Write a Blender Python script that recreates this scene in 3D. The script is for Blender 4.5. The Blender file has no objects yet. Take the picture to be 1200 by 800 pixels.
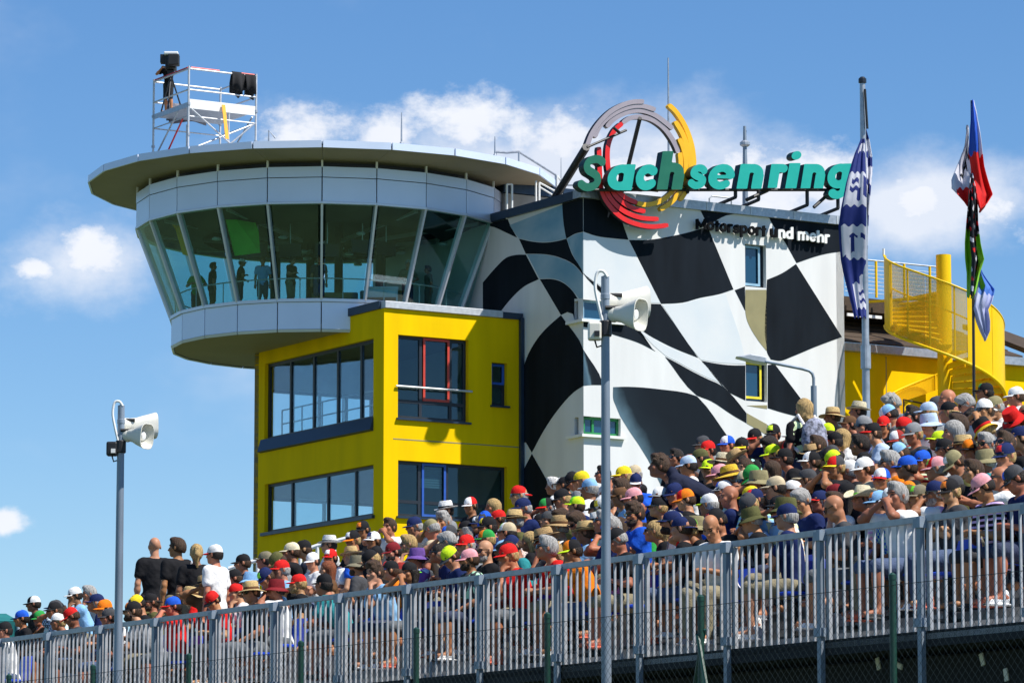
import bpy, bmesh, math, random
import numpy as np
from mathutils import Vector, Matrix, Euler
R = math.radians
sc = bpy.context.scene
col = sc.collection
random.seed(7)

# ------------------------------------------------------------------ camera, sky, sun, exposure
CZ = 1.7                       # eye height
FPX = 4780.0                   # focal length in pixels of the 1200 px wide photograph
PITCH = math.atan(660.0 / FPX)
cam = bpy.data.cameras.new("camera"); cam.sensor_width = 36.0; cam.lens = FPX / 1200 * 36
cam.clip_start = 0.5; cam.clip_end = 20000
camo = bpy.data.objects.new("camera", cam); col.objects.link(camo)
camo.location = (0, 0, CZ); camo.rotation_euler = (math.pi / 2 + PITCH, 0, 0)
sc.camera = camo
sc.view_settings.view_transform = 'Standard'; sc.view_settings.look = 'None'
sc.view_settings.exposure = 0.62; sc.view_settings.gamma = 1.0
SUN = Vector((0.513, -0.255, 0.819)).normalized()       # towards the sun
sl = bpy.data.lights.new("sun", 'SUN'); sl.energy = 4.4; sl.angle = R(0.53); sl.color = (1.0, 0.955, 0.88)
so = bpy.data.objects.new("sun", sl); col.objects.link(so)
so.rotation_euler = (-SUN).to_track_quat('-Z', 'Y').to_euler(); so.location = (60, -30, 100)

def S(r, g, b):
    f = lambda c: (c / 255 / 12.92) if c / 255 <= 0.04045 else ((c / 255 + 0.055) / 1.055) ** 2.4
    return (f(r), f(g), f(b))

def pdir(px, py):
    u = (px - 600) / FPX; v = (400 - py) / FPX
    c, s = math.cos(PITCH), math.sin(PITCH)
    return Vector((u, c - v * s, s + v * c))

def pix(px, py, Y):
    d = pdir(px, py); k = Y / d.y
    return Vector((d.x * k, Y, CZ + d.z * k))

def proj(p):
    c, s = math.cos(PITCH), math.sin(PITCH)
    x, y, z = p[0], p[1], p[2] - CZ
    w = y * c + z * s; v = -y * s + z * c
    return 600 + FPX * x / w, 400 - FPX * v / w

# world: Nishita sky with a broken bank of cumulus built from noise and soft cloud masses
w = bpy.data.worlds.new("World"); sc.world = w; w.use_nodes = True
nt = w.node_tree; nt.nodes.clear()
N = lambda t: nt.nodes.new(t)
def mth(op, a, b=None, c=None, clamp=False):
    n = N('ShaderNodeMath'); n.operation = op; n.use_clamp = clamp
    for i, v in enumerate((a, b, c)):
        if v is None: continue
        if isinstance(v, (int, float)): n.inputs[i].default_value = v
        else: nt.links.new(v, n.inputs[i])
    return n.outputs[0]
sky = N('ShaderNodeTexSky'); sky.sky_type = 'NISHITA'; sky.sun_disc = False
sky.sun_elevation = math.asin(SUN.z); sky.sun_rotation = math.atan2(SUN.x, SUN.y)
sky.air_density = 1.0; sky.dust_density = 0.0; sky.ozone_density = 6.0; sky.altitude = 300
tc = N('ShaderNodeTexCoord'); sep = N('ShaderNodeSeparateXYZ'); nt.links.new(tc.outputs['Generated'], sep.inputs[0])
az = mth('ARCTAN2', sep.outputs['X'], sep.outputs['Y']); el = mth('ARCSINE', sep.outputs['Z'])
cmb = N('ShaderNodeCombineXYZ'); nt.links.new(az, cmb.inputs[0]); nt.links.new(mth('MULTIPLY', el, 1.5), cmb.inputs[1])
def noise(scale, detail, rough, off=0):
    n = N('ShaderNodeTexNoise'); n.noise_dimensions = '2D'
    n.inputs['Scale'].default_value = scale; n.inputs['Detail'].default_value = detail; n.inputs['Roughness'].default_value = rough
    ad = N('ShaderNodeVectorMath'); ad.operation = 'ADD'; ad.inputs[1].default_value = (off, off * 0.7, 0)
    nt.links.new(cmb.outputs[0], ad.inputs[0]); nt.links.new(ad.outputs[0], n.inputs['Vector']); return n.outputs['Fac']
blob = None
CLOUDS = [(365,148,85,42),(450,160,75,40),(545,148,95,44),(650,165,105,50),(742,205,95,75),(850,212,110,60),(950,215,110,62),(1070,232,70,42),(1165,238,80,48),(105,296,80,36),(45,315,50,20),(2,608,34,22),
          (1330,240,150,60),(-250,250,180,50),(1700,330,260,90),(-800,200,300,90),(2400,150,300,110)]
for (bx, by, rx, ry) in CLOUDS:
    d = pdir(bx, by).normalized(); a0, e0 = math.atan2(d.x, d.y), math.asin(d.z)
    dx = mth('DIVIDE', mth('SUBTRACT', az, a0), rx / FPX); dy = mth('DIVIDE', mth('SUBTRACT', el, e0), ry / FPX)
    v = mth('SUBTRACT', 1.0, mth('SQRT', mth('ADD', mth('MULTIPLY', dx, dx), mth('MULTIPLY', dy, dy))))
    blob = v if blob is None else mth('SMOOTH_MAX', blob, v, 0.25)
n1 = noise(48, 12, 0.62, 3.1); n2 = noise(16, 4, 0.5, 9.7)
dens = mth('ADD', mth('ADD', mth('MULTIPLY', blob, 1.25), mth('MULTIPLY', mth('SUBTRACT', n1, 0.5), 2.7)), mth('MULTIPLY', mth('SUBTRACT', n2, 0.5), 0.9))
far = mth('MULTIPLY', mth('SUBTRACT', noise(3.3, 7, 0.55, 21.4), 0.66), 4.0)       # scattered clouds over the rest of the sky
dens = mth('MAXIMUM', dens, far)
broad = None
for (bx, by, rx, ry) in ((640,205,430,100),(1090,235,230,75),(90,300,135,75),(1500,260,260,90),(-400,240,300,90)):     # thin veil round the cumulus
    d = pdir(bx, by).normalized(); a0, e0 = math.atan2(d.x, d.y), math.asin(d.z)
    dx = mth('DIVIDE', mth('SUBTRACT', az, a0), rx / FPX); dy = mth('DIVIDE', mth('SUBTRACT', el, e0), ry / FPX)
    v = mth('SUBTRACT', 1.0, mth('SQRT', mth('ADD', mth('MULTIPLY', dx, dx), mth('MULTIPLY', dy, dy))))
    broad = v if broad is None else mth('MAXIMUM', broad, v)
veil = mth('ADD', mth('MULTIPLY', broad, 1.0), mth('ADD', mth('MULTIPLY', mth('SUBTRACT', noise(24, 7, 0.6, 13.3), 0.5), 1.5), 0.02), clamp=True)
dens = mth('MAXIMUM', dens, mth('MULTIPLY', mth('MINIMUM', veil, 0.85), 0.85))
mr = N('ShaderNodeMapRange'); mr.interpolation_type = 'SMOOTHSTEP'
nt.links.new(dens, mr.inputs['Value']); mr.inputs['From Min'].default_value = 0.0; mr.inputs['From Max'].default_value = 0.95
mr.inputs['To Max'].default_value = 0.93
cl = N('ShaderNodeMix'); cl.data_type = 'RGBA'
nt.links.new(noise(30, 5, 0.5, 5.5), cl.inputs['Factor'])
cl.inputs['A'].default_value = (7.6, 7.9, 8.7, 1); cl.inputs['B'].default_value = (9.2, 9.3, 9.6, 1)
hsv = N('ShaderNodeHueSaturation'); hsv.inputs['Saturation'].default_value = 1.16; hsv.inputs['Hue'].default_value = 0.503; hsv.inputs['Value'].default_value = 1.17
nt.links.new(sky.outputs[0], hsv.inputs['Color'])
mx = N('ShaderNodeMix'); mx.data_type = 'RGBA'
nt.links.new(mr.outputs[0], mx.inputs['Factor']); nt.links.new(hsv.outputs[0], mx.inputs['A']); nt.links.new(cl.outputs['Result'], mx.inputs['B'])
bg = N('ShaderNodeBackground'); bg.inputs['Strength'].default_value = 0.073
nt.links.new(mx.outputs['Result'], bg.inputs['Color'])
ow = N('ShaderNodeOutputWorld'); nt.links.new(bg.outputs[0], ow.inputs['Surface'])

# ------------------------------------------------------------------ helpers
ORG = {}
def tag(o, label=None, cat=None, group=None, kind=None):
    if label: o['label'] = label
    if cat: o['category'] = cat
    if group: o['group'] = group
    if kind: o['kind'] = kind
    return o
def empty(name, loc, label=None, cat=None, group=None, rz=0.0):
    o = bpy.data.objects.new(name, None); o.empty_display_size = 0.3; col.objects.link(o)
    o.location = loc; o.rotation_euler = (0, 0, rz); ORG[o.name] = Vector(loc)
    return tag(o, label, cat, group)

class MB:
    def __init__(s): s.v = []; s.f = []; s.m = []; s.cm = 0
    def add(s, vs, fs):
        b = len(s.v); s.v += [tuple(v) for v in vs]
        for f in fs: s.f.append([i + b for i in f]); s.m.append(s.cm)
        return s
    def hexa(s, q, off):           # quad (4 points) extruded by a vector
        q = [Vector(p) for p in q]; off = Vector(off); p = q + [a + off for a in q]
        return s.add(p, [(0,1,2,3), (7,6,5,4), (0,4,5,1), (1,5,6,2), (2,6,7,3), (3,7,4,0)])
    def box(s, c, dx, dy, dz):      # centre and three full-length edge vectors
        c, dx, dy, dz = Vector(c), Vector(dx), Vector(dy), Vector(dz)
        o = c - dx / 2 - dy / 2 - dz / 2
        return s.hexa([o, o + dx, o + dx + dy, o + dy], dz)
    def abox(s, x0, x1, y0, y1, z0, z1):
        return s.box(((x0+x1)/2, (y0+y1)/2, (z0+z1)/2), (x1-x0,0,0), (0,y1-y0,0), (0,0,z1-z0))
    def prism(s, poly, off):
        n = len(poly); p = [Vector(a) for a in poly]; off = Vector(off)
        return s.add(p + [a + off for a in p], [tuple(range(n)), tuple(range(2*n-1, n-1, -1))] + [(i, i+n, (i+1) % n + n, (i+1) % n) for i in range(n)])
    def tube(s, pts, r, n=8, caps=True):
        pts = [Vector(p) for p in pts]; rs = r if isinstance(r, (list, tuple)) else [r] * len(pts)
        vs, fs = [], []; ref = None
        for i, p in enumerate(pts):
            t = (pts[min(i+1, len(pts)-1)] - pts[max(i-1, 0)]).normalized()
            if ref is None: ref = Vector((0,0,1)) if abs(t.z) < 0.9 else Vector((1,0,0))
            a = t.cross(ref).normalized(); b = a.cross(t).normalized(); ref = b
            for k in range(n):
                th = 2 * math.pi * k / n; vs.append(p + (a * math.cos(th) + b * math.sin(th)) * rs[i])
        for i in range(len(pts) - 1):
            for k in range(n):
                fs.append((i*n+k, i*n+(k+1) % n, (i+1)*n+(k+1) % n, (i+1)*n+k))
        if caps: fs.append(tuple(range(n-1, -1, -1))); fs.append(tuple(range((len(pts)-1)*n, len(pts)*n)))
        return s.add(vs, fs)
    def lathe(s, prof, n=20, c=(0,0,0), sx=1, sy=1, fn=None):
        vs, fs = [], []
        for (r, z) in prof:
            for k in range(n):
                th = 2 * math.pi * k / n; v = [r * sx * math.cos(th), r * sy * math.sin(th), z]
                if fn: v = fn(v, r, th)
                vs.append((v[0]+c[0], v[1]+c[1], v[2]+c[2]))
        m = len(prof)
        for i in range(m-1):
            for k in range(n): fs.append((i*n+k, i*n+(k+1) % n, (i+1)*n+(k+1) % n, (i+1)*n+k))
        fs.append(tuple(range(n-1, -1, -1))); fs.append(tuple(range((m-1)*n, m*n)))
        return s.add(vs, fs)
    def mesh(s, name, mats, smooth=False, org=None):
        me = bpy.data.meshes.new(name); o = org or Vector((0,0,0))
        me.from_pydata([(v[0]-o[0], v[1]-o[1], v[2]-o[2]) for v in s.v], [], s.f)
        for m in (mats if isinstance(mats, (list, tuple)) else [mats]): me.materials.append(m)
        me.polygons.foreach_set('material_index', s.m)
        bm = bmesh.new(); bm.from_mesh(me); bmesh.ops.recalc_face_normals(bm, faces=bm.faces); bm.to_mesh(me); bm.free()
        if smooth:
            me.polygons.foreach_set('use_smooth', [True] * len(me.polygons))
            try: me.set_sharp_from_angle(angle=R(40))
            except Exception: pass
        me.update(); return me
    def build(s, name, mats, parent=None, smooth=False, bevel=0, loc=None):
        po = ORG[parent.name] if parent else Vector((0,0,0))
        lo = Vector(loc) if loc is not None else po
        o = bpy.data.objects.new(name, s.mesh(name, mats, smooth, lo)); col.objects.link(o)
        if parent: o.parent = parent; o.location = lo - po
        else: o.location = lo
        ORG[o.name] = lo
        if bevel:
            md = o.modifiers.new("bevel", 'BEVEL'); md.width = bevel; md.segments = 2; md.limit_method = 'ANGLE'; md.angle_limit = R(40)
        return o
def link(name, me, parent, loc=(0,0,0), mw=None):
    o = bpy.data.objects.new(name, me); col.objects.link(o); o.parent = parent
    if mw is not None: o.matrix_local = mw
    else: o.location = loc
    return o

# ------------------------------------------------------------------ materials
def mat(name, c, rough=0.6, metal=0.0, var=0.12, scale=3.0, bump=0.0, bscale=40.0, obj=False, spec=0.5, streak=None, alpha=None):
    m = bpy.data.materials.new(name); m.use_nodes = True; t = m.node_tree; nd = t.nodes; L = t.links.new
    p = nd['Principled BSDF']; p.inputs['Roughness'].default_value = rough; p.inputs['Metallic'].default_value = metal
    p.inputs['Specular IOR Level'].default_value = spec
    co = nd.new('ShaderNodeTexCoord'); src = co.outputs['Object']
    if streak:
        mp = nd.new('ShaderNodeMapping'); mp.inputs['Scale'].default_value = streak; L(src, mp.inputs[0]); src2 = mp.outputs[0]
    else: src2 = src
    nz = nd.new('ShaderNodeTexNoise'); nz.inputs['Scale'].default_value = scale; nz.inputs['Detail'].default_value = 6; L(src2, nz.inputs['Vector'])
    mr = nd.new('ShaderNodeMapRange'); L(nz.outputs['Fac'], mr.inputs['Value'])
    mr.inputs['From Min'].default_value = 0.3; mr.inputs['From Max'].default_value = 0.7
    mr.inputs['To Min'].default_value = 1 - var; mr.inputs['To Max'].default_value = 1 + var
    vm = nd.new('ShaderNodeVectorMath'); vm.operation = 'SCALE'; L(mr.outputs[0], vm.inputs['Scale'])
    if obj: oi = nd.new('ShaderNodeObjectInfo'); L(oi.outputs['Color'], vm.inputs[0])
    else: vm.inputs[0].default_value = c
    L(vm.outputs[0], p.inputs['Base Color'])
    rr = nd.new('ShaderNodeMapRange'); L(nz.outputs['Fac'], rr.inputs['Value']); rr.inputs['To Min'].default_value = max(0, rough - 0.08); rr.inputs['To Max'].default_value = min(1, rough + 0.08)
    L(rr.outputs[0], p.inputs['Roughness'])
    if bump:
        b = nd.new('ShaderNodeTexNoise'); b.inputs['Scale'].default_value = bscale; b.inputs['Detail'].default_value = 4; L(src, b.inputs['Vector'])
        bp = nd.new('ShaderNodeBump'); bp.inputs['Strength'].default_value = bump; bp.inputs['Distance'].default_value = 0.02
        L(b.outputs['Fac'], bp.inputs['Height']); L(bp.outputs[0], p.inputs['Normal'])
    if alpha is not None: p.inputs['Alpha'].default_value = alpha
    return m

def glass_mat(name, tint, refl=0.12, gcol=(0.9,0.95,1.0), rough=0.01):
    m = bpy.data.materials.new(name); m.use_nodes = True; t = m.node_tree; nd = t.nodes; L = t.links.new
    nd.remove(nd['Principled BSDF']); out = nd['Material Output']
    tr = nd.new('ShaderNodeBsdfTransparent'); tr.inputs[0].default_value = (*tint, 1)
    gl = nd.new('ShaderNodeBsdfGlossy'); gl.inputs['Roughness'].default_value = rough; gl.inputs['Color'].default_value = (*gcol, 1)
    co = nd.new('ShaderNodeTexCoord'); nz = nd.new('ShaderNodeTexNoise'); nz.inputs['Scale'].default_value = 0.7; L(co.outputs['Object'], nz.inputs['Vector'])
    bp = nd.new('ShaderNodeBump'); bp.inputs['Strength'].default_value = 0.08; bp.inputs['Distance'].default_value = 0.05; L(nz.outputs['Fac'], bp.inputs['Height']); L(bp.outputs[0], gl.inputs['Normal'])
    lw = nd.new('ShaderNodeLayerWeight'); lw.inputs['Blend'].default_value = 0.5
    pw = nd.new('ShaderNodeMath'); pw.operation = 'POWER'; L(lw.outputs['Facing'], pw.inputs[0]); pw.inputs[1].default_value = 5.0
    ad = nd.new('ShaderNodeMath'); ad.operation = 'MULTIPLY_ADD'; ad.use_clamp = True; L(pw.outputs[0], ad.inputs[0]); ad.inputs[1].default_value = 0.9; ad.inputs[2].default_value = refl
    mi = nd.new('ShaderNodeMixShader'); L(ad.outputs[0], mi.inputs[0]); L(tr.outputs[0], mi.inputs[1]); L(gl.outputs[0], mi.inputs[2]); L(mi.outputs[0], out.inputs['Surface'])
    return m

M = {}
M['yellow'] = mat('yellow_render', (0.87, 0.55, 0.0005), 0.85, var=0.09, scale=1.5, bump=0.08, bscale=25, spec=0.08, streak=(1,1,0.16))
M['yellow_metal'] = mat('yellow_paint', (0.84, 0.53, 0.001), 0.45, var=0.05, scale=2, spec=0.2)
M['white_wall'] = mat('white_render', (0.71, 0.71, 0.705), 0.85, var=0.06, scale=1.7, bump=0.08, bscale=20, streak=(1,1,0.14))
M['black_paint'] = mat('black_mural_paint', (0.0095, 0.0135, 0.0195), 0.8, var=0.3, scale=1.5, streak=(1,1,.2), spec=0.08)
M['olive_paint'] = mat('olive_mural_paint', (0.27, 0.24, 0.12), 0.75, var=0.12, scale=1.5)
M['panel'] = mat('blue_grey_panel', (0.66, 0.74, 0.90), 0.32, metal=0.12, var=0.05, scale=0.6)
M['panel_light'] = mat('pale_metal_panel', (0.62, 0.66, 0.72), 0.35, metal=0.3, var=0.05, scale=0.6)
M['soffit'] = mat('soffit_board', (0.30, 0.25, 0.17), 0.7, var=0.10, scale=0.5)
M['dark_frame'] = mat('dark_frame', (0.012, 0.018, 0.03), 0.45, var=0.1)
M['navy'] = mat('navy_coping', (0.02, 0.04, 0.075), 0.4, metal=0.2, var=0.1)
M['grey_metal'] = mat('galvanised_steel', (0.40, 0.43, 0.47), 0.42, metal=0.55, var=0.16, scale=9)
M['rail_metal'] = mat('galvanised_railing', (0.40, 0.42, 0.45), 0.5, metal=0.2, var=0.18, scale=11)
M['pole_metal'] = mat('weathered_pole', (0.22, 0.27, 0.33), 0.5, metal=0.3, var=0.2, scale=6, streak=(1,1,0.2))
M['alu'] = mat('aluminium', (0.55, 0.57, 0.60), 0.5, metal=0.4, var=0.12, scale=8)
M['white'] = mat('white_paint', (0.8, 0.8, 0.78), 0.4, var=0.04)
M['cream'] = mat('cream_plastic', (0.72, 0.70, 0.62), 0.45, var=0.07)
M['black'] = mat('black_metal', (0.012, 0.012, 0.014), 0.5, var=0.2)
M['dark'] = mat('stand_shade_black', (0.008, 0.009, 0.011), 0.85, var=0.3)  # near-black base stands in for the shade beneath the stand
M['concrete'] = mat('concrete', (0.33, 0.32, 0.30), 0.9, var=0.2, scale=1.5, bump=0.2, bscale=30)
M['grass'] = mat('grass_ground', (0.07, 0.10, 0.035), 0.95, var=0.35, scale=0.4)
M['asphalt'] = mat('asphalt', (0.05, 0.05, 0.052), 0.9, var=0.2, scale=1.0)
M['teal'] = mat('teal_letter', (0.004, 0.36, 0.30), 0.45, var=0.04)
M['teal_dark'] = mat('dark_green_letter', (0.004, 0.13, 0.075), 0.45, var=0.06)
M['red'] = mat('red_paint', (0.72, 0.012, 0.010), 0.4, var=0.05)
M['amber'] = mat('amber_paint', (0.85, 0.46, 0.006), 0.4, var=0.05)
M['mauve'] = mat('mauve_grey_paint', (0.33, 0.29, 0.33), 0.45, var=0.05)
M['green_frame'] = mat('green_frame', (0.02, 0.22, 0.06), 0.45)
M['red_frame'] = mat('red_frame', (0.55, 0.05, 0.03), 0.45)
M['blue_frame'] = mat('blue_frame', (0.02, 0.09, 0.42), 0.45)
M['yellow_frame'] = mat('yellow_frame', (0.75, 0.62, 0.03), 0.45)
M['bluegrey_frame'] = mat('pale_blue_frame', (0.25, 0.42, 0.55), 0.45)
M['interior'] = mat('interior_wall', (0.30, 0.30, 0.31), 0.85, var=0.1)
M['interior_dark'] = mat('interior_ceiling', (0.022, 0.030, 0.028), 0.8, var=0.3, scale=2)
M['wood'] = mat('brown_roof_board', (0.055, 0.035, 0.02), 0.85, var=0.35, scale=2, streak=(1,8,8))
M['green_post'] = mat('green_post', (0.006, 0.045, 0.03), 0.45, var=0.15)
M['wire'] = mat('green_wire', (0.02, 0.03, 0.028), 0.5, metal=0.3)
M['seat_blue'] = mat('blue_plastic', (0.006, 0.05, 0.50), 0.4, var=0.06)
M['glass_tower'] = glass_mat('tower_glass', (0.68, 0.87, 0.86), 0.055)
M['glass_dark'] = glass_mat('office_glass', (0.42, 0.55, 0.60), 0.05, (0.75, 0.9, 1.0))
M['glass_side'] = glass_mat('side_glass', (0.90, 0.96, 0.97), 0.08)
M['glass_blue'] = mat('blue_window_glass', (0.008, 0.05, 0.10), 0.06, var=0.05, spec=0.9)
def perforated():
    m = bpy.data.materials.new('perforated_yellow_sheet'); m.use_nodes = True; t = m.node_tree; nd = t.nodes; L = t.links.new
    p = nd['Principled BSDF']; p.inputs['Base Color'].default_value = (0.78, 0.55, 0.008, 1); p.inputs['Roughness'].default_value = 0.45
    tr = nd.new('ShaderNodeBsdfTransparent'); mi = nd.new('ShaderNodeMixShader'); mi.inputs[0].default_value = 0.42
    tl = nd.new('ShaderNodeBsdfTranslucent'); tl.inputs[0].default_value = (0.8, 0.55, 0.01, 1)
    m2 = nd.new('ShaderNodeMixShader'); m2.inputs[0].default_value = 0.3; L(p.outputs[0], m2.inputs[1]); L(tl.outputs[0], m2.inputs[2])
    L(tr.outputs[0], mi.inputs[1]); L(m2.outputs[0], mi.inputs[2]); L(mi.outputs[0], nd['Material Output'].inputs['Surface']); return m
M['perforated'] = perforated()

# ------------------------------------------------------------------ site directions
AL = math.atan(2950 / math.hypot(FPX, 660))
F = Vector((-math.sin(AL), math.cos(AL), 0))     # along the stand, away from the camera
T = Vector((math.cos(AL), math.sin(AL), 0))      # across the stand, away from the track
NR = Vector((T.y, -T.x, 0))                      # outward normal of walls that run along T  (= -F)
UP = Vector((0, 0, 1))
def plane_az(px, py, P0, d):
    """distance along d from P0 and height, where the sight line meets the upright plane through P0 along d"""
    r = pdir(px, py); det = r.x * (-d.y) - (-d.x) * r.y
    s = (P0.x * (-d.y) - (-d.x) * P0.y) / det; a = (r.x * P0.y - r.y * P0.x) / det
    return a, CZ + s * r.z
# ------------------------------------------------------------------ ground
g = MB(); g.abox(-4000, 4000, -500, 9000, -0.4, 0); g.build('ground', M['grass']); tag(bpy.data.objects['ground'], kind='structure')
g = MB(); g.prism([Vector((4,10,0.004)) - T*9 + F*k*0 for k in (0,)] + [Vector((4,10,0.004)) - T*17, Vector((4,10,0.004)) - T*17 + F*300, Vector((4,10,0.004)) - T*9 + F*300], (0,0,0.004))
tag(g.build('service_road', M['asphalt']), kind='structure')

def wall_mesh(mb, P0, d, n, L, z0, z1, ops=(), th=0.3):
    """upright wall with rectangular openings (a0,a1,z0,z1), front face at P0 along d, outward normal n"""
    xs = sorted({0, L} | {x for o in ops for x in o[:2] if 0 < x < L}); zs = sorted({z0, z1} | {z for o in ops for z in o[2:4]})
    P = lambda a, z, k=0: Vector((P0.x + d.x*a - n.x*k, P0.y + d.y*a - n.y*k, z))
    inside = lambda a, z: any(o[0] < a < o[1] and o[2] < z < o[3] for o in ops)
    for i in range(len(xs)-1):
        for j in range(len(zs)-1):
            if inside((xs[i]+xs[i+1])/2, (zs[j]+zs[j+1])/2): continue
            for k in (0, th): mb.add([P(xs[i],zs[j],k), P(xs[i+1],zs[j],k), P(xs[i+1],zs[j+1],k), P(xs[i],zs[j+1],k)], [(0,1,2,3) if k == 0 else (3,2,1,0)])
    for (a0, a1, b0, b1) in ops:
        e = []
        if a0 > 0: e.append(((a0,b0),(a0,b1)))
        if a1 < L: e.append(((a1,b1),(a1,b0)))
        e += [((max(a0,0),b1),(min(a1,L),b1)), ((min(a1,L),b0),(max(a0,0),b0))]
        for (p, q) in e: mb.add([P(*p), P(*q), P(*q, th), P(*p, th)], [(0,1,2,3)])
    mb.add([P(0,z0), P(0,z1), P(0,z1,th), P(0,z0,th)], [(0,1,2,3)]); mb.add([P(L,z0), P(L,z1), P(L,z1,th), P(L,z0,th)], [(3,2,1,0)])
    mb.add([P(0,z1), P(L,z1), P(L,z1,th), P(0,z1,th)], [(0,1,2,3)])

def window(parent, P0, d, n, a0, a1, z0, z1, mull=(), trans=(), fm='dark_frame', gm='glass_dark', rec=0.14, fw=0.07, name='window', sash=None):
    """frame with mullions/transoms; every pane a sub-part"""
    P = lambda a, z, k: Vector((P0.x + d.x*a - n.x*k, P0.y + d.y*a - n.y*k, z))
    mb = MB()
    bar = lambda aa, ab, za, zb, k0=rec-0.03, k1=rec+0.06: mb.hexa([P(aa,za,k0), P(ab,za,k0), P(ab,zb,k0), P(aa,zb,k0)], -n*(k1-k0))
    bar(a0,a1,z0,z0+fw); bar(a0,a1,z1-fw,z1); bar(a0,a0+fw,z0+fw,z1-fw); bar(a1-fw,a1,z0+fw,z1-fw)
    xs = [a0+fw] + [x for m in mull for x in (m-fw/2, m+fw/2)] + [a1-fw]
    zz = [z0+fw] + [x for m in trans for x in (m-fw/2, m+fw/2)] + [z1-fw]
    for m in mull: bar(m-fw/2, m+fw/2, z0+fw, z1-fw)
    for m in trans:
        for i in range(0, len(xs), 2): bar(xs[i], xs[i+1], m-fw/2, m+fw/2)
    fr = mb.build(name, M[fm], parent)
    for i in range(0, len(xs), 2):
        for j in range(0, len(zz), 2):
            g = MB(); g.hexa([P(xs[i]+.004,zz[j]+.004,rec+0.01), P(xs[i+1]-.004,zz[j]+.004,rec+0.01), P(xs[i+1]-.004,zz[j+1]-.004,rec+0.01), P(xs[i]+.004,zz[j+1]-.004,rec+0.01)], -n*0.02)
            g.build('pane', M[gm], fr)
    if sash:
        for (s0, s1, b0, b1, sm) in sash:
            q = MB(); k0, k1 = rec-0.06, rec-0.032; w_ = 0.075
            for (aa, ab, za, zb) in ((s0,s1,b0,b0+w_),(s0,s1,b1-w_,b1),(s0,s0+w_,b0+w_,b1-w_),(s1-w_,s1,b0+w_,b1-w_)):
                q.hexa([P(aa,za,k0), P(ab,za,k0), P(ab,zb,k0), P(aa,zb,k0)], -n*(k1-k0))
            q.build('sash', M[sm], fr)
    return fr
def rect(pts, P0, d):               # pixel corners -> mean rectangle on the wall
    q = [plane_az(x, y, P0, d) for x, y in pts]     # TL TR BR BL
    return ((q[0][0]+q[3][0])/2, (q[1][0]+q[2][0])/2, (q[2][1]+q[3][1])/2, (q[0][1]+q[1][1])/2)
A_ = lambda px, P0, d: plane_az(px, 450, P0, d)[0]

# ------------------------------------------------------------------ yellow office block
B0 = pix(447, 1060, 126.0); B0.z = 0
LF, LT = 8.6, None
aQ = plane_az(611.5, 450, B0, T)[0]; LT = aQ
ztop = pix(447, 361, 126.0).z
office = empty('office_block', B0, 'bright yellow two storey office block jutting out under the round control tower', 'building')
opsL = [rect([(310,426.5),(437.5,396),(437.5,490),(310,515.5)], B0, F), rect([(310,567.5),(437.5,543.5),(437.5,602),(310,625.5)], B0, F)]
# along F the left edge in the picture is the far end: swap so a0<a1
opsL = [(min(o[0],o[1]), max(o[0],o[1]), o[2], o[3]) for o in opsL]
opsR = [rect([(466.4,392),(549,398.5),(549,493.5),(466.4,491)], B0, T), rect([(576.3,424.3),(594.3,425.6),(594.3,476),(576.3,474.5)], B0, T), rect([(466.4,539.4),(594.3,546.5),(594.3,612),(466.4,604)], B0, T)]
NL = -T
mb = MB(); wall_mesh(mb, B0, F, NL, LF, 0, ztop, opsL, 0.32); mb.build('side_wall', M['yellow'], office)
mb = MB(); wall_mesh(mb, B0 + T*0.322, T, NR, LT-0.322, 0, ztop, [(o[0]-0.322, o[1]-0.322, o[2], o[3]) for o in opsR], 0.32); 
mb.build('front_wall', M['yellow'], office)
# corner pier closes the end of the side wall, set 3 mm proud
mb = MB(); mb.hexa([B0 + NR*0.003 + NL*(-0.002), B0 + T*0.325 + NR*0.003, B0 + T*0.325 + F*0.05, B0 + F*0.05 - NL*0.002], (0,0,ztop)); mb.build('corner_pier', M['yellow'], office)
# far end wall with tall openings: the sky shows through the rooms
E0 = B0 + F*LF
farop = [(0.35, 4.4, opsL[0][2]-0.1, opsL[0][3]-0.75), (0.35, 4.8, opsL[1][2]+0.05, opsL[1][3]-0.35)]
mb = MB(); wall_mesh(mb, E0, T, F, LT, 0, ztop, farop, 0.3); mb.build('end_wall', M['interior'], office)
for o in farop:
    window(office, E0, T, F, o[0], o[1], o[2], o[3], mull=[o[0]+(o[1]-o[0])*k/4 for k in (1,2,3)], fm='dark_frame', gm='glass_side', rec=0.1, fw=0.1, name='end_window')
zf = [opsL[1][2]-0.45, (opsL[1][3]+opsL[0][2])/2 - 0.1, opsL[0][3]+0.5]
inner = lambda z, th: [B0 + T*0.34 + F*0.34 + UP*z, B0 + T*(LT-0.02) + F*0.34 + UP*z, E0 + T*(LT-0.02) - F*0.02 + UP*z, E0 + T*0.34 - F*0.02 + UP*z]
for z in zf:
    mb = MB(); mb.prism(inner(z, 0.3), (0,0,0.3)); mb.build('floor_slab', M['interior'], office)
mb = MB(); mb.prism(inner(ztop-0.2, 0.3), (0,0,0.15)); mb.build('roof', M['concrete'], office)
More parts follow.
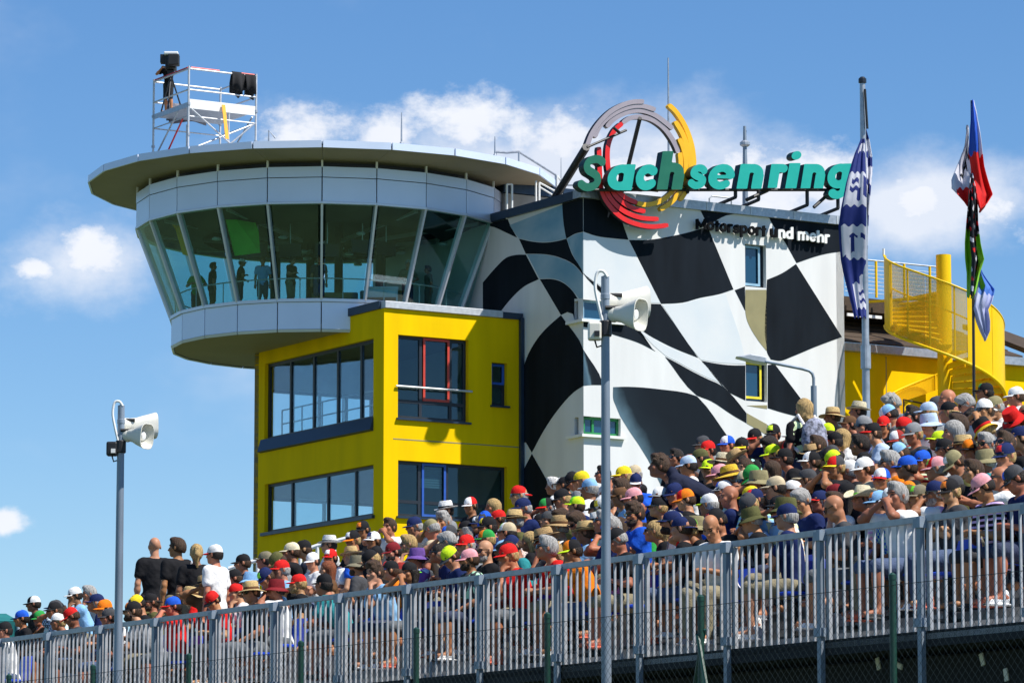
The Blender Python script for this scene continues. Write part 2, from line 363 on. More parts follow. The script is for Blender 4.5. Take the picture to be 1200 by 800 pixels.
# windows
w0 = opsL[0]; mm = [A_(x, B0, F) for x in (336.3, 363.3, 391.4, 418.8)]
window(office, B0, F, NL, *w0, mull=mm, fm='dark_frame', gm='glass_side', rec=0.16, fw=0.11)
w1 = opsL[1]; window(office, B0, F, NL, *w1, mull=[A_(x, B0, F) for x in (338.9, 380.5, 413)], fm='dark_frame', gm='glass_side', rec=0.16, fw=0.09)
w2 = opsR[0]; A2 = lambda x: A_(x, B0, T); Z2 = lambda x, y: plane_az(x, y, B0, T)[1]
window(office, B0, T, NR, *w2, mull=[A2(496), A2(531)], trans=[Z2(500,471)], fm='dark_frame', gm='glass_dark', rec=0.2, fw=0.1, sash=[(A2(498.6), A2(529.4), Z2(514,470), Z2(514,396.5), 'red_frame')])
w3 = opsR[1]; window(office, B0, T, NR, *w3, trans=[Z2(585,452)], fm='dark_frame', gm='glass_dark', rec=0.2, fw=0.09, sash=[(w3[0]+.03, w3[1]-.03, Z2(585,450), w3[3]-.03, 'blue_frame')])
w4 = opsR[2]; window(office, B0, T, NR, *w4, mull=[A2(495), A2(527)], trans=[Z2(480,587)], fm='dark_frame', gm='glass_dark', rec=0.2, fw=0.1, sash=[(A2(497.5), A2(525.6), w4[2]+.05, w4[3]-.03, 'blue_frame')])
# blind behind the blue sash, slat by slat
zt = w4[3]-0.15
for k in range(9):
    mb = MB(); p = B0 + T*(A2(499)) - NR*0.30 + UP*(zt - k*0.075); mb.box(p + T*(A2(524)-A2(499))/2, T*(A2(524)-A2(499)), NR*0.03, UP*0.06); mb.build('blind_slat', M['white'], office)
# guard rails in front of windows, dark aprons
mb = MB(); z = Z2(507,455.5); mb.tube([B0 + T*(w2[0]-0.1) + NR*0.06 + UP*z, B0 + T*(w2[1]+0.1) + NR*0.06 + UP*z], 0.035); mb.build('guard_rail', M['alu'], office)
for (o, name) in ((w0, 'upper'), (w1, 'lower')):
    pass
mb = MB(); e = 0.42   # sloping dark apron under the upper side window
for a0, a1 in ((w0[0]-0.02, w0[1]+0.25),):
    mb.prism([B0 + F*a0 + NL*0.004 + UP*(w0[2]+0.04), B0 + F*a0 + NL*0.13 + UP*(w0[2]-0.36), B0 + F*a0 + NL*0.004 + UP*(w0[2]-0.40)], F*(a1-a0))
mb.build('window_apron', M['navy'], office)
mb = MB(); mb.box(B0 + F*(w1[0]+w1[1])/2 + NL*0.05 + UP*(w1[2]-0.05), F*(w1[1]-w1[0]+0.2), NL*0.12, UP*0.1); mb.build('window_sill', M['navy'], office)
for o in opsR:
    mb = MB(); mb.box(B0 + T*(o[0]+o[1])/2 + NR*0.04 + UP*(o[2]-0.03), T*(o[1]-o[0]+0.12), NR*0.12, UP*0.06); mb.build('window_sill', M['navy'], office)
# inside rail of the upper side room
mb = MB()
for z in (w0[2]+0.55, w0[2]+1.0): mb.tube([B0 + F*(w0[0]+0.2) - NL*0.55 + UP*z, B0 + F*(w0[1]-0.2) - NL*0.55 + UP*z], 0.025)
for k in range(6): a = w0[0]+0.2+(w0[1]-w0[0]-0.4)*k/5; mb.tube([B0 + F*a - NL*0.55 + UP*(w0[2]-0.3), B0 + F*a - NL*0.55 + UP*(w0[2]+1.0)], 0.025)
mb.build('inside_railing', M['alu'], office)
# copings
zc = ztop
mb = MB(); mb.box(B0 + T*2.15 + NR*(-0.12) + UP*(zc+0.12), T*4.3, NR*0.42, UP*0.22); mb.build('coping', M['alu'], office, bevel=0.01)
mb = MB(); mb.box(B0 + T*(4.3+LT)/2 + NR*(-0.12) + UP*(zc+0.10), T*(LT-4.3-0.01), NR*0.40, UP*0.20); mb.build('coping', M['navy'], office)
mb = MB(); mb.box(B0 + F*1.3 + NL*(-0.10) + UP*(zc+0.13), F*2.2, NL*0.34, UP*0.25); mb.build('coping', M['navy'], office)
# joint lines between storeys: shallow dark recess strips proud by 2 mm
zj = plane_az(530, 518.5, B0, T)[1]
mb = MB(); mb.box(B0 + T*(0.33+LT)/2 + NR*0.003 + UP*zj, T*(LT-0.36), NR*0.006, UP*0.035); mb.build('storey_joint', M['olive_paint'], office)
mb = MB(); mb.box(B0 + T*(LT-0.07) + NR*0.10 + UP*(ztop/2+0.1), T*0.12, NR*0.12, UP*(ztop-0.1)); mb.build('downpipe', M['navy'], office)
mb = MB(); mb.box(B0 + T*2.5 + F*3.2 + UP*(zf[1]+0.72), T*1.4, F*0.7, UP*0.7); mb.build('desk', M['interior_dark'], office)

# ------------------------------------------------------------------ mural building
Q = B0 + T*LT
sK = plane_az(683.8, 450, Q + T*0.02, -F)[0]
K = Q + T*0.02 - F*sK
ztm = pix(684, 229, K.y).z
LR = plane_az(989.5, 400, K, T)[0]; LL = 13.0
mural = empty('mural_building', K, 'tall white building painted with a waving black and white chequered flag mural', 'building')
cornU = (plane_az(673, 350, K, F), plane_az(673, 371, K, F), plane_az(727.5, 357, K, T), plane_az(727.5, 375, K, T))
zu1 = pix(684, 350.8, K.y).z; zu0 = pix(684, 373.5, K.y).z
zl1 = pix(684, 487.2, K.y).z; zl0 = pix(684, 508.0, K.y).z
aL = plane_az(673, 400, K, F)[0]; aR = plane_az(727, 400, K, T)[0]
wt = rect([(873.2,286),(897.8,287.5),(897.8,337),(873.2,335.8)], K, T)
wl = rect([(874,422.5),(899,424.5),(899,471.5),(874,469)], K, T)
opL = [(-0.1, aL, zu0, zu1), (-0.1, aL, zl0, zl1)]
opR = [(-0.1, aR, zu0, zu1), (-0.1, aR, zl0, zl1), wt, wl]
mb = MB(); wall_mesh(mb, K, T, NR, LR, 0, ztm, opR, 0.3); mb.build('front_wall', M['white_wall'], mural)
mb = MB(); wall_mesh(mb, K + F*0.302, F, NL, LL, 0, ztm, [(0.0, aL-0.302, zu0, zu1), (0.0, aL-0.302, zl0, zl1)], 0.3)
mb.build('side_wall', M['white_wall'], mural)
for (z0, z1) in ((0, zl0), (zl1, zu0), (zu1, ztm)):
    mb = MB(); mb.hexa([K + T*0.002 + F*0.003 + UP*z0, K + T*0.002 + F*0.3015 + UP*z0, K + T*0.3 + F*0.3015 + UP*z0, K + T*0.3 + F*0.003 + UP*z0], (0,0,z1-z0)); mb.build('corner_pier', M['white_wall'], mural)
mb = MB(); wall_mesh(mb, K + T*LR, F, T, LL, 0, ztm, (), 0.3); wall_mesh(mb, K + F*LL, T, F, LR, 0, ztm, (), 0.3); mb.build('back_wall', M['white_wall'], mural)
mb = MB(); mb.prism([K + T*.31 + F*.31 + UP*(ztm-.3), K + T*(LR-.31) + F*.31 + UP*(ztm-.3), K + T*(LR-.31) + F*(LL-.31) + UP*(ztm-.3), K + T*.31 + F*(LL-.31) + UP*(ztm-.3)], (0,0,.2)); mb.build('roof', M['concrete'], mural)
# dark backing rooms behind the openings
for (z0, z1) in ((zu0, zu1), (zl0, zl1)):
    mb = MB(); mb.box(K + T*(aR/2+0.6) + F*0.9 + UP*(z0-0.05), T*(aR+0.2), F*1.1, UP*0.1); mb.build('floor_slab', M['interior_dark'], mural)
window(mural, K, T, NR, 0.05, aR, zu0, zu1, mull=[0.95], fm='bluegrey_frame', gm='glass_blue', rec=0.16, fw=0.06)
window(mural, K, F, NL, 0.20, aL, zu0, zu1, fm='dark_frame', gm='glass_dark', rec=0.16, fw=0.06)
window(mural, K, T, NR, 0.05, aR, zl0, zl1, mull=[0.42], fm='green_frame', gm='glass_blue', rec=0.16, fw=0.08)
window(mural, K, F, NL, 0.20, aL, zl0, zl1, fm='dark_frame', gm='glass_dark', rec=0.16, fw=0.06)
for z in (zu0, zl0):
    mb = MB(); mb.prism([K + NR*0.14 + NL*0.14 + UP*(z-0.10), K + T*(aR+0.12) + NR*0.14 + UP*(z-0.10), K + T*(aR+0.12) - NR*0.1 + UP*(z-0.10), K - NR*0.1 - NL*0.1 + UP*(z-0.10), K + F*(aL+0.3) - NL*0.1 + UP*(z-0.10), K + F*(aL+0.3) + NL*0.14 + UP*(z-0.10)], (0,0,0.085)); mb.build('window_sill', M['white'], mural)
window(mural, K, T, NR, *wt, fm='dark_frame', gm='glass_blue', rec=0.2, fw=0.06, sash=[(wt[0]+.0, wt[1]-.14, wt[2]+.06, wt[3]-.03, 'bluegrey_frame')])
window(mural, K, T, NR, *wl, fm='dark_frame', gm='glass_blue', rec=0.2, fw=0.05, sash=[(wl[0]+.01, wl[1]-.12, wl[2]+.1, wl[3]-.02, 'yellow_frame')])
# copings
mb = MB(); mb.box(K + T*(LR/2-0.06) + NR*(-0.12) + UP*(ztm+0.06), T*(LR+0.2), NR*0.46, UP*0.28); mb.build('coping', M['grey_metal'], mural)
mb = MB(); mb.box(K + F*(LL/2+0.12) + NL*(-0.12) + UP*(ztm+0.055), F*(LL-0.02), NL*0.46, UP*0.27); mb.build('coping', M['navy'], mural)
for a in np.arange(1.2, LR, 1.7):
    mb = MB(); mb.box(K + T*a + NR*0.113 + UP*(ztm+0.06), T*0.05, NR*0.02, UP*0.26); mb.build('coping_clip', M['alu'], mural)
for a in (3.8, 4.35): pass
p = K + T*4.9 + F*0.2 + UP*(ztm+0.2); mb = MB(); mb.tube([p, p+UP*.18, p+T*.1+UP*.26, p+T*.75+UP*.26, p+T*.85+UP*.18, p+T*.85], 0.025); mb.build('roof_handle', M['grey_metal'], mural)

# painted cells of the mural, 4 mm sheets on the plaster
def soften(poly, lim=34.0, n=4):
    """round the gentle bends of an outline, keep its sharp corners"""
    P_ = [Vector((x, y, 0)) for x, y in poly]; m_ = len(P_); tan = []
    for i in range(m_):
        a, b = P_[i]-P_[i-1], P_[(i+1) % m_]-P_[i]
        tan.append(None if a.length < 1e-6 or b.length < 1e-6 or math.degrees(a.angle(b)) > lim else (a.normalized()+b.normalized()).normalized())
    out = []
    for i in range(m_):
        j = (i+1) % m_; p, q = P_[i], P_[j]; L = (q-p).length; t0, t1 = tan[i], tan[j]
        if (t0 is None and t1 is None) or L < 3: out.append((p.x, p.y)); continue
        t0 = (t0 if t0 is not None else (q-p).normalized())*L; t1 = (t1 if t1 is not None else (q-p).normalized())*L
        for k in range(n):
            s = k/n; h = (2*s**3-3*s*s+1)*p+(s**3-2*s*s+s)*t0+(-2*s**3+3*s*s)*q+(s**3-s*s)*t1; out.append((h.x, h.y))
    return out
def painted(poly, P0, d, n, m, k=0.006, name='painted_cell'):
    poly = soften(poly); q = [plane_az(x, y, P0, d) for x, y in poly]
    q = [(min(max(a, 0.0005), (LR if d is T else LL) - 0.0005), min(max(z, 0.05), ztm - 0.085)) for a, z in q]
    mb = MB(); mb.prism([Vector((P0.x + d.x*a + n.x*0.0015, P0.y + d.y*a + n.y*0.0015, z)) for a, z in q], n*k); return mb.build(name, M[m], mural)
def mural_grey():
    m = mat('streaked_dark_mural_paint', (0.013,0.018,0.026), 0.8, spec=0.08); t = m.node_tree; nd = t.nodes; L = t.links.new
    co = nd.new('ShaderNodeTexCoord'); mp = nd.new('ShaderNodeVectorMath'); mp.operation = 'DOT_PRODUCT'; L(co.outputs['Generated'], mp.inputs[0]); mp.inputs[1].default_value = (0.62, 0.38, 0.42)
    nz = nd.new('ShaderNodeTexNoise'); nz.inputs['Scale'].default_value = 4; nz.inputs['Detail'].default_value = 5; L(co.outputs['Generated'], nz.inputs[0])
    a = nd.new('ShaderNodeMath'); a.operation = 'MULTIPLY_ADD'; L(nz.outputs['Fac'], a.inputs[0]); a.inputs[1].default_value = 0.14; L(mp.outputs['Value'], a.inputs[2])
    r = nd.new('ShaderNodeValToRGB'); L(a.outputs[0], r.inputs[0]); e = r.color_ramp.elements
    e[0].position = 0.22; e[0].color = (0.05,0.09,0.125,1); e[1].position = 0.70; e[1].color = (0.010,0.0145,0.021,1)
    x = e.new(0.33); x.color = (0.06,0.115,0.165,1); x = e.new(0.44); x.color = (0.10,0.17,0.22,1); x = e.new(0.54); x.color = (0.014,0.022,0.031,1)
    L(r.outputs[0], nd['Principled BSDF'].inputs['Base Color']); return m
M['mural_streak'] = mural_grey()
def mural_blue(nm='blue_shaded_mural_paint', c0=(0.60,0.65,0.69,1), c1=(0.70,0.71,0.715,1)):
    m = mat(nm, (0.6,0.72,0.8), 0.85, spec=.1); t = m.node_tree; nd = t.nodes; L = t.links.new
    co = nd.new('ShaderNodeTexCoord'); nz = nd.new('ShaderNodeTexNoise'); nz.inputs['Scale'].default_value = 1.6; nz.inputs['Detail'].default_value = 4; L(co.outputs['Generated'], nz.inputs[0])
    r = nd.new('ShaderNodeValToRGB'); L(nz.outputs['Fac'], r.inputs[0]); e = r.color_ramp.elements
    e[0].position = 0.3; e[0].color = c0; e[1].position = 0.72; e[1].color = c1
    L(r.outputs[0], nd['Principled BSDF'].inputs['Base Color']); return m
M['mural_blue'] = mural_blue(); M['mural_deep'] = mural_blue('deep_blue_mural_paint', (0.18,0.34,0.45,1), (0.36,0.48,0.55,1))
PL = lambda poly, m='black_paint': painted(poly, K, F, NL, m)
PR = lambda poly, m='black_paint': painted(poly, K, T, NR, m)
PL([(570,262),(577,256),(594,254),(598,264),(606,278.5),(592,272),(580,266.5),(570,264)])
PL([(659,236),(684.0,226),(684.0,271.5),(674,274),(664,279.8),(661.8,270),(660,255)])
PL([(608.4,279.8),(621.9,282.8),(636.9,284.3),(651.9,282.8),(664,279.8),(670.6,298.1),(683.9,320.8),(683.9,322.2),(672.5,309.8),(653.8,301),(638.8,298),(616.3,297.4)])
PL([(616.3,298.5),(631.3,327.2),(614.4,335.6),(597.5,351.6),(586,366),(566,366),(566,331),(581.6,313),(593.8,301.9),(605,298.7)])
PL([(632.8,327.2),(648,327.2),(659.4,331),(670.6,340.3),(677,350),(673.2,350),(673.2,374),(673.4,368.4),(665,365.6),(657.5,369)])
PL([(657.5,369.4),(683.9,409.7),(683.9,451.9),(672.5,459.4),(653.8,480),(637.5,504),(623.4,530),(616.6,518.4),(612,518),(612,440),(617,420),(629.4,397.5),(640.6,384.4)])
PL([(623.4,531.5),(641,562.5),(662,600),(612,600),(612,556)])
# blue shaded light cells, side
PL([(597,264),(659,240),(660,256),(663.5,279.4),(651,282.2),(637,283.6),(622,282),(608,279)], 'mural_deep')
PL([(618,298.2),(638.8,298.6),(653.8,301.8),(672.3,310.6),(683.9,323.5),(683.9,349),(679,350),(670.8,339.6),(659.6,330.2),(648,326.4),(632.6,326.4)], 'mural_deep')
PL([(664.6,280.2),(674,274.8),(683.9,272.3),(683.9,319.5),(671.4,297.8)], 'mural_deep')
# front
PR([(683.7,226),(724,233),(728,256),(736.3,280.9),(719.4,279.4),(698.8,276.6),(683.7,271.5)])
PR([(683.7,320.5),(690,328.5),(701,334.4),(712,346),(728,368),(745,384),(764.4,408.5),(768,411.5),(748,401.5),(719,392),(701,386),(683.7,383),(683.7,377),(729,377),(729,356),(711,352),(704,342),(696,335),(688,326)])
PR([(683.7,409.7),(706,448),(706,451),(691,451),(683.7,451.9)], 'mural_streak')
PR([(737,281.3),(758.8,281.2),(792.5,275.6),(816.9,269.5),(829,265.5),(859.4,339),(842.5,344.6),(820,349),(800,354.4),(774.7,355.9)])
PR([(818,240),(822.5,250),(829.6,264),(851,252.5),(890,244),(890,238)])
PR([(898,245),(903,259),(918,281),(933.4,308.2),(955,300.8),(970,297),(989.4,294.4),(989.4,262)])
PR([(932.7,309.3),(986.5,394.7),(955,406.5),(928,417.8),(914.5,422.6),(903.2,421),(898.8,412.5),(898.8,327.8),(916.8,319.9)])
PR([(861,340),(872.9,335.6),(873.1,364)])
PR([(873.5,339.5),(897.9,339.5),(898.2,411),(887.5,397.5),(876,377),(873.5,366)], 'olive_paint')
PR([(875,475),(898.8,474.5),(898.8,479),(886,477)], 'olive_paint')
PR([(875,483.8),(898.8,497),(898.8,509.6),(875,496)], 'olive_paint')
PR([(822,422.6),(842.5,426.4),(858,427.9),(873.4,428),(873.4,469),(863,464),(853.8,459)])
PR([(899.6,427.5),(907.8,426.4),(952.8,486.5),(958,494),(935,488),(916.8,483.3),(899.6,478)])
PR([(706,351),(720,354.5),(767.5,356),(774,356.2),(817.8,419),(792.5,409),(773.8,400),(755,389),(741.9,377.2),(729.6,366.5),(716,352.5)])
PR([(779.4,418),(792.5,424.7),(811,435),(830,444.4),(842.5,450),(854.9,460),(874.6,483.8),(874.6,495.6),(858,486),(833.5,470),(820,464.6),(816.3,463)])
PR([(718.4,453.4),(736,453),(770,455.6),(816,463.8),(817.2,464.6),(854,513),(900,575),(790,600),(758.8,537.5),(719,469)], 'mural_streak')
PR([(899.3,497.5),(906.5,503.6),(899.3,502.5)])
# pale blue wash of the light cells in the middle of the flag
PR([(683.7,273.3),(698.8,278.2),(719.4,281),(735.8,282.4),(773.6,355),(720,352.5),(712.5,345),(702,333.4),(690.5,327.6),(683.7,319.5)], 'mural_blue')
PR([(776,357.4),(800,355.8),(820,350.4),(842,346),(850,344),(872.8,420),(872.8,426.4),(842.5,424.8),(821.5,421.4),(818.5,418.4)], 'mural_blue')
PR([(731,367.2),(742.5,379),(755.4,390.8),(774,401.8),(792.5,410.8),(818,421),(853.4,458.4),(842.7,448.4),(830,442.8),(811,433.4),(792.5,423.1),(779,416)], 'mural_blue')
# ------------------------------------------------------------------ round control tower
DC = 132.6; C0 = pix(372, 1060, DC); C0.z = 0
tower = empty('control_tower', C0, 'round glazed race control tower with slanted windows and wide flat roof', 'tower')
NF = 22; TH0 = math.atan2(-C0.y, -C0.x) ; STEP = 2*math.pi/NF
def dv(k, r, z, f=0.0):
    t = TH0 + (k + f) * STEP; return Vector((C0.x + r*math.cos(t), C0.y + r*math.sin(t), z))
zy = lambda y, r: pix(372, y, DC - r).z
RB, RL, RR = 6.12, 4.93, 7.72
z_b2, z_b1, z_b0 = zy(195, RB), zy(207.5, RB), zy(236.5, RB)      # fascia band: top, split, window head
z_l1, z_l0 = zy(352.5, RL), zy(388.5, RL)                        # lower band
z_r1, z_r0 = zy(164.2, RR), zy(172.5, RR)                        # roof edge
GAP = 0.02
def facet(name, k, r0, z0, r1, z1, th, m, parent=tower, gap=GAP):
    s = gap / (2*r0*math.tan(STEP/2)); q = [dv(k+s, r0, z0), dv(k+1-s, r0, z0), dv(k+1-s, r1, z1), dv(k+s, r1, z1)]
    # straight facet: interpolate along the chord, not the arc
    def ch(r, z, f):
        a, b = dv(k, r, z), dv(k+1, r, z); return a.lerp(b, f)
    q = [ch(r0, z0, s), ch(r0, z0, 1-s), ch(r1, z1, 1-s), ch(r1, z1, s)]
    n = (q[1]-q[0]).cross(q[3]-q[0]).normalized(); mid = sum(q, Vector())/4 - Vector((C0.x, C0.y, 0))
    if n.x*mid.x + n.y*mid.y < 0: n = -n
    mb = MB(); mb.hexa(q, -n*th); return mb.build(name, M[m], parent)
for k in range(NF):
    facet('upper_panel', k, RB, z_b0+0.03, RB, z_b1-0.012, 0.05, 'panel')
    facet('upper_panel', k, RB+0.012, z_b1+0.012, RB+0.012, z_b2, 0.05, 'panel')
    facet('window_pane', k, RL+0.02, z_l1+0.09, RB-0.05, z_b0-0.06, 0.03, 'glass_tower', gap=0.1)
    facet('lower_panel', k, RL, z_l0+0.1, RL, z_l1-0.03, 0.05, 'panel')
    facet('lower_trim', k, RL-0.02, z_l0, RL+0.02, z_l0+0.085, 0.06, 'panel_light')
    facet('window_sill', k, RL+0.06, z_l1-0.02, RL+0.06, z_l1+0.08, 0.2, 'panel_light', gap=0.004)
    facet('window_head', k, RB+0.03, z_b0-0.05, RB+0.03, z_b0+0.02, 0.2, 'panel_light', gap=0.004)
    facet('roof_edge', k, RR, z_r0, RR, z_r1, 0.06, 'panel', gap=0.03)
    facet('clerestory', k, RB-0.35, z_b2-0.15, RB-0.35, z_r0-0.03, 0.08, 'dark_frame', gap=0.0)
    # soffit board between roof edge and wall
    a, b, c, d = dv(k, RR-0.07, z_r0+0.02), dv(k+1, RR-0.07, z_r0+0.02), dv(k+1, RB-0.5, z_r0-0.14), dv(k, RB-0.5, z_r0-0.14)
    e = 0.002; mb = MB(); mb.hexa([a.lerp(b, e), b.lerp(a, e), c.lerp(d, e), d.lerp(c, e)], (0,0,0.05)); mb.build('soffit_board', M['soffit'], tower)
    # mullion on each corner, small bracket above the band
    mb = MB(); p, q = dv(k, RL+0.07, z_l1+0.05), dv(k, RB+0.0, z_b0-0.03); rd = (dv(k, 1, 0) - Vector((C0.x, C0.y, 0))); tg = UP.cross(rd)
    mb.hexa([p - tg*0.036, p + tg*0.036, q + tg*0.036, q - tg*0.036], -rd*0.22); mb.build('mullion', M['panel_light'], tower)
    mb = MB(); p = dv(k, RB-0.02, z_b2); mb.box(p + UP*0.1, tg*0.06, rd*0.06, UP*0.22); mb.build('bracket', M['white'], tower)
ring = lambda r, z: [dv(k, r, z) for k in range(NF)]
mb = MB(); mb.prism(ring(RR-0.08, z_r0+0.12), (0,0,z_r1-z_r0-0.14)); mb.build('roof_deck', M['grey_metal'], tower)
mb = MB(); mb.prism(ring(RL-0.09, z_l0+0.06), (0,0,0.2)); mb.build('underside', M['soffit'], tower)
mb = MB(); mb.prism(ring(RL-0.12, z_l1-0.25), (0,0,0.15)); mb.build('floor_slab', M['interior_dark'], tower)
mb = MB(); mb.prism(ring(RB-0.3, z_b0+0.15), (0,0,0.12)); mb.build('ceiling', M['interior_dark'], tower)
zceil = z_b0 + 0.15
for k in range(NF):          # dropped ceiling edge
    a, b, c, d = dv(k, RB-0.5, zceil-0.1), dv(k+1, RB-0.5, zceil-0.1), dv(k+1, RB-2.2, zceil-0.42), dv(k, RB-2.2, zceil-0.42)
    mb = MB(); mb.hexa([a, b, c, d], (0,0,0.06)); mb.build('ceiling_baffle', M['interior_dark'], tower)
for k in range(0, NF, 2):
    mb = MB(); p, q = dv(k, 1.2, zceil-.62), dv(k, RB-.55, zceil-.22); tg = UP.cross((q-p).normalized()).normalized()*.05; mb.hexa([p-tg, p+tg, q+tg, q-tg], (0,0,.12)); mb.build('ceiling_beam', M['interior'], tower)
for k, rr_, hz in ((.2, 3.2, 1.9), (1.3, 3.6, 2.0), (-1.2, 3.0, 1.95), (2.3, 3.4, 2.05), (-2.2, 3.5, 1.9)):
    p = dv(0, rr_, z_l1+hz, k); rd = (Vector((C0.x, C0.y, p.z))-p).normalized(); tg = UP.cross(rd); mb = MB(); mb.box(p, tg*.75, rd*.07, UP*.42); sc_ = mb.build('monitor', M['black'], tower)
    mb = MB(); mb.tube([p+UP*.2, p+UP*(zceil-.3-p.z)], .02, 6); mb.build('monitor_arm', M['alu'], sc_)
for k in range(14):
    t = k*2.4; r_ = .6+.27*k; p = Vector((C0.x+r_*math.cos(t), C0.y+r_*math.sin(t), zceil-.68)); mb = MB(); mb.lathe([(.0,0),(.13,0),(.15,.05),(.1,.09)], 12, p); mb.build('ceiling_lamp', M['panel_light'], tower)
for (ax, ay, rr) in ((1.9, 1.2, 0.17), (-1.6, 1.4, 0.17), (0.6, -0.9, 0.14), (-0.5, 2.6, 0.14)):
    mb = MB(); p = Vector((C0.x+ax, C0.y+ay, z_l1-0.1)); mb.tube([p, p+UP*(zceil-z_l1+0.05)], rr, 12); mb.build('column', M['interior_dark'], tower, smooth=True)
# inside guard rail following the glass
mb = MB()
for hz in (0.75,): mb.tube([dv(k*0.5, RL-0.15, z_l1+hz) for k in range(2*NF+1)], 0.022, 6)
for k in range(NF): mb.tube([dv(k+0.5, RL-0.15, z_l1-0.1), dv(k+0.5, RL-0.15, z_l1+0.75)], 0.02, 6)
mb.build('inside_railing', M['alu'], tower)
for (px, py, Y, wd, m, lb) in ((392, 340, DC-2.2, 1.5, 'olive_paint', 'olive lounge seat behind the tower window rail'), (447, 338, DC-2.6, 1.4, 'olive_paint', None)):
    p = pix(px, py, Y); base = Vector((p.x, p.y, z_l1-0.1))
    s_ = empty('lounge_seat', base, lb or 'olive lounge seat beside the pale grey desk in the tower', 'seat')
    mb = MB(); mb.box(base+UP*0.25, (wd,0,0), (0,0.7,0), (0,0,0.45)); mb.build('seat', M[m], s_, bevel=0.05)
    mb = MB(); mb.box(base+UP*0.55+Vector((0,0.3,0)), (wd,0,0), (0,0.14,0), (0,0,0.55)); mb.build('backrest', M[m], s_, bevel=0.05)
p = pix(447, 330, DC-3.4); base = Vector((p.x, p.y, z_l1-0.1)); dk = empty('desk', base, 'pale grey control desk with equipment inside the round tower', 'desk')
mb = MB(); mb.box(base+UP*0.72, (1.1,0,0), (0,0.6,0), (0,0,0.05)); mb.build('desk_top', M['panel_light'], dk)
for sx in (-.5,.5):
    mb = MB(); mb.box(base+UP*0.35+Vector((sx,0,0)), (0.05,0,0), (0,0.55,0), (0,0,0.69)); mb.build('leg', M['panel_light'], dk)
mb = MB(); mb.box(base+UP*0.55+Vector((0,-0.25,0)), (0.94,0,0), (0,0.03,0), (0,0,0.28)); mb.build('front_panel', M['panel_light'], dk)
def reflection_panel(name, label, pts, Y, m):  # solid coloured panel behind the panes, stands in for a reflection in the glass
    q = [pix(x, y, Y + 0.25*math.sin(i*1.7)) for i, (x, y) in enumerate(pts)]
    mb = MB(); mb.prism(q, (0, 0.02, 0)); o = mb.build(name, M[m], None, loc=q[0]); tag(o, label, 'banner')
M['green_reflection'] = mat('green_reflection_colour', (0.10, 0.55, 0.05), 0.8, var=0.2, scale=1.5); M['gold_reflection'] = mat('gold_reflection_colour', (0.85, 0.42, 0.01), 0.8, var=0.2, scale=1.5)
reflection_panel('banner', 'bright green banner hanging from the ceiling inside the round tower', [(258,232),(287,232),(303,270),(305,296),(275,300)], DC-3.6, 'green_reflection')
reflection_panel('banner', 'golden yellow banner draped behind the leftmost tower windows', [(186,238),(210,238),(222,280),(221,300),(214,298),(206,270)], DC-2.4, 'gold_reflection')

# ------------------------------------------------------------------ things on the tower roof
zroof = z_r1 - 0.02
def rod(name, label, px, py0, py1, Y, r, m='grey_metal', cat='mast', rings=()):
    a, b = pix(px, py1, Y), pix(px, py0, Y); b = Vector((a.x, a.y, b.z))
    o = empty(name, a, label, cat); mb = MB(); mb.tube([a, a.lerp(b, .5), b], [r, r*.85, r*.5]); mb.build('rod', M[m], o, smooth=True)
    mb = MB(); mb.lathe([(r*2.2, 0), (r*2.2, .06), (r*1.2, .1)], 12, a); mb.build('base', M[m], o); return o, a, b
rod('lightning_rod', 'thin lightning rod standing on the middle of the round roof', 470.5, 132, 170, DC-3, 0.03)
rod('lightning_rod', 'short lightning rod near the right rim of the round roof', 580, 160, 184, DC-2, 0.03)
fx, fy = 221, 119.6; SCY = 126.9
s0 = pix(fx, fy, SCY); zt_ = s0.z; lenR = plane_az(300, 130, s0, T)[0]; lenL = plane_az(180, 130, s0, F)[0]
base = Vector((s0.x, s0.y, zroof)); scf = empty('scaffold_platform', base, 'aluminium scaffold platform with red and white top rails on the tower roof', 'scaffold')
PS = lambda a, b, z: Vector((s0.x, s0.y, z)) + T*a + F*b
ztop_ = pix(fx, 80.5, SCY).z; zmid = pix(fx, 105, SCY).z
M['rail_red'] = mat('red_rail_paint', (0.62, 0.03, 0.03), 0.4)
for (a, b) in ((0,0), (lenR,0), (0,lenL), (lenR,lenL)):
    mb = MB(); mb.tube([PS(a,b,zroof), PS(a,b,ztop_+0.08)], 0.035); po = mb.build('post', M['alu'], scf, smooth=True)
    mb = MB(); mb.tube([PS(a,b,zroof+.55), PS(a,b,zroof+.62)], 0.06); mb.tube([PS(a,b,zt_-.1), PS(a,b,zt_-.02)], 0.06); mb.build('coupler', M['grey_metal'], po)
for (p, q, red) in (((0,0),(lenR,0),.45), ((0,0),(0,lenL),.8), ((0,lenL),(lenR,lenL),0), ((lenR,0),(lenR,lenL),0)):
    a, b = PS(*p, ztop_), PS(*q, ztop_); d_ = (b-a).normalized()*0.04
    mb = MB(); mb.tube([a+d_, b-d_], 0.03); mb.build('top_rail', M['alu'], scf)
    if red:
        mb = MB(); mb.tube([a.lerp(b,.03)+UP*0.045, a.lerp(b,red)+UP*0.045], 0.028); mb.build('red_rail', M['rail_red'], scf)
        mb = MB(); mb.tube([a.lerp(b,1-red*.5)+UP*0.045, a.lerp(b,.97)+UP*0.045], 0.028); mb.build('red_rail', M['rail_red'], scf)
    a, b = PS(*p, zmid), PS(*q, zmid); mb = MB(); mb.tube([a+d_, b-d_], 0.028); mb.build('mid_rail', M['alu'], scf)
    a, b = PS(*p, zt_-.45), PS(*q, zt_-.45); mb = MB(); mb.tube([a+d_, b-d_], 0.022); mb.build('ledger', M['alu'], scf)
nb = 4
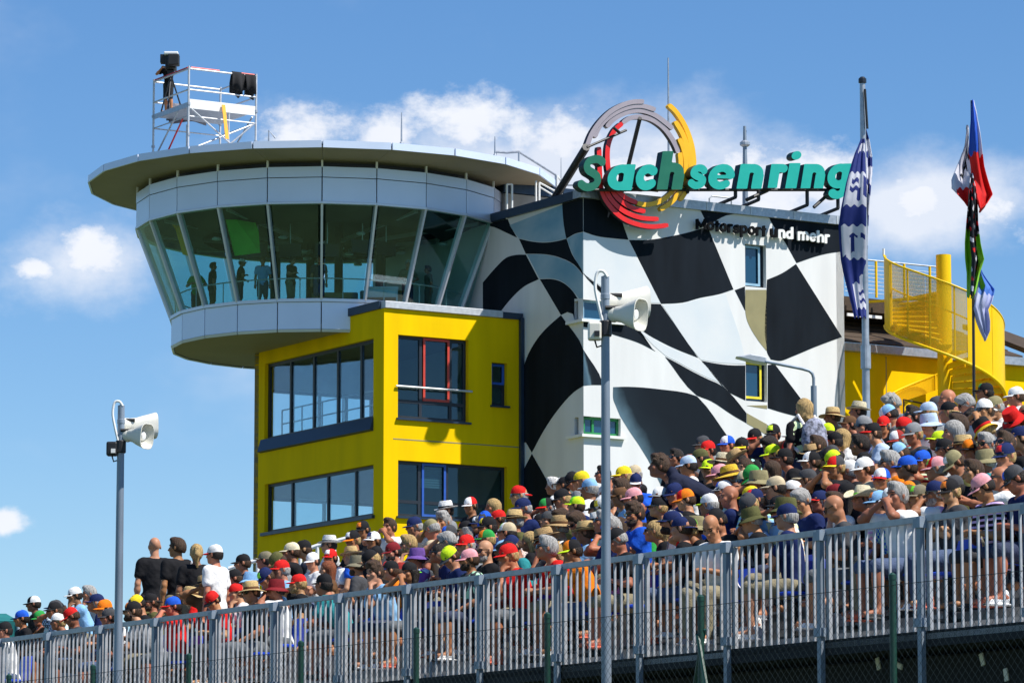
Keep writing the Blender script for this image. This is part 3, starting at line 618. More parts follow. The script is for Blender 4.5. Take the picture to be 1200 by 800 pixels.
for k in range(nb):
    mb = MB(); mb.hexa([PS(.04, .04+(lenL-.08)*k/nb+.008, zt_-.09), PS(lenR-.04, .04+(lenL-.08)*k/nb+.008, zt_-.09), PS(lenR-.04, .04+(lenL-.08)*(k+1)/nb-.008, zt_-.09), PS(.04, .04+(lenL-.08)*(k+1)/nb-.008, zt_-.09)], (0,0,.07)); mb.build('deck_board', M['alu'], scf)
mb = MB(); mb.hexa([PS(.04,-.02,zt_-.2), PS(lenR-.04,-.02,zt_-.2), PS(lenR-.04,.005,zt_-.2), PS(.04,.005,zt_-.2)], (0,0,.3)); mb.build('toe_board', M['white'], scf)
mb = MB(); mb.hexa([PS(-.02,.04,zt_-.16), PS(-.02,lenL-.04,zt_-.16), PS(.005,lenL-.04,zt_-.16), PS(.005,.04,zt_-.16)], (0,0,.16)); mb.build('toe_board', M['grey_metal'], scf)
for (p, q, m) in (((0.05,-.05,zt_-.2),(lenR*.8,-.05,zroof+.1),'alu'), ((lenR-.05,-.06,zt_-.45),(lenR*.45,.1,zroof+.05),'grey_metal'), ((.05,.05,zroof+.1),(lenR*.95,.02,zt_-.5),'grey_metal'), ((-.05,lenL*.25,zt_-.2),(-.1,lenL*.95,zroof),'alu'), ((-.05,.3,zt_-.5),(-.1,lenL*.6,zroof),'rail_red'), ((lenR,lenL*.1,zt_-.2),(lenR,lenL*.9,zroof+.1),'grey_metal'), ((lenR*.5,lenL,zt_-.2),(lenR*.5,lenL,zroof),'alu'),((lenR*.6,0.02,zt_-.2),(lenR*.6,0.02,zroof),'alu')):
    mb = MB(); mb.tube([PS(*p), PS(*q)], 0.028); mb.build('brace', M[m], scf)
mb = MB(); a = PS(lenR*.5,-.06,zt_+.02); b = pix(266, 163, SCY-.05); mb.hexa([a-T*.06, a+T*.06, b+T*.06, b-T*.06], NR*.02); tag(mb.build('strap', mat('orange_webbing', (0.8,0.33,0.01), .7), None, loc=b), 'orange ratchet strap tying the scaffold deck down to the roof', 'strap')
M['cloth_black'] = mat('black_cloth', (0.010,0.010,0.012), 0.9, bump=.4, bscale=6); M['cloth_grey'] = mat('grey_towel_cloth', (0.16,0.16,0.19), 0.95, var=.5, scale=4, bump=.4, bscale=6)
def draped(name, label, cat, a, b, drop, m, seed, th=0.14):
    """cloth folded over a rail: front and back leaf with folds"""
    rr = random.Random(seed); n = 14; mb = MB(); d = (b-a); nrm = Vector((d.y, -d.x, 0)).normalized()
    ph = rr.random()*6
    rows = [(1, drop), (1, drop*.5), (.75, 0.06), (0, -0.05), (-.75, .06), (-1, drop*.45), (-1, drop*.8)]
    vs, fs = [], []
    for j, (s, z) in enumerate(rows):
        for i in range(n+1):
            f = i/n; e = drop*.12*math.sin(f*5+ph)*(z/drop if z > .1 else 0)
            wv = th*s*(.55+.45*math.sin(f*8+ph*2+s)*min(1, max(z, 0)/drop*2))
            vs.append(a.lerp(b, f) + nrm*wv - UP*(z+e))
    for j in range(len(rows)-1):
        for i in range(n): fs.append((j*(n+1)+i, j*(n+1)+i+1, (j+1)*(n+1)+i+1, (j+1)*(n+1)+i))
    mb.add(vs, fs); o = mb.build(name, M[m], None, smooth=True, loc=a); md = o.modifiers.new('thick', 'SOLIDIFY'); md.thickness = 0.025
    return tag(o, label, cat)
draped('jacket', 'black jacket hanging over the scaffold rail, nearest its right corner', 'jacket', PS(lenR-.05,0,ztop_+.03), PS(lenR-.42,0,ztop_+.03), .72, 'cloth_black', 1)
draped('jacket', 'wider black jacket hanging on the scaffold rail beside the corner jacket', 'jacket', PS(lenR-.44,0,ztop_+.03), PS(lenR-.88,0,ztop_+.03), .70, 'cloth_black', 2, .17)
draped('towel', 'greyish patterned cloths draped over the middle rail at the back of the scaffold', 'cloth', PS(lenR*.22,lenL,zmid-.02), PS(lenR*.78,lenL,zmid-.02), .55, 'cloth_grey', 3)
# broadcast camera on a pedestal, held by the camera operator
cp = pix(200.5, 70, SCY+lenL*.55); cb = Vector((cp.x, cp.y, zt_))
bc = empty('broadcast_camera', cb, 'large black broadcast camera with white hood on the scaffold platform', 'camera')
mb = MB(); 
for k in range(3):
    t = k*2.094+.4; mb.tube([cb+UP*1.15, cb+Vector((math.cos(t)*.4, math.sin(t)*.4, 0))], 0.025)
mb.build('tripod', M['black'], bc)
mb = MB(); mb.box(cb+UP*1.22, (.2,0,0), (0,.2,0), (0,0,.16)); mb.build('head', M['black'], bc, bevel=.02)
mb = MB(); mb.box(cb+UP*1.52, (.34,0,0), (0,.5,0), (0,0,.42)); mb.build('camera_body', M['black'], bc, bevel=.03)
mb = MB(); mb.box(cb+UP*1.55+Vector((.12,-.38,0)), (.36,0,0), (0,.34,0), (0,0,.36)); mb.build('lens_hood', M['black'], bc, bevel=.03)
mb = MB(); mb.box(cb+UP*1.80+Vector((.02,-.1,0)), (.46,0,0), (0,.5,0), (0,0,.10)); mb.build('rain_cover', M['white'], bc, bevel=.03)
mb = MB(); mb.box(cb+UP*1.66+Vector((-.25,.0,0)), (.18,0,0), (0,.3,0), (0,0,.28)); mb.build('viewfinder', M['black'], bc, bevel=.02)
# ladder rail at the right rim, small handle
mb = MB(); hy = DC-1.6
pts = [pix(581,178,hy), pix(594,179,hy), pix(608,178,hy), pix(651,205,hy+1), pix(652,222,hy+1)]
lr = empty('ladder_rail', pts[0], 'thin bent handrail at the right rim of the round roof', 'handrail'); mb.tube(pts, 0.04); mb.build('rail', M['grey_metal'], lr)
mb = MB(); mb.tube([pts[2], pts[2]-UP*.55], .03); mb.tube([pts[0], pts[0]-UP*.3], .03); mb.build('post', M['grey_metal'], lr)
a = pix(315,155,SCY+1); hh = empty('hatch_handle', a, 'small bent pipe handle on the roof right of the scaffold', 'handle'); mb = MB(); mb.tube([a-UP*.35, a+UP*.05, pix(323,162,SCY+1)], .03); mb.build('pipe', M['grey_metal'], hh)

# ------------------------------------------------------------------ on the mural building roof
zm = ztm + 0.2
def at_roof(px, off):            # foot on the front line of the roof, set back from it
    a = plane_az(px, 240, K + F*off, T)[0]; p = K + F*off + T*a; p.z = ztm - .1; return p
pe = at_roof(640, 6.0)
ph = empty('roof_shed', pe, 'beige rooftop shed with dark blue top edge behind the mural building parapet', 'shed')
L_ = [plane_az(x, 240, K+F*6.0, T)[0] for x in (592, 668)]
zs1 = pix(640, 219, pe.y).z
mb = MB(); q = K + F*6.0; mb.hexa([q+T*L_[0]+UP*(ztm-.1), q+T*L_[1]+UP*(ztm-.1), q+T*L_[1]+F*2.2+UP*(ztm-.1), q+T*L_[0]+F*2.2+UP*(ztm-.1)], (0,0,zs1-ztm-.25)); mb.build('wall', M['concrete'], ph)
mb = MB(); mb.hexa([q+T*(L_[0]-.1)-F*.1+UP*(zs1-.33), q+T*(L_[1]+.1)-F*.1+UP*(zs1-.33), q+T*(L_[1]+.1)+F*2.3+UP*(zs1-.33), q+T*(L_[0]-.1)+F*2.3+UP*(zs1-.33)], (0,0,.33)); mb.build('roof_edge', M['navy'], ph)
rl = empty('roof_railing', at_roof(620, 4.5), 'white roof stair railing between the round tower and the sign', 'railing')
RP = lambda px, py, off: Vector((*(at_roof(px, off).xy), pix(px, py, at_roof(px, off).y).z))
mb = MB()
for px, y0 in ((594,216),(600,216),(628,212),(632,214),(653,206),(658,213)): mb = MB(); a = RP(px,y0,4.5); mb.tube([Vector((a.x,a.y,ztm-.1)), a], .035); mb.build('post', M['white'], rl)
for (p, q) in (((632,214),(658,228)), ((632,219),(655,233)), ((653,206),(658,213)), ((594,216),(600,216))): mb = MB(); mb.tube([RP(*p,4.5), RP(*q,4.5)], .03); mb.build('rail', M['white'], rl)
gr = empty('guard_rail', at_roof(670, 2.0), 'dark square guard rail behind the letter S on the roof', 'railing')
mb = MB(); mb.tube([RP(660,232,2.), RP(660,217,2.), RP(684,217,2.), RP(684,230,2.)], .03, 6); mb.build('rail', M['navy'], gr)
rod('antenna_mast', 'thick grey antenna mast with collar on the roof behind the letters n and r', 873.5, 148, 252, at_roof(873,3.).y, .10, 'pole_metal')[0]
a = RP(873.5,172,3.); mb = MB(); mb.lathe([(.10,0),(.17,.05),(.17,.14),(.10,.2)], 12, a); am = bpy.data.objects['antenna_mast']; mb.build('collar', M['grey_metal'], am)
mb = MB(); mb.tube([RP(873.5,188,3.)-UP*.1, RP(873.5,153,3.)], .055, 8); mb.build('antenna', M['black'], am)
rod('flagless_pole', 'very tall thin pole rising behind the ring emblem on the roof', 784, 68, 250, at_roof(784,4.).y, .045, 'grey_metal', 'pole')
rod('whip_antenna', 'very thin whip antenna left of the sign on the roof', 657.5, 185, 222, at_roof(657,3.).y, .015, 'grey_metal', 'antenna')

# ------------------------------------------------------------------ roof sign: letters, ring emblem, struts
SO = 0.75                                                        # sign plane stands this far in front of the wall
SP0 = K + NR*SO
def sp(px, py, k=0): a, z = plane_az(px, py, SP0, T); p = SP0 + T*a + NR*k; p.z = z; return p
sgn = empty('roof_sign', sp(835, 224), 'large roof sign of teal and dark green letters above the chequered mural', 'sign')
def glyph_poly(ch, size=1.0, offset=0.0, shear=0.0):
    cu = bpy.data.curves.new('glyph', 'FONT'); cu.body = ch; cu.size = size; cu.offset = offset; cu.shear = shear; cu.extrude = 0.5; cu.resolution_u = 5
    o = bpy.data.objects.new('glyph', cu); dg = bpy.context.evaluated_depsgraph_get(); col.objects.link(o); dg.update()
    me = bpy.data.meshes.new_from_object(o.evaluated_get(bpy.context.evaluated_depsgraph_get()))
    vs = [tuple(v.co) for v in me.vertices]; fs = [tuple(p.vertices) for p in me.polygons]
    bpy.data.objects.remove(o); bpy.data.curves.remove(cu); bpy.data.meshes.remove(me); return vs, fs
def smooth(pts, n=4):            # Catmull-Rom
    out = []; P_ = [pts[0]] + list(pts) + [pts[-1]]
    for i in range(1, len(P_)-2):
        p0, p1, p2, p3 = [Vector((*p, 0)) for p in P_[i-1:i+3]]
        for k in range(n):
            t = k/n; out.append(0.5*((2*p1)+(p2-p0)*t+(2*p0-5*p1+4*p2-p3)*t*t+(3*p1-p0-3*p2+p3)*t**3))
    out.append(Vector((*pts[-1], 0))); return out
def arc(cx, cy, rx, ry, a0, a1, n=14): return [(cx+rx*math.cos(R(a0+(a1-a0)*i/n)), cy+ry*math.sin(R(a0+(a1-a0)*i/n))) for i in range(n+1)]
def strokes(ch, r):
    """centre lines of a heavy rounded letter, x-height 1"""
    e = 1-r; st = lambda x, y0=0.0, y1=1.0: ('box', x-r, x+r, y0, y1)
    q = r*.86; arch = lambda x0, x1: [(x0, .50)] + arc((x0+x1)/2, 1-q-.24, (x1-x0)/2, .24, 165, 8, 10)
    bowl = arc(.47, .5, .47-q, .5-q, 0, 360, 20); cr = lambda pts: [(p.x, p.y) for p in smooth(pts, 5)]
    return {'a': [bowl, st(.94-r)], 'd': [bowl, st(.94-r, 0, 1.42)], 'c': [arc(.5, .5, .5-q, .5-q, 46, 314)], 'o': [arc(.5, .5, .5-q, .5-q, 0, 360, 20)],
      'e': [arc(.5, .5, .5-q, .5-q, 8, 308), ('box', .14, .93, .43, .57)], 'n': [st(r), arch(r, .94-r), ('box', .94-2*r, .94, 0, .58)], 'u': [('box', 0, 2*r, .42, 1), arc(.47, q+.24, .47-q, .24, 180, 350, 10), st(.94-r)],
      'h': [st(r, 0, 1.42), arch(r, .94-r), ('box', .94-2*r, .94, 0, .58)], 'r': [st(r), [(r, .52)]+arc(.44, 1-q-.22, .44-r, .22, 165, 62, 8)], 'i': [st(r), [(r, 1.30), (r+.004, 1.30)]],
      'm': [st(r), arch(r, .76), ('box', .76-r, .76+r, 0, .58), arch(.76, 1.5-r), ('box', 1.5-2*r, 1.5, 0, .58)],
      'M': [st(r, 0, 1.4), st(1.44-r, 0, 1.4), [(r, 1.40-r), (.72, .40), (1.44-r, 1.40-r)]], 't': [st(.32, 0, 1.30), ('box', 0, .66, .76, .98)], 'p': [st(r, -.42, 1), arc(.53, .5, .53-q, .5-q, 0, 360, 20)],
      's': [cr([(.76,.74),(.64,.83),(.45,.85),(.27,.77),(.24,.63),(.40,.53),(.60,.46),(.75,.37),(.72,.22),(.56,.15),(.36,.15),(.17,.25)])],
      'S': [cr([(x*1.2, y*1.42) for x, y in ((.90,.80),(.76,.87),(.56,.885),(.36,.83),(.27,.71),(.36,.58),(.56,.50),(.74,.41),(.80,.28),(.70,.16),(.50,.11),(.30,.12),(.12,.20))])],
      'g': [bowl, ('box', .94-2*r, .94, .0, 1.0), [(.94-r, .05), (.94-r, -.02)]+arc(.5, -.02, .44-r, .40-q, 0, -140, 10)]}[ch]
def letter(ch, x0, x1, ytop, ybot, m, parent, fn, depth, r=.19, shear=0.16, name='letter', side=None, h=.028):
    """one raised letter grown from its strokes, fitted to the box x0..x1 / ytop..ybot on the sign plane"""
    q_ = r*.86; S_ = strokes(ch, r); P_ = [p for s in S_ for p in ([(s[1]+q_, s[3]+q_), (s[2]-q_, s[4]-q_)] if s[0] == 'box' else s)]; ax, bx = min(p[0] for p in P_)-q_, max(p[0] for p in P_)+q_; ay, by = min(p[1] for p in P_)-q_, max(p[1] for p in P_)+q_
    sz = (np.array([bx-ax, by-ay])+.16); nx, ny = np.ceil(sz/h).astype(int); X = ax-.08+h*np.arange(nx)[:,None]; Y = ay-.08+h*np.arange(ny)[None,:]; D = np.full((nx, ny), 9.0)
    for s in S_:
        if s[0] == 'box':
            dx, dy = np.abs(X-(s[1]+s[2])/2)-(s[2]-s[1])/2, np.abs(Y-(s[3]+s[4])/2)-(s[4]-s[3])/2; D = np.minimum(D, np.hypot(np.maximum(dx, 0), np.maximum(dy, 0))+np.minimum(np.maximum(dx, dy), 0)); continue
        for (px, py), (qx, qy) in zip(s[:-1], s[1:]):
            dx, dy = qx-px, qy-py; t = np.clip(((X-px)*dx+(Y-py)*dy)/max(dx*dx+dy*dy, 1e-9), 0, 1); D = np.minimum(D, np.hypot(X-px-t*dx, Y-py-t*dy)-q_)
    v2, segs = contour2(D, ax-.08, ay-.08, h)
    sh0 = min(v2[:,0]+shear*v2[:,1]); sh1 = max(v2[:,0]+shear*v2[:,1]); vs = []; n = len(v2)
    def W(p, k): u = (p[0]+shear*p[1]-sh0)/(sh1-sh0); t = (p[1]-ay)/(by-ay); return fn(x0+(x1-x0)*u, ybot+(ytop-ybot)*t)+NR*(k*depth)
    nxt = dict(segs); loops = []; left = set(nxt)
    while left:
        s0 = left.pop(); lp = [s0]; k = nxt[s0]
        while k != s0 and k in left: left.discard(k); lp.append(k); k = nxt[k]
        loops.append(lp[::2] if len(lp) > 60 else lp)
    bm = bmesh.new(); ring_f = []; cu = bpy.data.curves.new('outline', 'CURVE'); cu.dimensions = '2D'; cu.fill_mode = 'BOTH'; cu.extrude = .5
    for lp in loops:
        sp_ = cu.splines.new('POLY'); sp_.points.add(len(lp)-1)
        for i_, k in enumerate(lp): sp_.points[i_].co = (v2[k][0], v2[k][1], 0, 1)
        sp_.use_cyclic_u = True
    o = bpy.data.objects.new('outline', cu); col.objects.link(o); me = bpy.data.meshes.new_from_object(o.evaluated_get(bpy.context.evaluated_depsgraph_get())); bpy.data.objects.remove(o); bpy.data.curves.remove(cu)
    out = [W(v.co, v.co.z) for v in me.vertices]; fs = [tuple(p.vertices) for p in me.polygons]; fl = [abs(p.normal.z) > .5 for p in me.polygons]; bpy.data.meshes.remove(me); bm.free()
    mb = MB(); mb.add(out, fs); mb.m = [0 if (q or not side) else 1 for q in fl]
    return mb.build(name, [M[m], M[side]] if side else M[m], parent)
def contour2(D, ox, oy, h):
    """closed outline of D<0 by dual contouring on a 2D grid: vertices and directed segments"""
    ins = D < 0; nx, ny = D.shape; idx = {}; V = []
    def vert(i, j):
        if (i, j) in idx: return idx[(i, j)]
        c = [(0,0),(1,0),(1,1),(0,1)]; P_ = []
        for a in range(4):
            p, q = c[a], c[(a+1) % 4]; f0, f1 = D[i+p[0], j+p[1]], D[i+q[0], j+q[1]]
            if (f0 < 0) != (f1 < 0): t = f0/(f0-f1); P_.append((p[0]+t*(q[0]-p[0]), p[1]+t*(q[1]-p[1])))
        m_ = np.mean(P_, 0); idx[(i, j)] = len(V); V.append((ox+(i+m_[0])*h, oy+(j+m_[1])*h)); return idx[(i, j)]
    S_ = []
    for i, j in np.argwhere(ins[:-1,:] != ins[1:,:]):
        a, b = vert(i, j-1), vert(i, j); S_.append((a, b) if ins[i, j] else (b, a))
    for i, j in np.argwhere(ins[:,:-1] != ins[:,1:]):
        a, b = vert(i-1, j), vert(i, j); S_.append((b, a) if ins[i, j] else (a, b))
    return np.array(V), S_
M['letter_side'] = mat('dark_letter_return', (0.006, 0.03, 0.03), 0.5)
for (ch, x0, x1, yt, yb, m) in (('S',674,707,182.5,225,'teal_dark'),('a',709,742,193.5,224,'teal'),('c',742,767.5,193.5,224,'teal'),('h',766.5,799,178,223,'teal_dark'),('s',803,826,193.5,222.5,'teal'),('e',827,858,193,223,'teal'),
        ('n',860,892,193,222,'teal'),('r',896.5,920,193,221,'teal'),('i',917,936,178,221.5,'teal'),('n',935,964,193,221.5,'teal'),('g',966.5,996,192.5,234,'teal')):
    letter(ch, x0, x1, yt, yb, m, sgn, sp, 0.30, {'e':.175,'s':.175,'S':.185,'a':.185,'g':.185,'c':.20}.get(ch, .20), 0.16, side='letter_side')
emb = empty('ring_emblem', sp(758, 262), 'round emblem of grey, red and yellow swooshes behind the roof letters', 'emblem')
ARCS = [('mauve',[(140,315),(165,250),(205,190),(260,135),(320,100),(380,82),(438,80)]),('mauve',[(183,265),(205,215),(245,170),(300,132),(365,107),(430,102),(500,122)]),
 ('mauve',[(247,212),(280,175),(330,145),(385,128),(440,128),(500,150),(550,185),(592,220)]),('mauve',[(332,190),(370,165),(420,158),(480,170),(535,205),(575,250),(605,300),(623,343)]),
 ('red',[(325,193),(285,230),(258,285),(248,340),(250,410),(262,470),(290,530),(340,580),(402,607)]),('red',[(270,535),(300,580),(340,612),(390,638),(447,652)]),('red',[(240,530),(265,580),(310,630),(365,664),(435,686),(518,691)]),
 ('red',[(209,315),(212,400),(216,500),(235,575),(280,640),(340,690),(410,718),(485,730),(570,722)]),
 ('amber',[(625,346),(630,400),(625,460),(605,520),(565,570),(510,605),(450,617),(404,609)]),('amber',[(624,272),(645,320),(658,380),(658,440),(640,520),(600,585),(565,618),(525,642)]),
 ('amber',[(605,182),(640,240),(668,310),(684,380),(686,450),(668,530),(632,592)]),('amber',[(573,95),(610,130),(650,190),(680,260),(698,330),(706,410)])]
for i, (m, pts) in enumerate(ARCS):
    c = smooth(pts); n = len(c); vs = []; hw = 12.0
    for j, p in enumerate(c):
        t = (c[min(j+1,n-1)]-c[max(j-1,0)]).normalized(); q = Vector((-t.y, t.x, 0)); tp = hw*(1 if 0 < j < n-1 else .72)
        for s_, k in ((1,0.12),(-1,0.12),(-1,-0.12),(1,-0.12)):
            x, y = p.x + q.x*tp*s_, p.y + q.y*tp*s_; vs.append(sp(660 + x/4.444, 100 + y/4.444, k*.65 - .26 - (0.02*(i % 4))))
    fs = [(0,1,2,3), tuple((n-1)*4+k for k in (3,2,1,0))]
    for j in range(n-1):
        for k in range(4): fs.append((j*4+k, j*4+(k+1) % 4, (j+1)*4+(k+1) % 4, (j+1)*4+k))
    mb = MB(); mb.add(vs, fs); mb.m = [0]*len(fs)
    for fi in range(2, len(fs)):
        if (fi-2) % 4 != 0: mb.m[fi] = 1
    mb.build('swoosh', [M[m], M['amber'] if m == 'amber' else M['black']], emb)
ZR = Vector((0,0,ztm+.1))
def strut(p, q, r, par, name='strut'): mb = MB(); mb.tube([p, q], r, 8); return mb.build(name, M['black'], par)
strut(sp(689,172,-.1), Vector((*at_roof(640,3.2).xy, ztm)), .13, emb)
strut(sp(752,138,-.1), Vector((*at_roof(722,2.6).xy, ztm)), .07, emb)
strut(sp(736,152,-.1), sp(690,172,-.1), .04, emb); strut(sp(718,150,.05), sp(725,156,.05), .05, emb)
for px in (702, 745, 810, 866, 893, 950, 986):
    a = sp(px, 219, -.2); b = Vector((*(at_roof(px+6,.6).xy), ztm+.1)); strut(a, Vector((a.x,a.y,0))+UP*(ztm+.35) if px not in () else b, .06, sgn, 'post')
    foot = Vector((a.x, a.y, ztm+.35)); strut(foot, Vector((*((K+F*.5+T*((a-K).dot(T))).xy), ztm+.25)), .06, sgn, 'post_foot')
for (p, q) in (((904,222),(879,244)), ((980,222),(958,252)), ((775,222),(752,243)), ((786,218),(766,240))):
    a = sp(*p, -.2); b = sp(*q, -.2); strut(a, Vector((b.x, b.y, max(b.z, ztm+.3))), .06, sgn, 'strut')
mb = MB(); mb.tube([sp(696,221.5,-.2), sp(992,221.5,-.2)], .05); mb.build('carrier_rail', M['black'], sgn)
# raised wall lettering
wl_ = empty('wall_lettering', K + T*((plane_az(895,280,K,T)[0])) + UP*pix(895,290,130).z, 'raised black and white letters along the top of the chequered wall', 'lettering')
WP0 = K + NR*0.17
def wp(px, py): a, z = plane_az(px, py, WP0, T); p = WP0 + T*a; p.z = z; return p
M['letter_black'] = mat('black_letter', (0.008,0.0085,0.01), .8, spec=.05); M['letter_white'] = mat('white_letter', (0.82,0.82,0.80), .5)
txt = "Motorsport und mehr"
adv = []; x = 0
WID = dict(M=1.35, o=.95, t=.62, r=.68, s=.85, p=.98, u=.95, n=.95, d=.98, m=1.45, e=.92, h=.95); WID[' '] = .45
for ch in txt: adv.append((ch, x, WID[ch])); x += WID[ch]
X0, X1 = 815.5, 972.5; k_ = (X1-X0)/x
for i, (ch, a, wd) in enumerate(adv):
    if ch == ' ': continue
    xa = X0 + a*k_; xb = X0 + (a+wd*.93)*k_; bl = 269.0 + (xa-X0)*(286.0-269.0)/(X1-X0)
    asc = {'M':12.5,'t':12.8,'d':14.2,'h':14.2}.get(ch, 10.6); dsc = 3.6 if ch == 'p' else 0
    letter(ch, xa, xb, bl-asc, bl+dsc, 'letter_black' if i <= 11 else 'letter_white', wl_, wp, 0.06, .165, 0.0, h=.04)
# ------------------------------------------------------------------ low yellow building with spiral stair
W0 = K + T*LR + F*0.45
low = empty('low_building', W0, 'low yellow building with dark board roof right of the chequered wall', 'building')
zg = pix(990, 402, W0.y).z
mb = MB(); LLOW = 13.0; wall_mesh(mb, W0, T, NR, LLOW, 0, zg-.25, (), .3); mb.build('wall', M['yellow'], low)
for a, b in ((0, 4.55), (4.55, LLOW)):
    mb = MB(); mb.box(W0 + T*((a+b)/2) + NR*.1 + UP*(zg-.12), T*(b-a-.01), NR*.4, UP*.26); mb.build('gutter', M['grey_metal'], low)
for a in (2.0, 5.6, 8.5): 
    mb = MB(); mb.box(W0 + T*a + NR*.003 + UP*(zg/2), T*.03, NR*.008, UP*(zg-.6)); mb.build('panel_joint', M['olive_paint'], low)
zrd = 2.0; dr = 5.5; nbd = 7
for a0, a1 in ((0.0, 7.35), (7.35, 7.7)):
    for k in range(nbd):
        e = 0 if a1 < 7.5 else 0
        f0, f1 = k/nbd, (k+1)/nbd; x1 = LLOW*.51 if a1 < 7.4 else a1
        if a1 > 7.4: continue
        q = lambda a, f: W0 + T*a + F*(dr*f-.1) + UP*(zg + .02 + zrd*f)
        mb = MB(); mb.hexa([q(0, f0)+UP*.03, q(7.6, f0)+UP*.03, q(7.6, f1), q(0, f1)], (0,0,.06)); mb.build('roof_board', M['wood'], low)
mb = MB(); q = lambda a, f: W0 + T*a + F*(dr*f-.1) + UP*(zg + zrd*f)
mb.hexa([q(8.5,0), q(10.2,0), q(9.9,.8), q(8.5,.8)], (0,0,.18)); mb.build('roof_board', M['wood'], low)
mb = MB(); mb.hexa([W0+F*.3+UP*.1, W0+T*LLOW+F*.3+UP*.1, W0+T*LLOW+F*dr+UP*.1, W0+F*dr+UP*.1], (0,0,zg-.3)); mb.build('core', M['yellow'], low)
# thin yellow stair handrail and panel at the foot of the wall
ax = pix(1107, 400, 0.1 + (W0 + T*3.9).y); 
aS = plane_az(1107, 400, W0 + NR*2.02, T)[0]; AX = W0 + NR*2.02 + T*aS; AX.z = 0
st = empty('spiral_staircase', AX, 'bright yellow steel spiral staircase with perforated curved guard', 'staircase')
sY = FPX/AX.y; RS = 70.5/sY; zA = lambda y: pix(1107, y, AX.y).z
mb = MB(); mb.tube([AX, AX+UP*zA(299)], 9.0/sY, 24); mb.build('column', M['yellow_metal'], st, smooth=True)
TH_C = math.atan2(-AX.y, -AX.x)            # direction to the camera
def pol(ang, r, z):                        # ang: 180 = left of the picture, 270 = nearest, 360 = right
    t = TH_C + R(ang - 270); return Vector((AX.x + r*math.cos(t), AX.y + r*math.sin(t), z))
zl, zr = pix(1037, 376, AX.y).z, pix(1178, 462, AX.y).z
zh = lambda ang: zl + (zr - zl) * (ang - 180) / 180.0
GH = pix(1037, 298, AX.y).z - zl; GH2 = pix(1178, 383, AX.y).z - zr
gh = lambda ang: GH + (GH2-GH)*(min(max(ang,180),360)-180)/180
def guard(a0, a1, m, name, n=10, r=RS, lo=-.12, hi=1.0):
    vs, fs = [], []
    for i in range(n+1):
        a = a0+(a1-a0)*i/n
        for rr in (r, r-.025): vs += [pol(a, rr, zh(a)+lo), pol(a, rr, zh(a)+gh(a)*hi)]
    for i in range(n):
        b = i*4; c = b+4; fs += [(b,c,c+1,b+1), (b+2,b+3,c+3,c+2), (b+1,c+1,c+3,b+3), (b,b+2,c+2,c)]
    fs += [(0,1,3,2), (n*4, n*4+2, n*4+3, n*4+1)]
    mb = MB(); mb.add(vs, fs); return mb.build(name, M[m], st, smooth=True)
guard(180, 206, 'yellow_metal', 'guard_plate', 6)
gs = [206.5, 252, 292, 322, 350]
for i in range(4): guard(gs[i]+.3, gs[i+1]-.3, 'perforated' if i < 2 else 'yellow_metal', 'guard_sheet' if i < 2 else 'guard_plate', 12)
guard(350.5, 420, 'yellow_metal', 'guard_plate', 12); guard(420.5, 520, 'perforated', 'guard_sheet', 16)
for (hi, r, nm) in ((1.0, .035, 'top_rail'), (.60, .028, 'hand_rail'), (-0.06, .05, 'bottom_rail')):
    mb = MB(); mb.tube([pol(a, RS-.01 if nm != 'hand_rail' else RS-.09, zh(a)+gh(a)*hi) for a in range(180 if nm != 'hand_rail' else 207, 521, 6)], r, 8); mb.build(nm, M['yellow_metal'], st, smooth=True)
for a in (181, 206, 232, 256, 280, 304, 330, 352, 376, 400, 430, 460):
    mb = MB(); mb.tube([pol(a, RS-.05, zh(a)-.1), pol(a, RS-.05, zh(a)+gh(a))], .032, 8); mb.build('baluster', M['yellow_metal'], st)
mb = MB(); mb.tube([pol(180, RS, zh(180)+GH), pol(180, RS, zh(180)+GH+.22)], .04); mb.build('finial', M['white'], st)
DA = 15.0; k = 0
for a in np.arange(112, 540, DA):
    z = zh(a) + .02; mb = MB(); q = [pol(a, .2, z), pol(a, RS-.04, z), pol(a+DA*.5, RS-.02, z), pol(a+DA, RS-.04, z), pol(a+DA, .2, z)]
    mb.prism(q, (0,0,.045)); t = mb.build('tread', M['yellow_metal'], st)
    q = [pol(a, .2, z-.001), pol(a, RS-.05, z-.001), pol(a, RS-.05, z-.15), pol(a, .2, z-.15)]
    e = (pol(a+5, 1, 0)-pol(a, 1, 0))*.12; mb = MB(); mb.hexa(q, e); mb.build('riser', M['yellow_metal'], st)
# upper landing that meets the roof terrace
zla = zh(112)+.05
mb = MB(); q0, q1 = pol(112, .25, zla), pol(112, RS, zla); mb.prism([q0, q1, q1 + F*1.6 - T*1.2, q0 + F*1.8], (0,0,.08)); mb.build('landing', M['yellow_metal'], st)
ter = empty('roof_terrace', W0 + F*1.2 + UP*(zg+.3), 'brown roof terrace with yellow posts and cable railing behind the spiral staircase', 'terrace')
zt0 = pix(1030, 353, W0.y+4).z; TP = lambda px, py, off: (lambda a_z: W0 + F*off + T*a_z[0] + UP*(a_z[1]))(plane_az(px, py, W0+F*off, T))
mb = MB(); a0, a1 = plane_az(992,360,W0+F*1.2,T)[0], plane_az(1100,360,W0+F*1.2,T)[0]
for k in range(3):
    z = zt0 - .55 + k*.17; mb = MB(); mb.box(W0 + F*(2.4+.1*k) + T*((a0+a1)/2) + UP*z, T*(a1-a0), F*2.4, UP*.155); mb.build('deck_board', M['wood'], ter)
mb = MB(); mb.box(W0 + F*1.17 + T*((a0+a1)/2-1.2) + UP*(zt0-.78), T*(a1-a0-2.4), F*.05, UP*.1); mb.build('edge_strip', M['white'], ter)
rz0, rz1 = zt0-.02, zt0 + 1.15
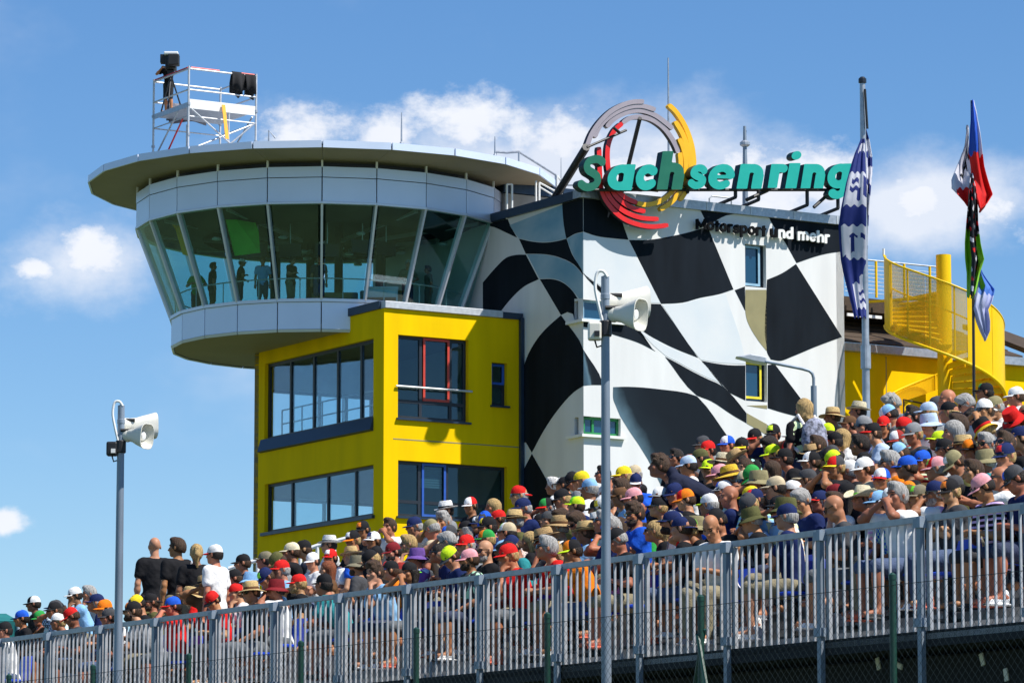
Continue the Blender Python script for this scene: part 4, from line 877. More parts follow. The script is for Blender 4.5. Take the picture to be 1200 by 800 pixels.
xs = (996, 1027, 1060, 1090); ps = [W0 + F*1.5 + T*plane_az(x, 350, W0+F*1.5, T)[0] for x in xs]
for p in ps: mb = MB(); mb.tube([p+UP*(rz0-.05), p+UP*rz1], .045); mb.build('post', M['yellow_metal'], ter)
mb = MB(); mb.tube([ps[0]-T*.2+UP*(rz1+.02), ps[-1]+T*.4+UP*(rz1+.02)], .03); mb.build('hand_rail', M['grey_metal'], ter)
for k in range(8):
    z = rz0 + .08 + k*.13; mb = MB(); mb.tube([ps[0]-T*.2+UP*z, ps[-1]+T*.4+UP*z], .012, 5); mb.build('cable', M['grey_metal'], ter)
# small yellow ramp guard at the crowd's edge by the stair foot
rg = empty('stair_guard', W0 + NR*1.2 + T*2.4, 'slanted yellow guard panel with thin rail at the foot of the yellow wall', 'guard panel')
gq = [(1059,470),(1100,456),(1100,520),(1059,520)]; q = [(lambda az_: W0 + NR*1.2 + T*az_[0] + UP*az_[1])(plane_az(x,y,W0+NR*1.2,T)) for x,y in gq]
mb = MB(); mb.hexa(q, NR*.04); mb.build('panel', M['yellow_metal'], rg)
mb = MB(); r_ = [(lambda az_: W0 + NR*1.25 + T*az_[0] + UP*az_[1])(plane_az(x,y,W0+NR*1.25,T)) for x,y in ((1059,520),(1059,468),(1098,476))]; mb.tube(r_, .03); mb.build('rail', M['dark_frame'], rg)

# ------------------------------------------------------------------ flags
def cloth(name, parent, rows, Y, m, amp=.12, nw=26, nh=60, freq=3.2, seed=0, colour=None, mats=None, skew=0):
    """hanging cloth: rows = (y, xleft, xright) in photograph pixels at the pole's distance; folds run down the cloth"""
    rr = random.Random(seed); ph = [rr.random()*6.28 for _ in range(4)]
    ys = [r[0] for r in rows]; vs, fs, ms = [], [], []
    for j in range(nh+1):
        v = j/nh; y = ys[0]+(ys[-1]-ys[0])*v
        xl = np.interp(y, ys, [r[1] for r in rows]); xr = np.interp(y, ys, [r[2] for r in rows])
        for i in range(nw+1):
            u = i/nw; p = pix(xl+(xr-xl)*u, y, Y)
            d = amp*(math.sin(u*freq*6.28+ph[0]+v*2.2) + .5*math.sin(u*freq*11+ph[1]-v*3))*(.35+.65*v) + .1*math.sin(v*7+ph[2]) + skew*u
            vs.append(p + Vector((0, d, .02*math.sin(u*20+ph[3]))))
    for j in range(nh):
        for i in range(nw):
            fs.append((j*(nw+1)+i, j*(nw+1)+i+1, (j+1)*(nw+1)+i+1, (j+1)*(nw+1)+i)); ms.append(colour((i+.5)/nw, (ys[0]+(ys[-1]-ys[0])*(j+.5)/nh)) if colour else 0)
    mb = MB(); mb.add(vs, fs); mb.m = ms; o = mb.build(name, [M[x] for x in (mats or [m])], parent, smooth=True)
    md = o.modifiers.new('thick', 'SOLIDIFY'); md.thickness = .008; return o
def clothm(n, c):
    m = bpy.data.materials.new(n); m.use_nodes = True; t = m.node_tree; nd = t.nodes; L = t.links.new; p = nd['Principled BSDF']; p.inputs['Base Color'].default_value = (*c, 1); p.inputs['Roughness'].default_value = .75
    tl = nd.new('ShaderNodeBsdfTranslucent'); tl.inputs[0].default_value = (*c, 1); mi = nd.new('ShaderNodeMixShader'); mi.inputs[0].default_value = .3
    L(p.outputs[0], mi.inputs[1]); L(tl.outputs[0], mi.inputs[2]); L(mi.outputs[0], nd['Material Output'].inputs['Surface'])
    w_ = nd.new('ShaderNodeTexNoise'); w_.inputs['Scale'].default_value = 4; co = nd.new('ShaderNodeTexCoord'); L(co.outputs['Object'], w_.inputs[0]); b = nd.new('ShaderNodeBump'); b.inputs['Strength'].default_value = .3; b.inputs['Distance'].default_value = .03
    L(w_.outputs['Fac'], b.inputs['Height']); L(b.outputs[0], p.inputs['Normal']); M[n] = m
for n, c in (('flag_navy',(.012,.03,.22)),('flag_white',(.72,.72,.80)),('flag_blue',(.015,.10,.60)),('flag_red',(.75,.015,.015)),('flag_black',(.010,.011,.02)),('flag_green',(.22,.55,.02)),('flag_sky',(.07,.20,.62)),('flag_lav',(.50,.54,.78)),('flag_gold',(.8,.5,.02))): clothm(n, c)
YF = 60.0
fp0 = pix(1015.5, 500, YF); fp0 = Vector((fp0.x, fp0.y, 0)); fpt = pix(1011, 98, YF).z
fpole = empty('flagpole', fp0, 'tall galvanised flagpole standing in the crowd beside the chequered wall', 'flagpole')
mb = MB(); mb.tube([fp0, fp0+UP*8, fp0+UP*fpt], [.065,.06,.042], 14); mb.build('pole', M['grey_metal'], fpole, smooth=True)
mb = MB(); mb.lathe([(.02,0),(.06,.01),(.06,.07),(.03,.1)], 12, fp0+UP*fpt); mb.build('cap', M['dark_frame'], fpole)
mb = MB(); mb.lathe([(.075,0),(.075,.35)], 14, fp0+UP*(pix(1015,432,YF).z)); mb.build('collar', M['grey_metal'], fpole)
mb = MB(); mb.tube([fp0+Vector((.03,-.07,fpt-.1)), fp0+Vector((.06,-.06,fpt-.7))], .02, 6); mb.build('rope', M['black'], fpole)
# wide navy banner wrapped round the pole: white blocks with navy glyphs
BANDS = [(150,203,0),(203,243,1),(243,265,0),(265,303,1),(303,322,0),(322,360,1),(360,374,0)]
def ban_l(u, y):
    x = u
    if 168 < y < 179: return 1 if (.15 < x < .95 and int(x*7) % 3 != 1) else 0
    if 203 < y < 244:
        r = (y-203)/41
        if x < .06 or r > .97: return 0
        if .18 < r < .30 and .28 < x < .62: return 0
        if (.42 < r < .55 and .22 < x < .72) or (.42 < r < .78 and .58 < x < .76): return 0
        if x > .85 and .1 < r < .7: return 0
        return 1
    if 265 < y < 303:
        r = (y-265)/38
        if x < .08 or (r > .9 and x < .2): return 0
        if (.24 < r < .34 and .38 < x < .68) or (.24 < r < .80 and .42 < x < .56) or (.24 < r < .38 and .80 < x < .96): return 0
        return 1
    if 322 < y < 361:
        r = (y-322)/39; x2 = (x-.28)/.72
        if x2 < .05: return 0
        if r < .22 and x2 < .60: return 0
        if (.46 < r < .56 or .72 < r < .8) and x2 > .45: return 0
        return 1
    return 0
cloth('banner_cloth', None, [(163,1009,1014),(178,1002,1014),(190,998,1014),(215,991,1014.5),(245,985,1014.5),(265,982.5,1014.5),(285,984,1015),(303,986,1015),(322,990,1015),(345,995.5,1015),(360,999,1015),(372,1001,1015)], YF-.12, 'flag_navy', .014, 48, 150, 1.6, 3, ban_l, ['flag_navy','flag_white'])
tag(bpy.data.objects['banner_cloth'], 'long navy banner with white block letters hanging left of the flagpole', 'banner'); bpy.data.objects['banner_cloth'].name = 'banner'
def ban_r(u, y):
    r = (y-150) % 34
    return 0 if (r < 13 and u > .3) or (r > 26 and u < .45) else 1
b2 = cloth('banner', None, [(150,1013,1015.5),(165,1013,1020),(182,1013.5,1022.5),(205,1013.5,1022),(215,1014,1020),(245,1014,1017.5),(290,1014.5,1017)], YF+.10, 'flag_white', .05, 14, 70, 1.2, 9, ban_r, ['flag_navy','flag_white'])
tag(b2, 'narrow white and navy banner strip hanging right of the flagpole', 'banner')
YP = 52.0
q0 = pix(1141.5, 480, YP); q1 = pix(1138.5, 118, YP)
zf0 = q0.z - 1.6
fl = empty('hand_flagpole', Vector((q0.x, q0.y, zf0)), 'thin black flag stick rising from the crowd before the spiral staircase', 'flagpole')
mb = MB(); mb.tube([Vector((q0.x, q0.y, zf0)), q0, q1], [.022,.02,.014], 10); mb.build('pole', M['black'], fl, smooth=True)
def czech(u, y): return 1 if (y < 182 and u > .80) else (0 if y < 181+2*math.sin(u*9) else 2)
f1 = cloth('flag', None, [(118,1139.5,1141.5),(135,1138,1144.5),(155,1136,1147.5),(181,1134.5,1151.5),(195,1138,1154),(228,1143,1164.5),(240,1145.5,1157),(247,1147,1149)], YP-.1, 'flag_blue', .10, 34, 70, 1.0, 4, czech, ['flag_blue','flag_white','flag_red'])
tag(f1, 'blue, white and red flag at the top of the thin black stick', 'flag')
def jan(u, y):
    if y > 222 - 0 - (1-u)*0 and (y-206) > (1-u)*22: return 2
    for (cu, cy, s) in ((.42,200,0),(.66,193,1),(.85,178,2)):
        du, dy = (u-cu)/.13, (y-cy)/8
        if abs(du) < 1 and abs(dy) < 1:
            if s == 0 and (du > .45 or (dy > .5 and du > -.6)): return 3
            if s == 1 and (abs(abs(du)-(.5+dy*.45)) < .32 or abs(dy-.25) < .2): return 3
            if s == 2 and (abs(du) > .55 or abs(du-dy) < .35): return 3
    return 1
f2 = cloth('flag', None, [(150,1131.5,1134),(172,1130,1135),(185,1126,1137),(200,1119.5,1139),(212,1114.5,1139.5),(222,1114,1139),(235,1127,1137.5),(240,1133,1136)], YP+.05, 'flag_white', .08, 60, 90, .8, 5, jan, ['flag_blue','flag_white','flag_red','flag_black'])
tag(f2, 'white flag with dark lettering and red lower edge beside the blue one', 'flag')
def vr(u, y):
    n = math.sin(u*13+y*.21)+math.sin(y*.33-u*7)
    if y > 270 and u < .35: return 1
    if y > 275 and u > .75: return 1
    if n > 1.35: return 2
    if n < -1.55: return 3
    return 0
f3 = cloth('flag', None, [(205,1137,1140.5),(228,1133.5,1144),(262,1131.5,1146),(285,1131,1150),(303,1132,1154.5),(320,1134,1149),(348,1134,1141)], YP-.05, 'flag_black', .10, 40, 90, 1.6, 6, vr, ['flag_black','flag_green','flag_white','flag_red'])
tag(f3, 'dark fan flag with green edges twisted round the thin black stick', 'flag')
def bl(u, y): return 1 if (y > 345 and u > .1) or (u < .18) else (2 if abs(u-.35) < .12 and 322 < y < 338 else 0)
f4 = cloth('flag', None, [(311,1147,1149),(325,1145,1158),(337,1144,1166),(352,1140,1162),(362,1139,1157),(375,1143,1160),(385,1148,1160.5),(396,1154,1156)], YP+.1, 'flag_sky', .10, 30, 60, 1.0, 8, bl, ['flag_sky','flag_lav','flag_green'])
tag(f4, 'pale blue and lavender flag hanging lowest on the thin black stick', 'flag')

# ------------------------------------------------------------------ stand: terrace, front railing, wire fence
A = pix(1084, 604, 35.7); ZT = A.z; A.z = 0               # railing post at x=1084 ; ZT = top of the rail
PW = 1.5; ZB = ZT - 1.06; ZFL = ZT - 0.99; SLOPE = 0.325
def bank(off): return ZFL + SLOPE * max(off - .45, 0)
SP = lambda u, off, z: A + F*u + T*off + UP*z
rail = empty('stand_railing', SP(0,0,ZB), 'long galvanised railing of flat uprights along the front of the stand', 'railing')
pic = MB(); pic.box((0,0,.5), (.006,0,0), (0,.03,0), (0,0,1.0)); 
pm = MB(); pm.box((0,0,(ZT-ZB-.09)/2), F*.016, T*.022, UP*(ZT-ZB-.09)); pm = pm.mesh('upright', M['rail_metal'])
sm_ = MB(); sm_.box((0,0,(ZT-ZB-.09)/2), F*.045, T*.035, UP*(ZT-ZB-.09)); sm_ = sm_.mesh('panel_stile', M['rail_metal'])
tm = MB(); tm.box((0,0,0), F*(PW-.05), T*.045, UP*.055); tm = tm.mesh('top_rail', M['rail_metal'])
bm_ = MB(); bm_.box((0,0,0), F*(PW-.05), T*.04, UP*.05); bm_ = bm_.mesh('bottom_rail', M['rail_metal'])
po = MB(); po.box((0,0,-1.4), F*.07, T*.06, UP*(2*1.4)); po.box((0,0.0,0), F*.001, T*.001, UP*.001)
pmsh = MB(); pmsh.box((0,0,0), F*.055, T*.05, UP*3.0); pmsh = pmsh.mesh('post', M['pole_metal'])
clm = MB(); clm.box((0,0,0), F*.10, T*.085, UP*.08); clm = clm.mesh('clamp', M['pole_metal'])
rl0 = ORG[rail.name]
for k in range(-2, 15):
    c = SP(k*PW, 0, 0); p_ = link('post', pmsh, rail, c + T*(-.055) + UP*(ZT-1.5-.01) - rl0)
    for z in (ZT-.07, ZB+.12): link('clamp', clm, p_, (0,0,z-(ZT-1.51)))
    link('top_rail', tm, rail, c + F*PW/2 + UP*(ZT-.0275) - rl0); link('bottom_rail', bm_, rail, c + F*PW/2 + UP*(ZB+.0) - rl0)
    for a in (.055, PW-.055): link('panel_stile', sm_, rail, c + F*a + UP*(ZB+.03) - rl0)
    for j in range(1, 12): link('upright', pm, rail, c + F*(.055+(PW-.11)*j/12) + UP*(ZB+.03) - rl0)
# chain-link fence on green posts in front of the stand
DW = -1.25
wf = empty('wire_fence', SP(0,DW,0), 'dark green chain link fence on thin posts before the stand railing', 'fence')
zw = pix(1046, 687, SP(-.6,DW,0).y).z - .03
uw = []
for x in (1046, 821, 641.5, 488, 353, 222, 110, 12): uw.append(plane_az(x, 700, A + T*DW, F)[0])
uw = [uw[0] - 2*(uw[1]-uw[0]), uw[0] - (uw[1]-uw[0])] + uw
for u in uw:
    mb = MB(); mb.tube([SP(u,DW,0), SP(u,DW,zw+.05)], .03, 10); mb.lathe([(.034,0),(.034,.04),(.01,.06)], 10, SP(u,DW,zw+.05)); mb.build('post', M['green_post'], wf, smooth=True)
u = uw[3]; mb = MB(); mb.tube([SP(u+.02,DW-.02,zw-.25), SP(u-.55,DW-.15,zw-1.6)], .022, 8); mb.build('brace', M['green_post'], wf)
mb = MB(); mb.tube([SP(u-.02,DW+.02,zw-.2), SP(u+.6,DW+.15,zw-1.6)], .022, 8); mb.build('brace', M['green_post'], wf)
mb = MB(); u0, u1 = uw[0]-.5, 20.0
for z in (zw, zw-.9, zw-1.7): mb.tube([SP(u0,DW-.035,z), SP(u1,DW-.035,z)], .0028, 4)
H_ = 1.75; cell = .085
for i in range(int((u1-u0+H_)/cell)):
    ua = u0 - H_ + i*cell
    for s_ in (1, -1):
        p = [(ua, zw-H_), (ua+H_, zw)] if s_ == 1 else [(ua, zw), (ua+H_, zw-H_)]
        mb.tube([SP(p[0][0],DW-.033-.004*s_,p[0][1]), SP(p[1][0],DW-.033-.004*s_,p[1][1])], .0017, 3, caps=False)
ms = mb.build('wire_mesh', M['wire'], wf); ms['kind'] = 'stuff'
# front skirt of the stand with shade put into its near-black colour, slab and inner struts
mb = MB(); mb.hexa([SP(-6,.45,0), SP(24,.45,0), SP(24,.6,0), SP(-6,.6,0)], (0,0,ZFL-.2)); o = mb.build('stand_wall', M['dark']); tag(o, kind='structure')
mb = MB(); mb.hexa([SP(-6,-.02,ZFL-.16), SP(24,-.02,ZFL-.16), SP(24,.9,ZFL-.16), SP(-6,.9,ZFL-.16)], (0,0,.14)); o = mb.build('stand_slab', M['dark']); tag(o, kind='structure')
for (px, py, a_) in ((1028,777,.3),(1150,772,.35),(1178,790,.2),(1052,779,1.2)):
    a, z = plane_az(px, py, A + T*.42, F); c = SP(a, .43, z); d1 = F*math.sin(a_)+UP*math.cos(a_); d2 = F*math.cos(a_)-UP*math.sin(a_)
    mb = MB(); mb.box(c, d1*.11, d2*.05, T*.015); tag(mb.build('board_offcut', M['cream'], None, loc=c), {1028:'pale offcut fixed to the dark stand skirt below the second railing post',1150:'pale offcut fixed to the dark stand skirt near the right edge',1178:'lowest pale offcut on the dark stand skirt at the right edge',1052:'thin pale offcut lying flat on the dark stand skirt'}[px], 'offcut')

# ------------------------------------------------------------------ loudspeaker poles
def horn(parent, c, d, L=.34, r0=.055, r1=.17, m='cream', up=UP):
    """re-entrant horn: bell with rolled rim, inner cone, driver at the back; mouth towards d"""
    d = d.normalized(); a = d.cross(UP).normalized(); b = a.cross(d)
    def lay(prof, n=20, sq=.0):
        mb = MB(); vs, fs = [], []
        for (r, x) in prof:
            for k in range(n):
                t = 2*math.pi*k/n; e = 1 + sq*(r/r1)*(abs(math.sin(2*t))**2)*.16
                vs.append(c + d*x + (a*math.cos(t)*.86 + b*math.sin(t)*1.08)*r*e)
        for i in range(len(prof)-1):
            for k in range(n): fs.append((i*n+k, i*n+(k+1) % n, (i+1)*n+(k+1) % n, (i+1)*n+k))
        mb.add(vs, fs); mb.f.append(list(range(n-1,-1,-1))); mb.m.append(0); mb.f.append(list(range((len(prof)-1)*n, len(prof)*n))); mb.m.append(0); return mb
    bell = lay([(r0*.9,-.02),(r0,0),(r0*1.1,L*.25),(r1*.76,L*.55),(r1*.94,L*.9),(r1,L),(r1*1.03,L+.012),(r1*.97,L+.014),(r1*.86,L*.9),(r1*.55,L*.55),(r1*.42,L*.45)], 24, 1.0).build('bell', M[m], parent, smooth=True)
    lay([(.02,L*.44),(.045,L*.5),(.05,L*.8),(.042,L*.86),(.03,L*.87)], 14).build('inner_cone', M['white'], bell, smooth=True)
    lay([(.05,-.13),(.07,-.12),(.075,-.02),(.06,0.0)], 16).build('driver', M[m], bell, smooth=True)
def speaker_pole(px, ptop, Y, r0, r1, sc_, label, hx):
    b = pix(px, 900, Y); b = Vector((b.x, b.y, 0)); zt = pix(px, ptop, Y).z
    o = empty('loudspeaker_pole', b, label, 'loudspeaker pole', 'loudspeaker poles before the stand')
    z3 = zt - .42*sc_
    mb = MB(); mb.tube([b, b+UP*z3*.5, b+UP*z3], [r1, (r0+r1)/2, r0], 18); mb.build('pole', M['pole_metal'], o, smooth=True)
    mb = MB(); mb.lathe([(r0*.98, z3), (r0*1.0, z3+.2*sc_), (r0*1.12, z3+.2*sc_+.005), (r0*1.12, z3+.25*sc_), (r0*.98, z3+.255*sc_), (r0*.95, zt), (r0*.3, zt+.01)], 18, b); mb.build('head', M['pole_metal'], o, smooth=True)
    X = Vector((1,0,0)); Yv = Vector((0,1,0))
    horn(o, b+UP*(zt-.36*sc_)+X*(.11*sc_)-Yv*.02, (X*.80 - Yv*.55 - UP*.10), .255*sc_, .068*sc_, .138*sc_)
    horn(o, b+UP*(zt-.22*sc_)+X*(.10*sc_)+Yv*.10, (X*.86 + Yv*.5 + UP*.02), .30*sc_, .075*sc_, .142*sc_)
    mb = MB(); mb.tube([b+UP*(zt-.3*sc_)-Yv*r0, b+UP*(zt-.3*sc_)+X*.2*sc_-Yv*.02], .02*sc_, 8); mb.tube([b+UP*(zt-.17*sc_)+Yv*r0, b+UP*(zt-.17*sc_)+X*.16*sc_+Yv*.05], .02*sc_, 8); mb.build('bracket', M['black'], o)
    mb = MB(); P3 = [(.02,zt-.01),(-.02,zt+.045*sc_),(-r0-.035*sc_,zt+.03*sc_),(-r0-.055*sc_,zt-.10*sc_),(-r0-.03*sc_,zt-.25*sc_),(-r0+.01,zt-.42*sc_),(-r0+.02,zt-.5*sc_)]
    mb.tube([b+UP*p.y+X*p.x-Yv*(r0*.7) for p in smooth(P3, 5)], .015*sc_, 8); mb.build('cable', M['white'], o, smooth=True)
    bx = b + UP*(zt-.52*sc_) - X*(r0+.06*sc_)
    mb = MB(); mb.box(bx, X*.13*sc_, Yv*.12*sc_, UP*.17*sc_); jb = mb.build('junction_box', M['cream' if hx else 'black'], o, bevel=.02)
    mb = MB(); mb.box(bx-Yv*.07*sc_-UP*.03*sc_+X*.02, X*.05*sc_, Yv*.03, UP*.05*sc_); mb.build('socket', M['black' if hx else 'white'], jb)
    mb = MB(); mb.lathe([(r0+.012, -.07*sc_), (r0+.02, -.06*sc_), (r0+.02, .07*sc_), (r0+.012, .08*sc_)], 14, b+UP*(zt-.5*sc_)); mb.build('clamp', M['black'], o)
    mb = MB(); mb.tube([bx-UP*.08*sc_, bx-UP*.15*sc_+X*.02, bx-UP*.13*sc_+X*.08*sc_, b+UP*(zt-.58*sc_)], .01, 6); mb.build('cable', M['black'], o)
YR = SP(plane_az(711, 650, A, F)[0], 0, 0).y - 2.2
speaker_pole(711, 324, YR, .040, .056, 1.0, 'tall blue grey pole with two cream horn loudspeakers before the chequered wall', True)
YL = SP(plane_az(136, 740, A, F)[0], 0, 0).y - 2.2
speaker_pole(136.5, 475, YL, .042, .062, .98, 'blue grey pole with two white horn loudspeakers at the left against the sky', False)
# curved street lamp behind the crowd
YS = 78.0; b = pix(954, 500, YS); b = Vector((b.x, b.y, 0)); o = empty('street_lamp', b, 'slim street lamp with long curved arm and flat head before the chequered wall', 'street lamp')
zz = lambda y: pix(954, y, YS).z; xx = lambda x: pix(x, 430, YS).x
mb = MB(); mb.tube([b, b+UP*zz(452)], .058, 12); mb.build('post', M['pole_metal'], o, smooth=True)
mb = MB(); mb.tube([b+UP*zz(453), b+UP*zz(443), Vector((xx(952),b.y,zz(438))), Vector((xx(948.5),b.y,zz(434.5))), Vector((xx(940),b.y,zz(432))), Vector((xx(920),b.y,zz(428))), Vector((xx(897),b.y,zz(423.5)))], .03, 10); mb.build('arm', M['pole_metal'], o, smooth=True)
mb = MB(); h0 = Vector((xx(898.5),b.y,zz(422))); h1 = Vector((xx(862),b.y,zz(417.5))); d = h1-h0
mb.prism([h0-UP*.06, h0+d*.4-UP*.05, h1, h0+d*.5+UP*.09, h0+UP*.07], Vector((0,.35,0))); mb.build('head', M['alu'], o, bevel=.02)
# teal tent roof at the far left, white stair rails behind the crowd
YT = 62.0; q = pix(0, 728, YT); q = Vector((q.x, q.y, 0)); tn = empty('tent', q, 'teal tent roof showing above the crowd at the left edge', 'tent')
c = pix(-14, 713, YT+1); hw = pix(24, 720, YT).x - c.x; z1 = pix(24,728,YT).z; zt = pix(0,713,YT).z; M['tent'] = mat('teal_tarpaulin', (.01,.16,.15), .6)
e = [Vector((c.x+sx*hw, c.y+sy*1.2, z1)) for sx, sy in ((-1,-1),(1,-1),(1,1),(-1,1))]; r0_, r1_ = Vector((c.x-hw*.5, c.y, zt)), Vector((c.x+hw*.45, c.y, zt))
mb = MB(); mb.add(e + [r0_, r1_], [(0,1,5,4), (1,2,5), (2,3,4,5), (3,0,4), (3,2,1,0)]); mb.build('roof', M['tent'], tn)
mb = MB(); z0 = z1 - .28; mb.hexa([e[0]-UP*.28, e[1]-UP*.28, e[1]-UP*.28+Vector((0,.02,0)), e[0]-UP*.28+Vector((0,.02,0))], (0,0,.28)); mb.build('valance', M['tent'], tn)
for p in e: mb = MB(); mb.tube([Vector((p.x*1.0,p.y,0)), p], .03); mb.build('leg', M['alu'], tn)
def rail3(label, P, Y):
    pts = [pix(x, y, Y) for x, y in P]; o = empty('handrail', Vector((pts[0].x, pts[0].y, pts[0].z-1.1)), label, 'handrail')
    mb = MB(); mb.tube(pts, .03); mb.build('rail', M['white'], o)
    mb = MB(); mb.tube([p - UP*.35 for p in pts], .025); mb.build('lower_rail', M['white'], o)
    for p in pts: mb = MB(); mb.tube([p, p-UP*1.1], .025); mb.build('post', M['white'], o)
rail3('white pipe handrail behind the crowd below the lower side window', [(352,646),(372,639),(392,634),(412,629)], 58)
rail3('short white pipe handrail at the left edge of the yellow block', [(268,666),(280,662),(302,656)], 56)
# ------------------------------------------------------------------ people: bodies grown from a smooth distance field
class Field:
    def __init__(s, lo, hi, h):
        s.lo = np.array(lo, float); s.h = h; s.n = np.ceil((np.array(hi)-s.lo)/h).astype(int)+1
        s.F = np.full(s.n, 0.25, np.float32); s.ax = [s.lo[i]+h*np.arange(s.n[i]) for i in range(3)]
    def _sub(s, lo, hi):
        a = np.clip(np.floor((np.array(lo)-s.lo)/s.h).astype(int), 0, s.n-1); b = np.clip(np.ceil((np.array(hi)-s.lo)/s.h).astype(int)+1, 1, s.n)
        sl = tuple(slice(a[i], b[i]) for i in range(3)); g = np.meshgrid(*[s.ax[i][a[i]:b[i]] for i in range(3)], indexing='ij', sparse=True); return sl, g
    def put(s, sl, d, k, sub=False):
        f = s.F[sl]
        if sub: d = -d; hh = np.maximum(k-np.abs(f-d), 0)/k; s.F[sl] = np.maximum(f, d)+hh*hh*k*.25
        else: hh = np.maximum(k-np.abs(f-d), 0)/k; s.F[sl] = np.minimum(f, d)-hh*hh*k*.25
    def cone(s, a, b, ra, rb, k=.03, sub=False):
        a, b = np.array(a, float), np.array(b, float); m = max(ra, rb)+k+.06
        sl, (X, Y, Z) = s._sub(np.minimum(a, b)-m, np.maximum(a, b)+m); d = b-a; L = max(d@d, 1e-9)
        t = np.clip(((X-a[0])*d[0]+(Y-a[1])*d[1]+(Z-a[2])*d[2])/L, 0, 1)
        q = np.sqrt((X-a[0]-t*d[0])**2+(Y-a[1]-t*d[1])**2+(Z-a[2]-t*d[2])**2)-(ra+t*(rb-ra)); s.put(sl, q, k, sub)
    def ell(s, c, r, rot=None, k=.03, sub=False):
        c, r = np.array(c, float), np.array(r, float); m = r.max()+k+.05
        sl, (X, Y, Z) = s._sub(c-m, c+m); X, Y, Z = X-c[0], Y-c[1], Z-c[2]
        if rot is not None:
            q = np.array(rot); X, Y, Z = q[0][0]*X+q[1][0]*Y+q[2][0]*Z, q[0][1]*X+q[1][1]*Y+q[2][1]*Z, q[0][2]*X+q[1][2]*Y+q[2][2]*Z
        k0 = np.sqrt((X/r[0])**2+(Y/r[1])**2+(Z/r[2])**2); k1 = np.sqrt((X/r[0]**2)**2+(Y/r[1]**2)**2+(Z/r[2]**2)**2)+1e-9
        s.put(sl, k0*(k0-1)/k1, k, sub)
    def wrinkle(s, amp, seed):
        X, Y, Z = np.meshgrid(*s.ax, indexing='ij', sparse=True); r = random.Random(seed); o = [r.random()*6 for _ in range(6)]
        s.F += amp*(np.sin(X*31+Z*19+o[0])*np.sin(Z*23+Y*27+o[1])+.7*np.sin(X*60-Z*38+o[2])*np.sin(Y*52+Z*30+o[3])).astype(np.float32)
    def mesh(s):
        F = s.F; ins = F < 0; nx, ny, nz = F.shape; sh = (nx-1, ny-1, nz-1)
        cs = [(i, j, k) for i in (0,1) for j in (0,1) for k in (0,1)]
        cnt = np.zeros(sh, np.int8)
        for i, j, k in cs: cnt += ins[i:nx-1+i, j:ny-1+j, k:nz-1+k]
        act = (cnt > 0) & (cnt < 8); ids = np.argwhere(act); idx = np.full(sh, -1, np.int32); idx[act] = np.arange(len(ids))
        V = np.stack([F[ids[:,0]+i, ids[:,1]+j, ids[:,2]+k] for i, j, k in cs], 1); C = np.array(cs, float); acc = np.zeros((len(ids), 3)); num = np.zeros(len(ids))
        for a in range(8):
            for b in range(a+1, 8):
                if np.abs(C[a]-C[b]).sum() != 1: continue
                m = (V[:,a] < 0) != (V[:,b] < 0); t = V[m,a]/(V[m,a]-V[m,b]); acc[m] += C[a]+t[:,None]*(C[b]-C[a]); num[m] += 1
        v = s.lo+(ids+acc/num[:,None])*s.h; Q = []
        def quads(m, g):      # g: four index arrays
            q = np.stack(g, 1); q = q[(q >= 0).all(1)]; return q
        e = np.argwhere(ins[:-1,1:-1,1:-1] != ins[1:,1:-1,1:-1])+[0,1,1]; f = ins[e[:,0],e[:,1],e[:,2]]; i, j, k = e.T
        q = np.stack([idx[i,j-1,k-1], idx[i,j,k-1], idx[i,j,k], idx[i,j-1,k]], 1); q[~f] = q[~f][:,::-1]; Q.append(q)
        e = np.argwhere(ins[1:-1,:-1,1:-1] != ins[1:-1,1:,1:-1])+[1,0,1]; f = ins[e[:,0],e[:,1],e[:,2]]; i, j, k = e.T
        q = np.stack([idx[i-1,j,k-1], idx[i-1,j,k], idx[i,j,k], idx[i,j,k-1]], 1); q[~f] = q[~f][:,::-1]; Q.append(q)
        e = np.argwhere(ins[1:-1,1:-1,:-1] != ins[1:-1,1:-1,1:])+[1,1,0]; f = ins[e[:,0],e[:,1],e[:,2]]; i, j, k = e.T
        q = np.stack([idx[i-1,j-1,k], idx[i,j-1,k], idx[i,j,k], idx[i-1,j,k]], 1); q[~f] = q[~f][:,::-1]; Q.append(q)
        Q = np.concatenate(Q); Q = Q[(Q >= 0).all(1)]; return v, Q
def np_mesh(name, v, q, mats, mi=None):
    me = bpy.data.meshes.new(name); me.vertices.add(len(v)); me.vertices.foreach_set('co', np.asarray(v, np.float32).ravel())
    me.loops.add(len(q)*4); me.loops.foreach_set('vertex_index', np.asarray(q, np.int32).ravel()); me.polygons.add(len(q))
    me.polygons.foreach_set('loop_start', np.arange(0, len(q)*4, 4, dtype=np.int32)); me.polygons.foreach_set('use_smooth', np.ones(len(q), bool))
    for m in mats: me.materials.append(m)
    if mi is not None: me.polygons.foreach_set('material_index', np.asarray(mi, np.int32))
    me.update(calc_edges=True); return me

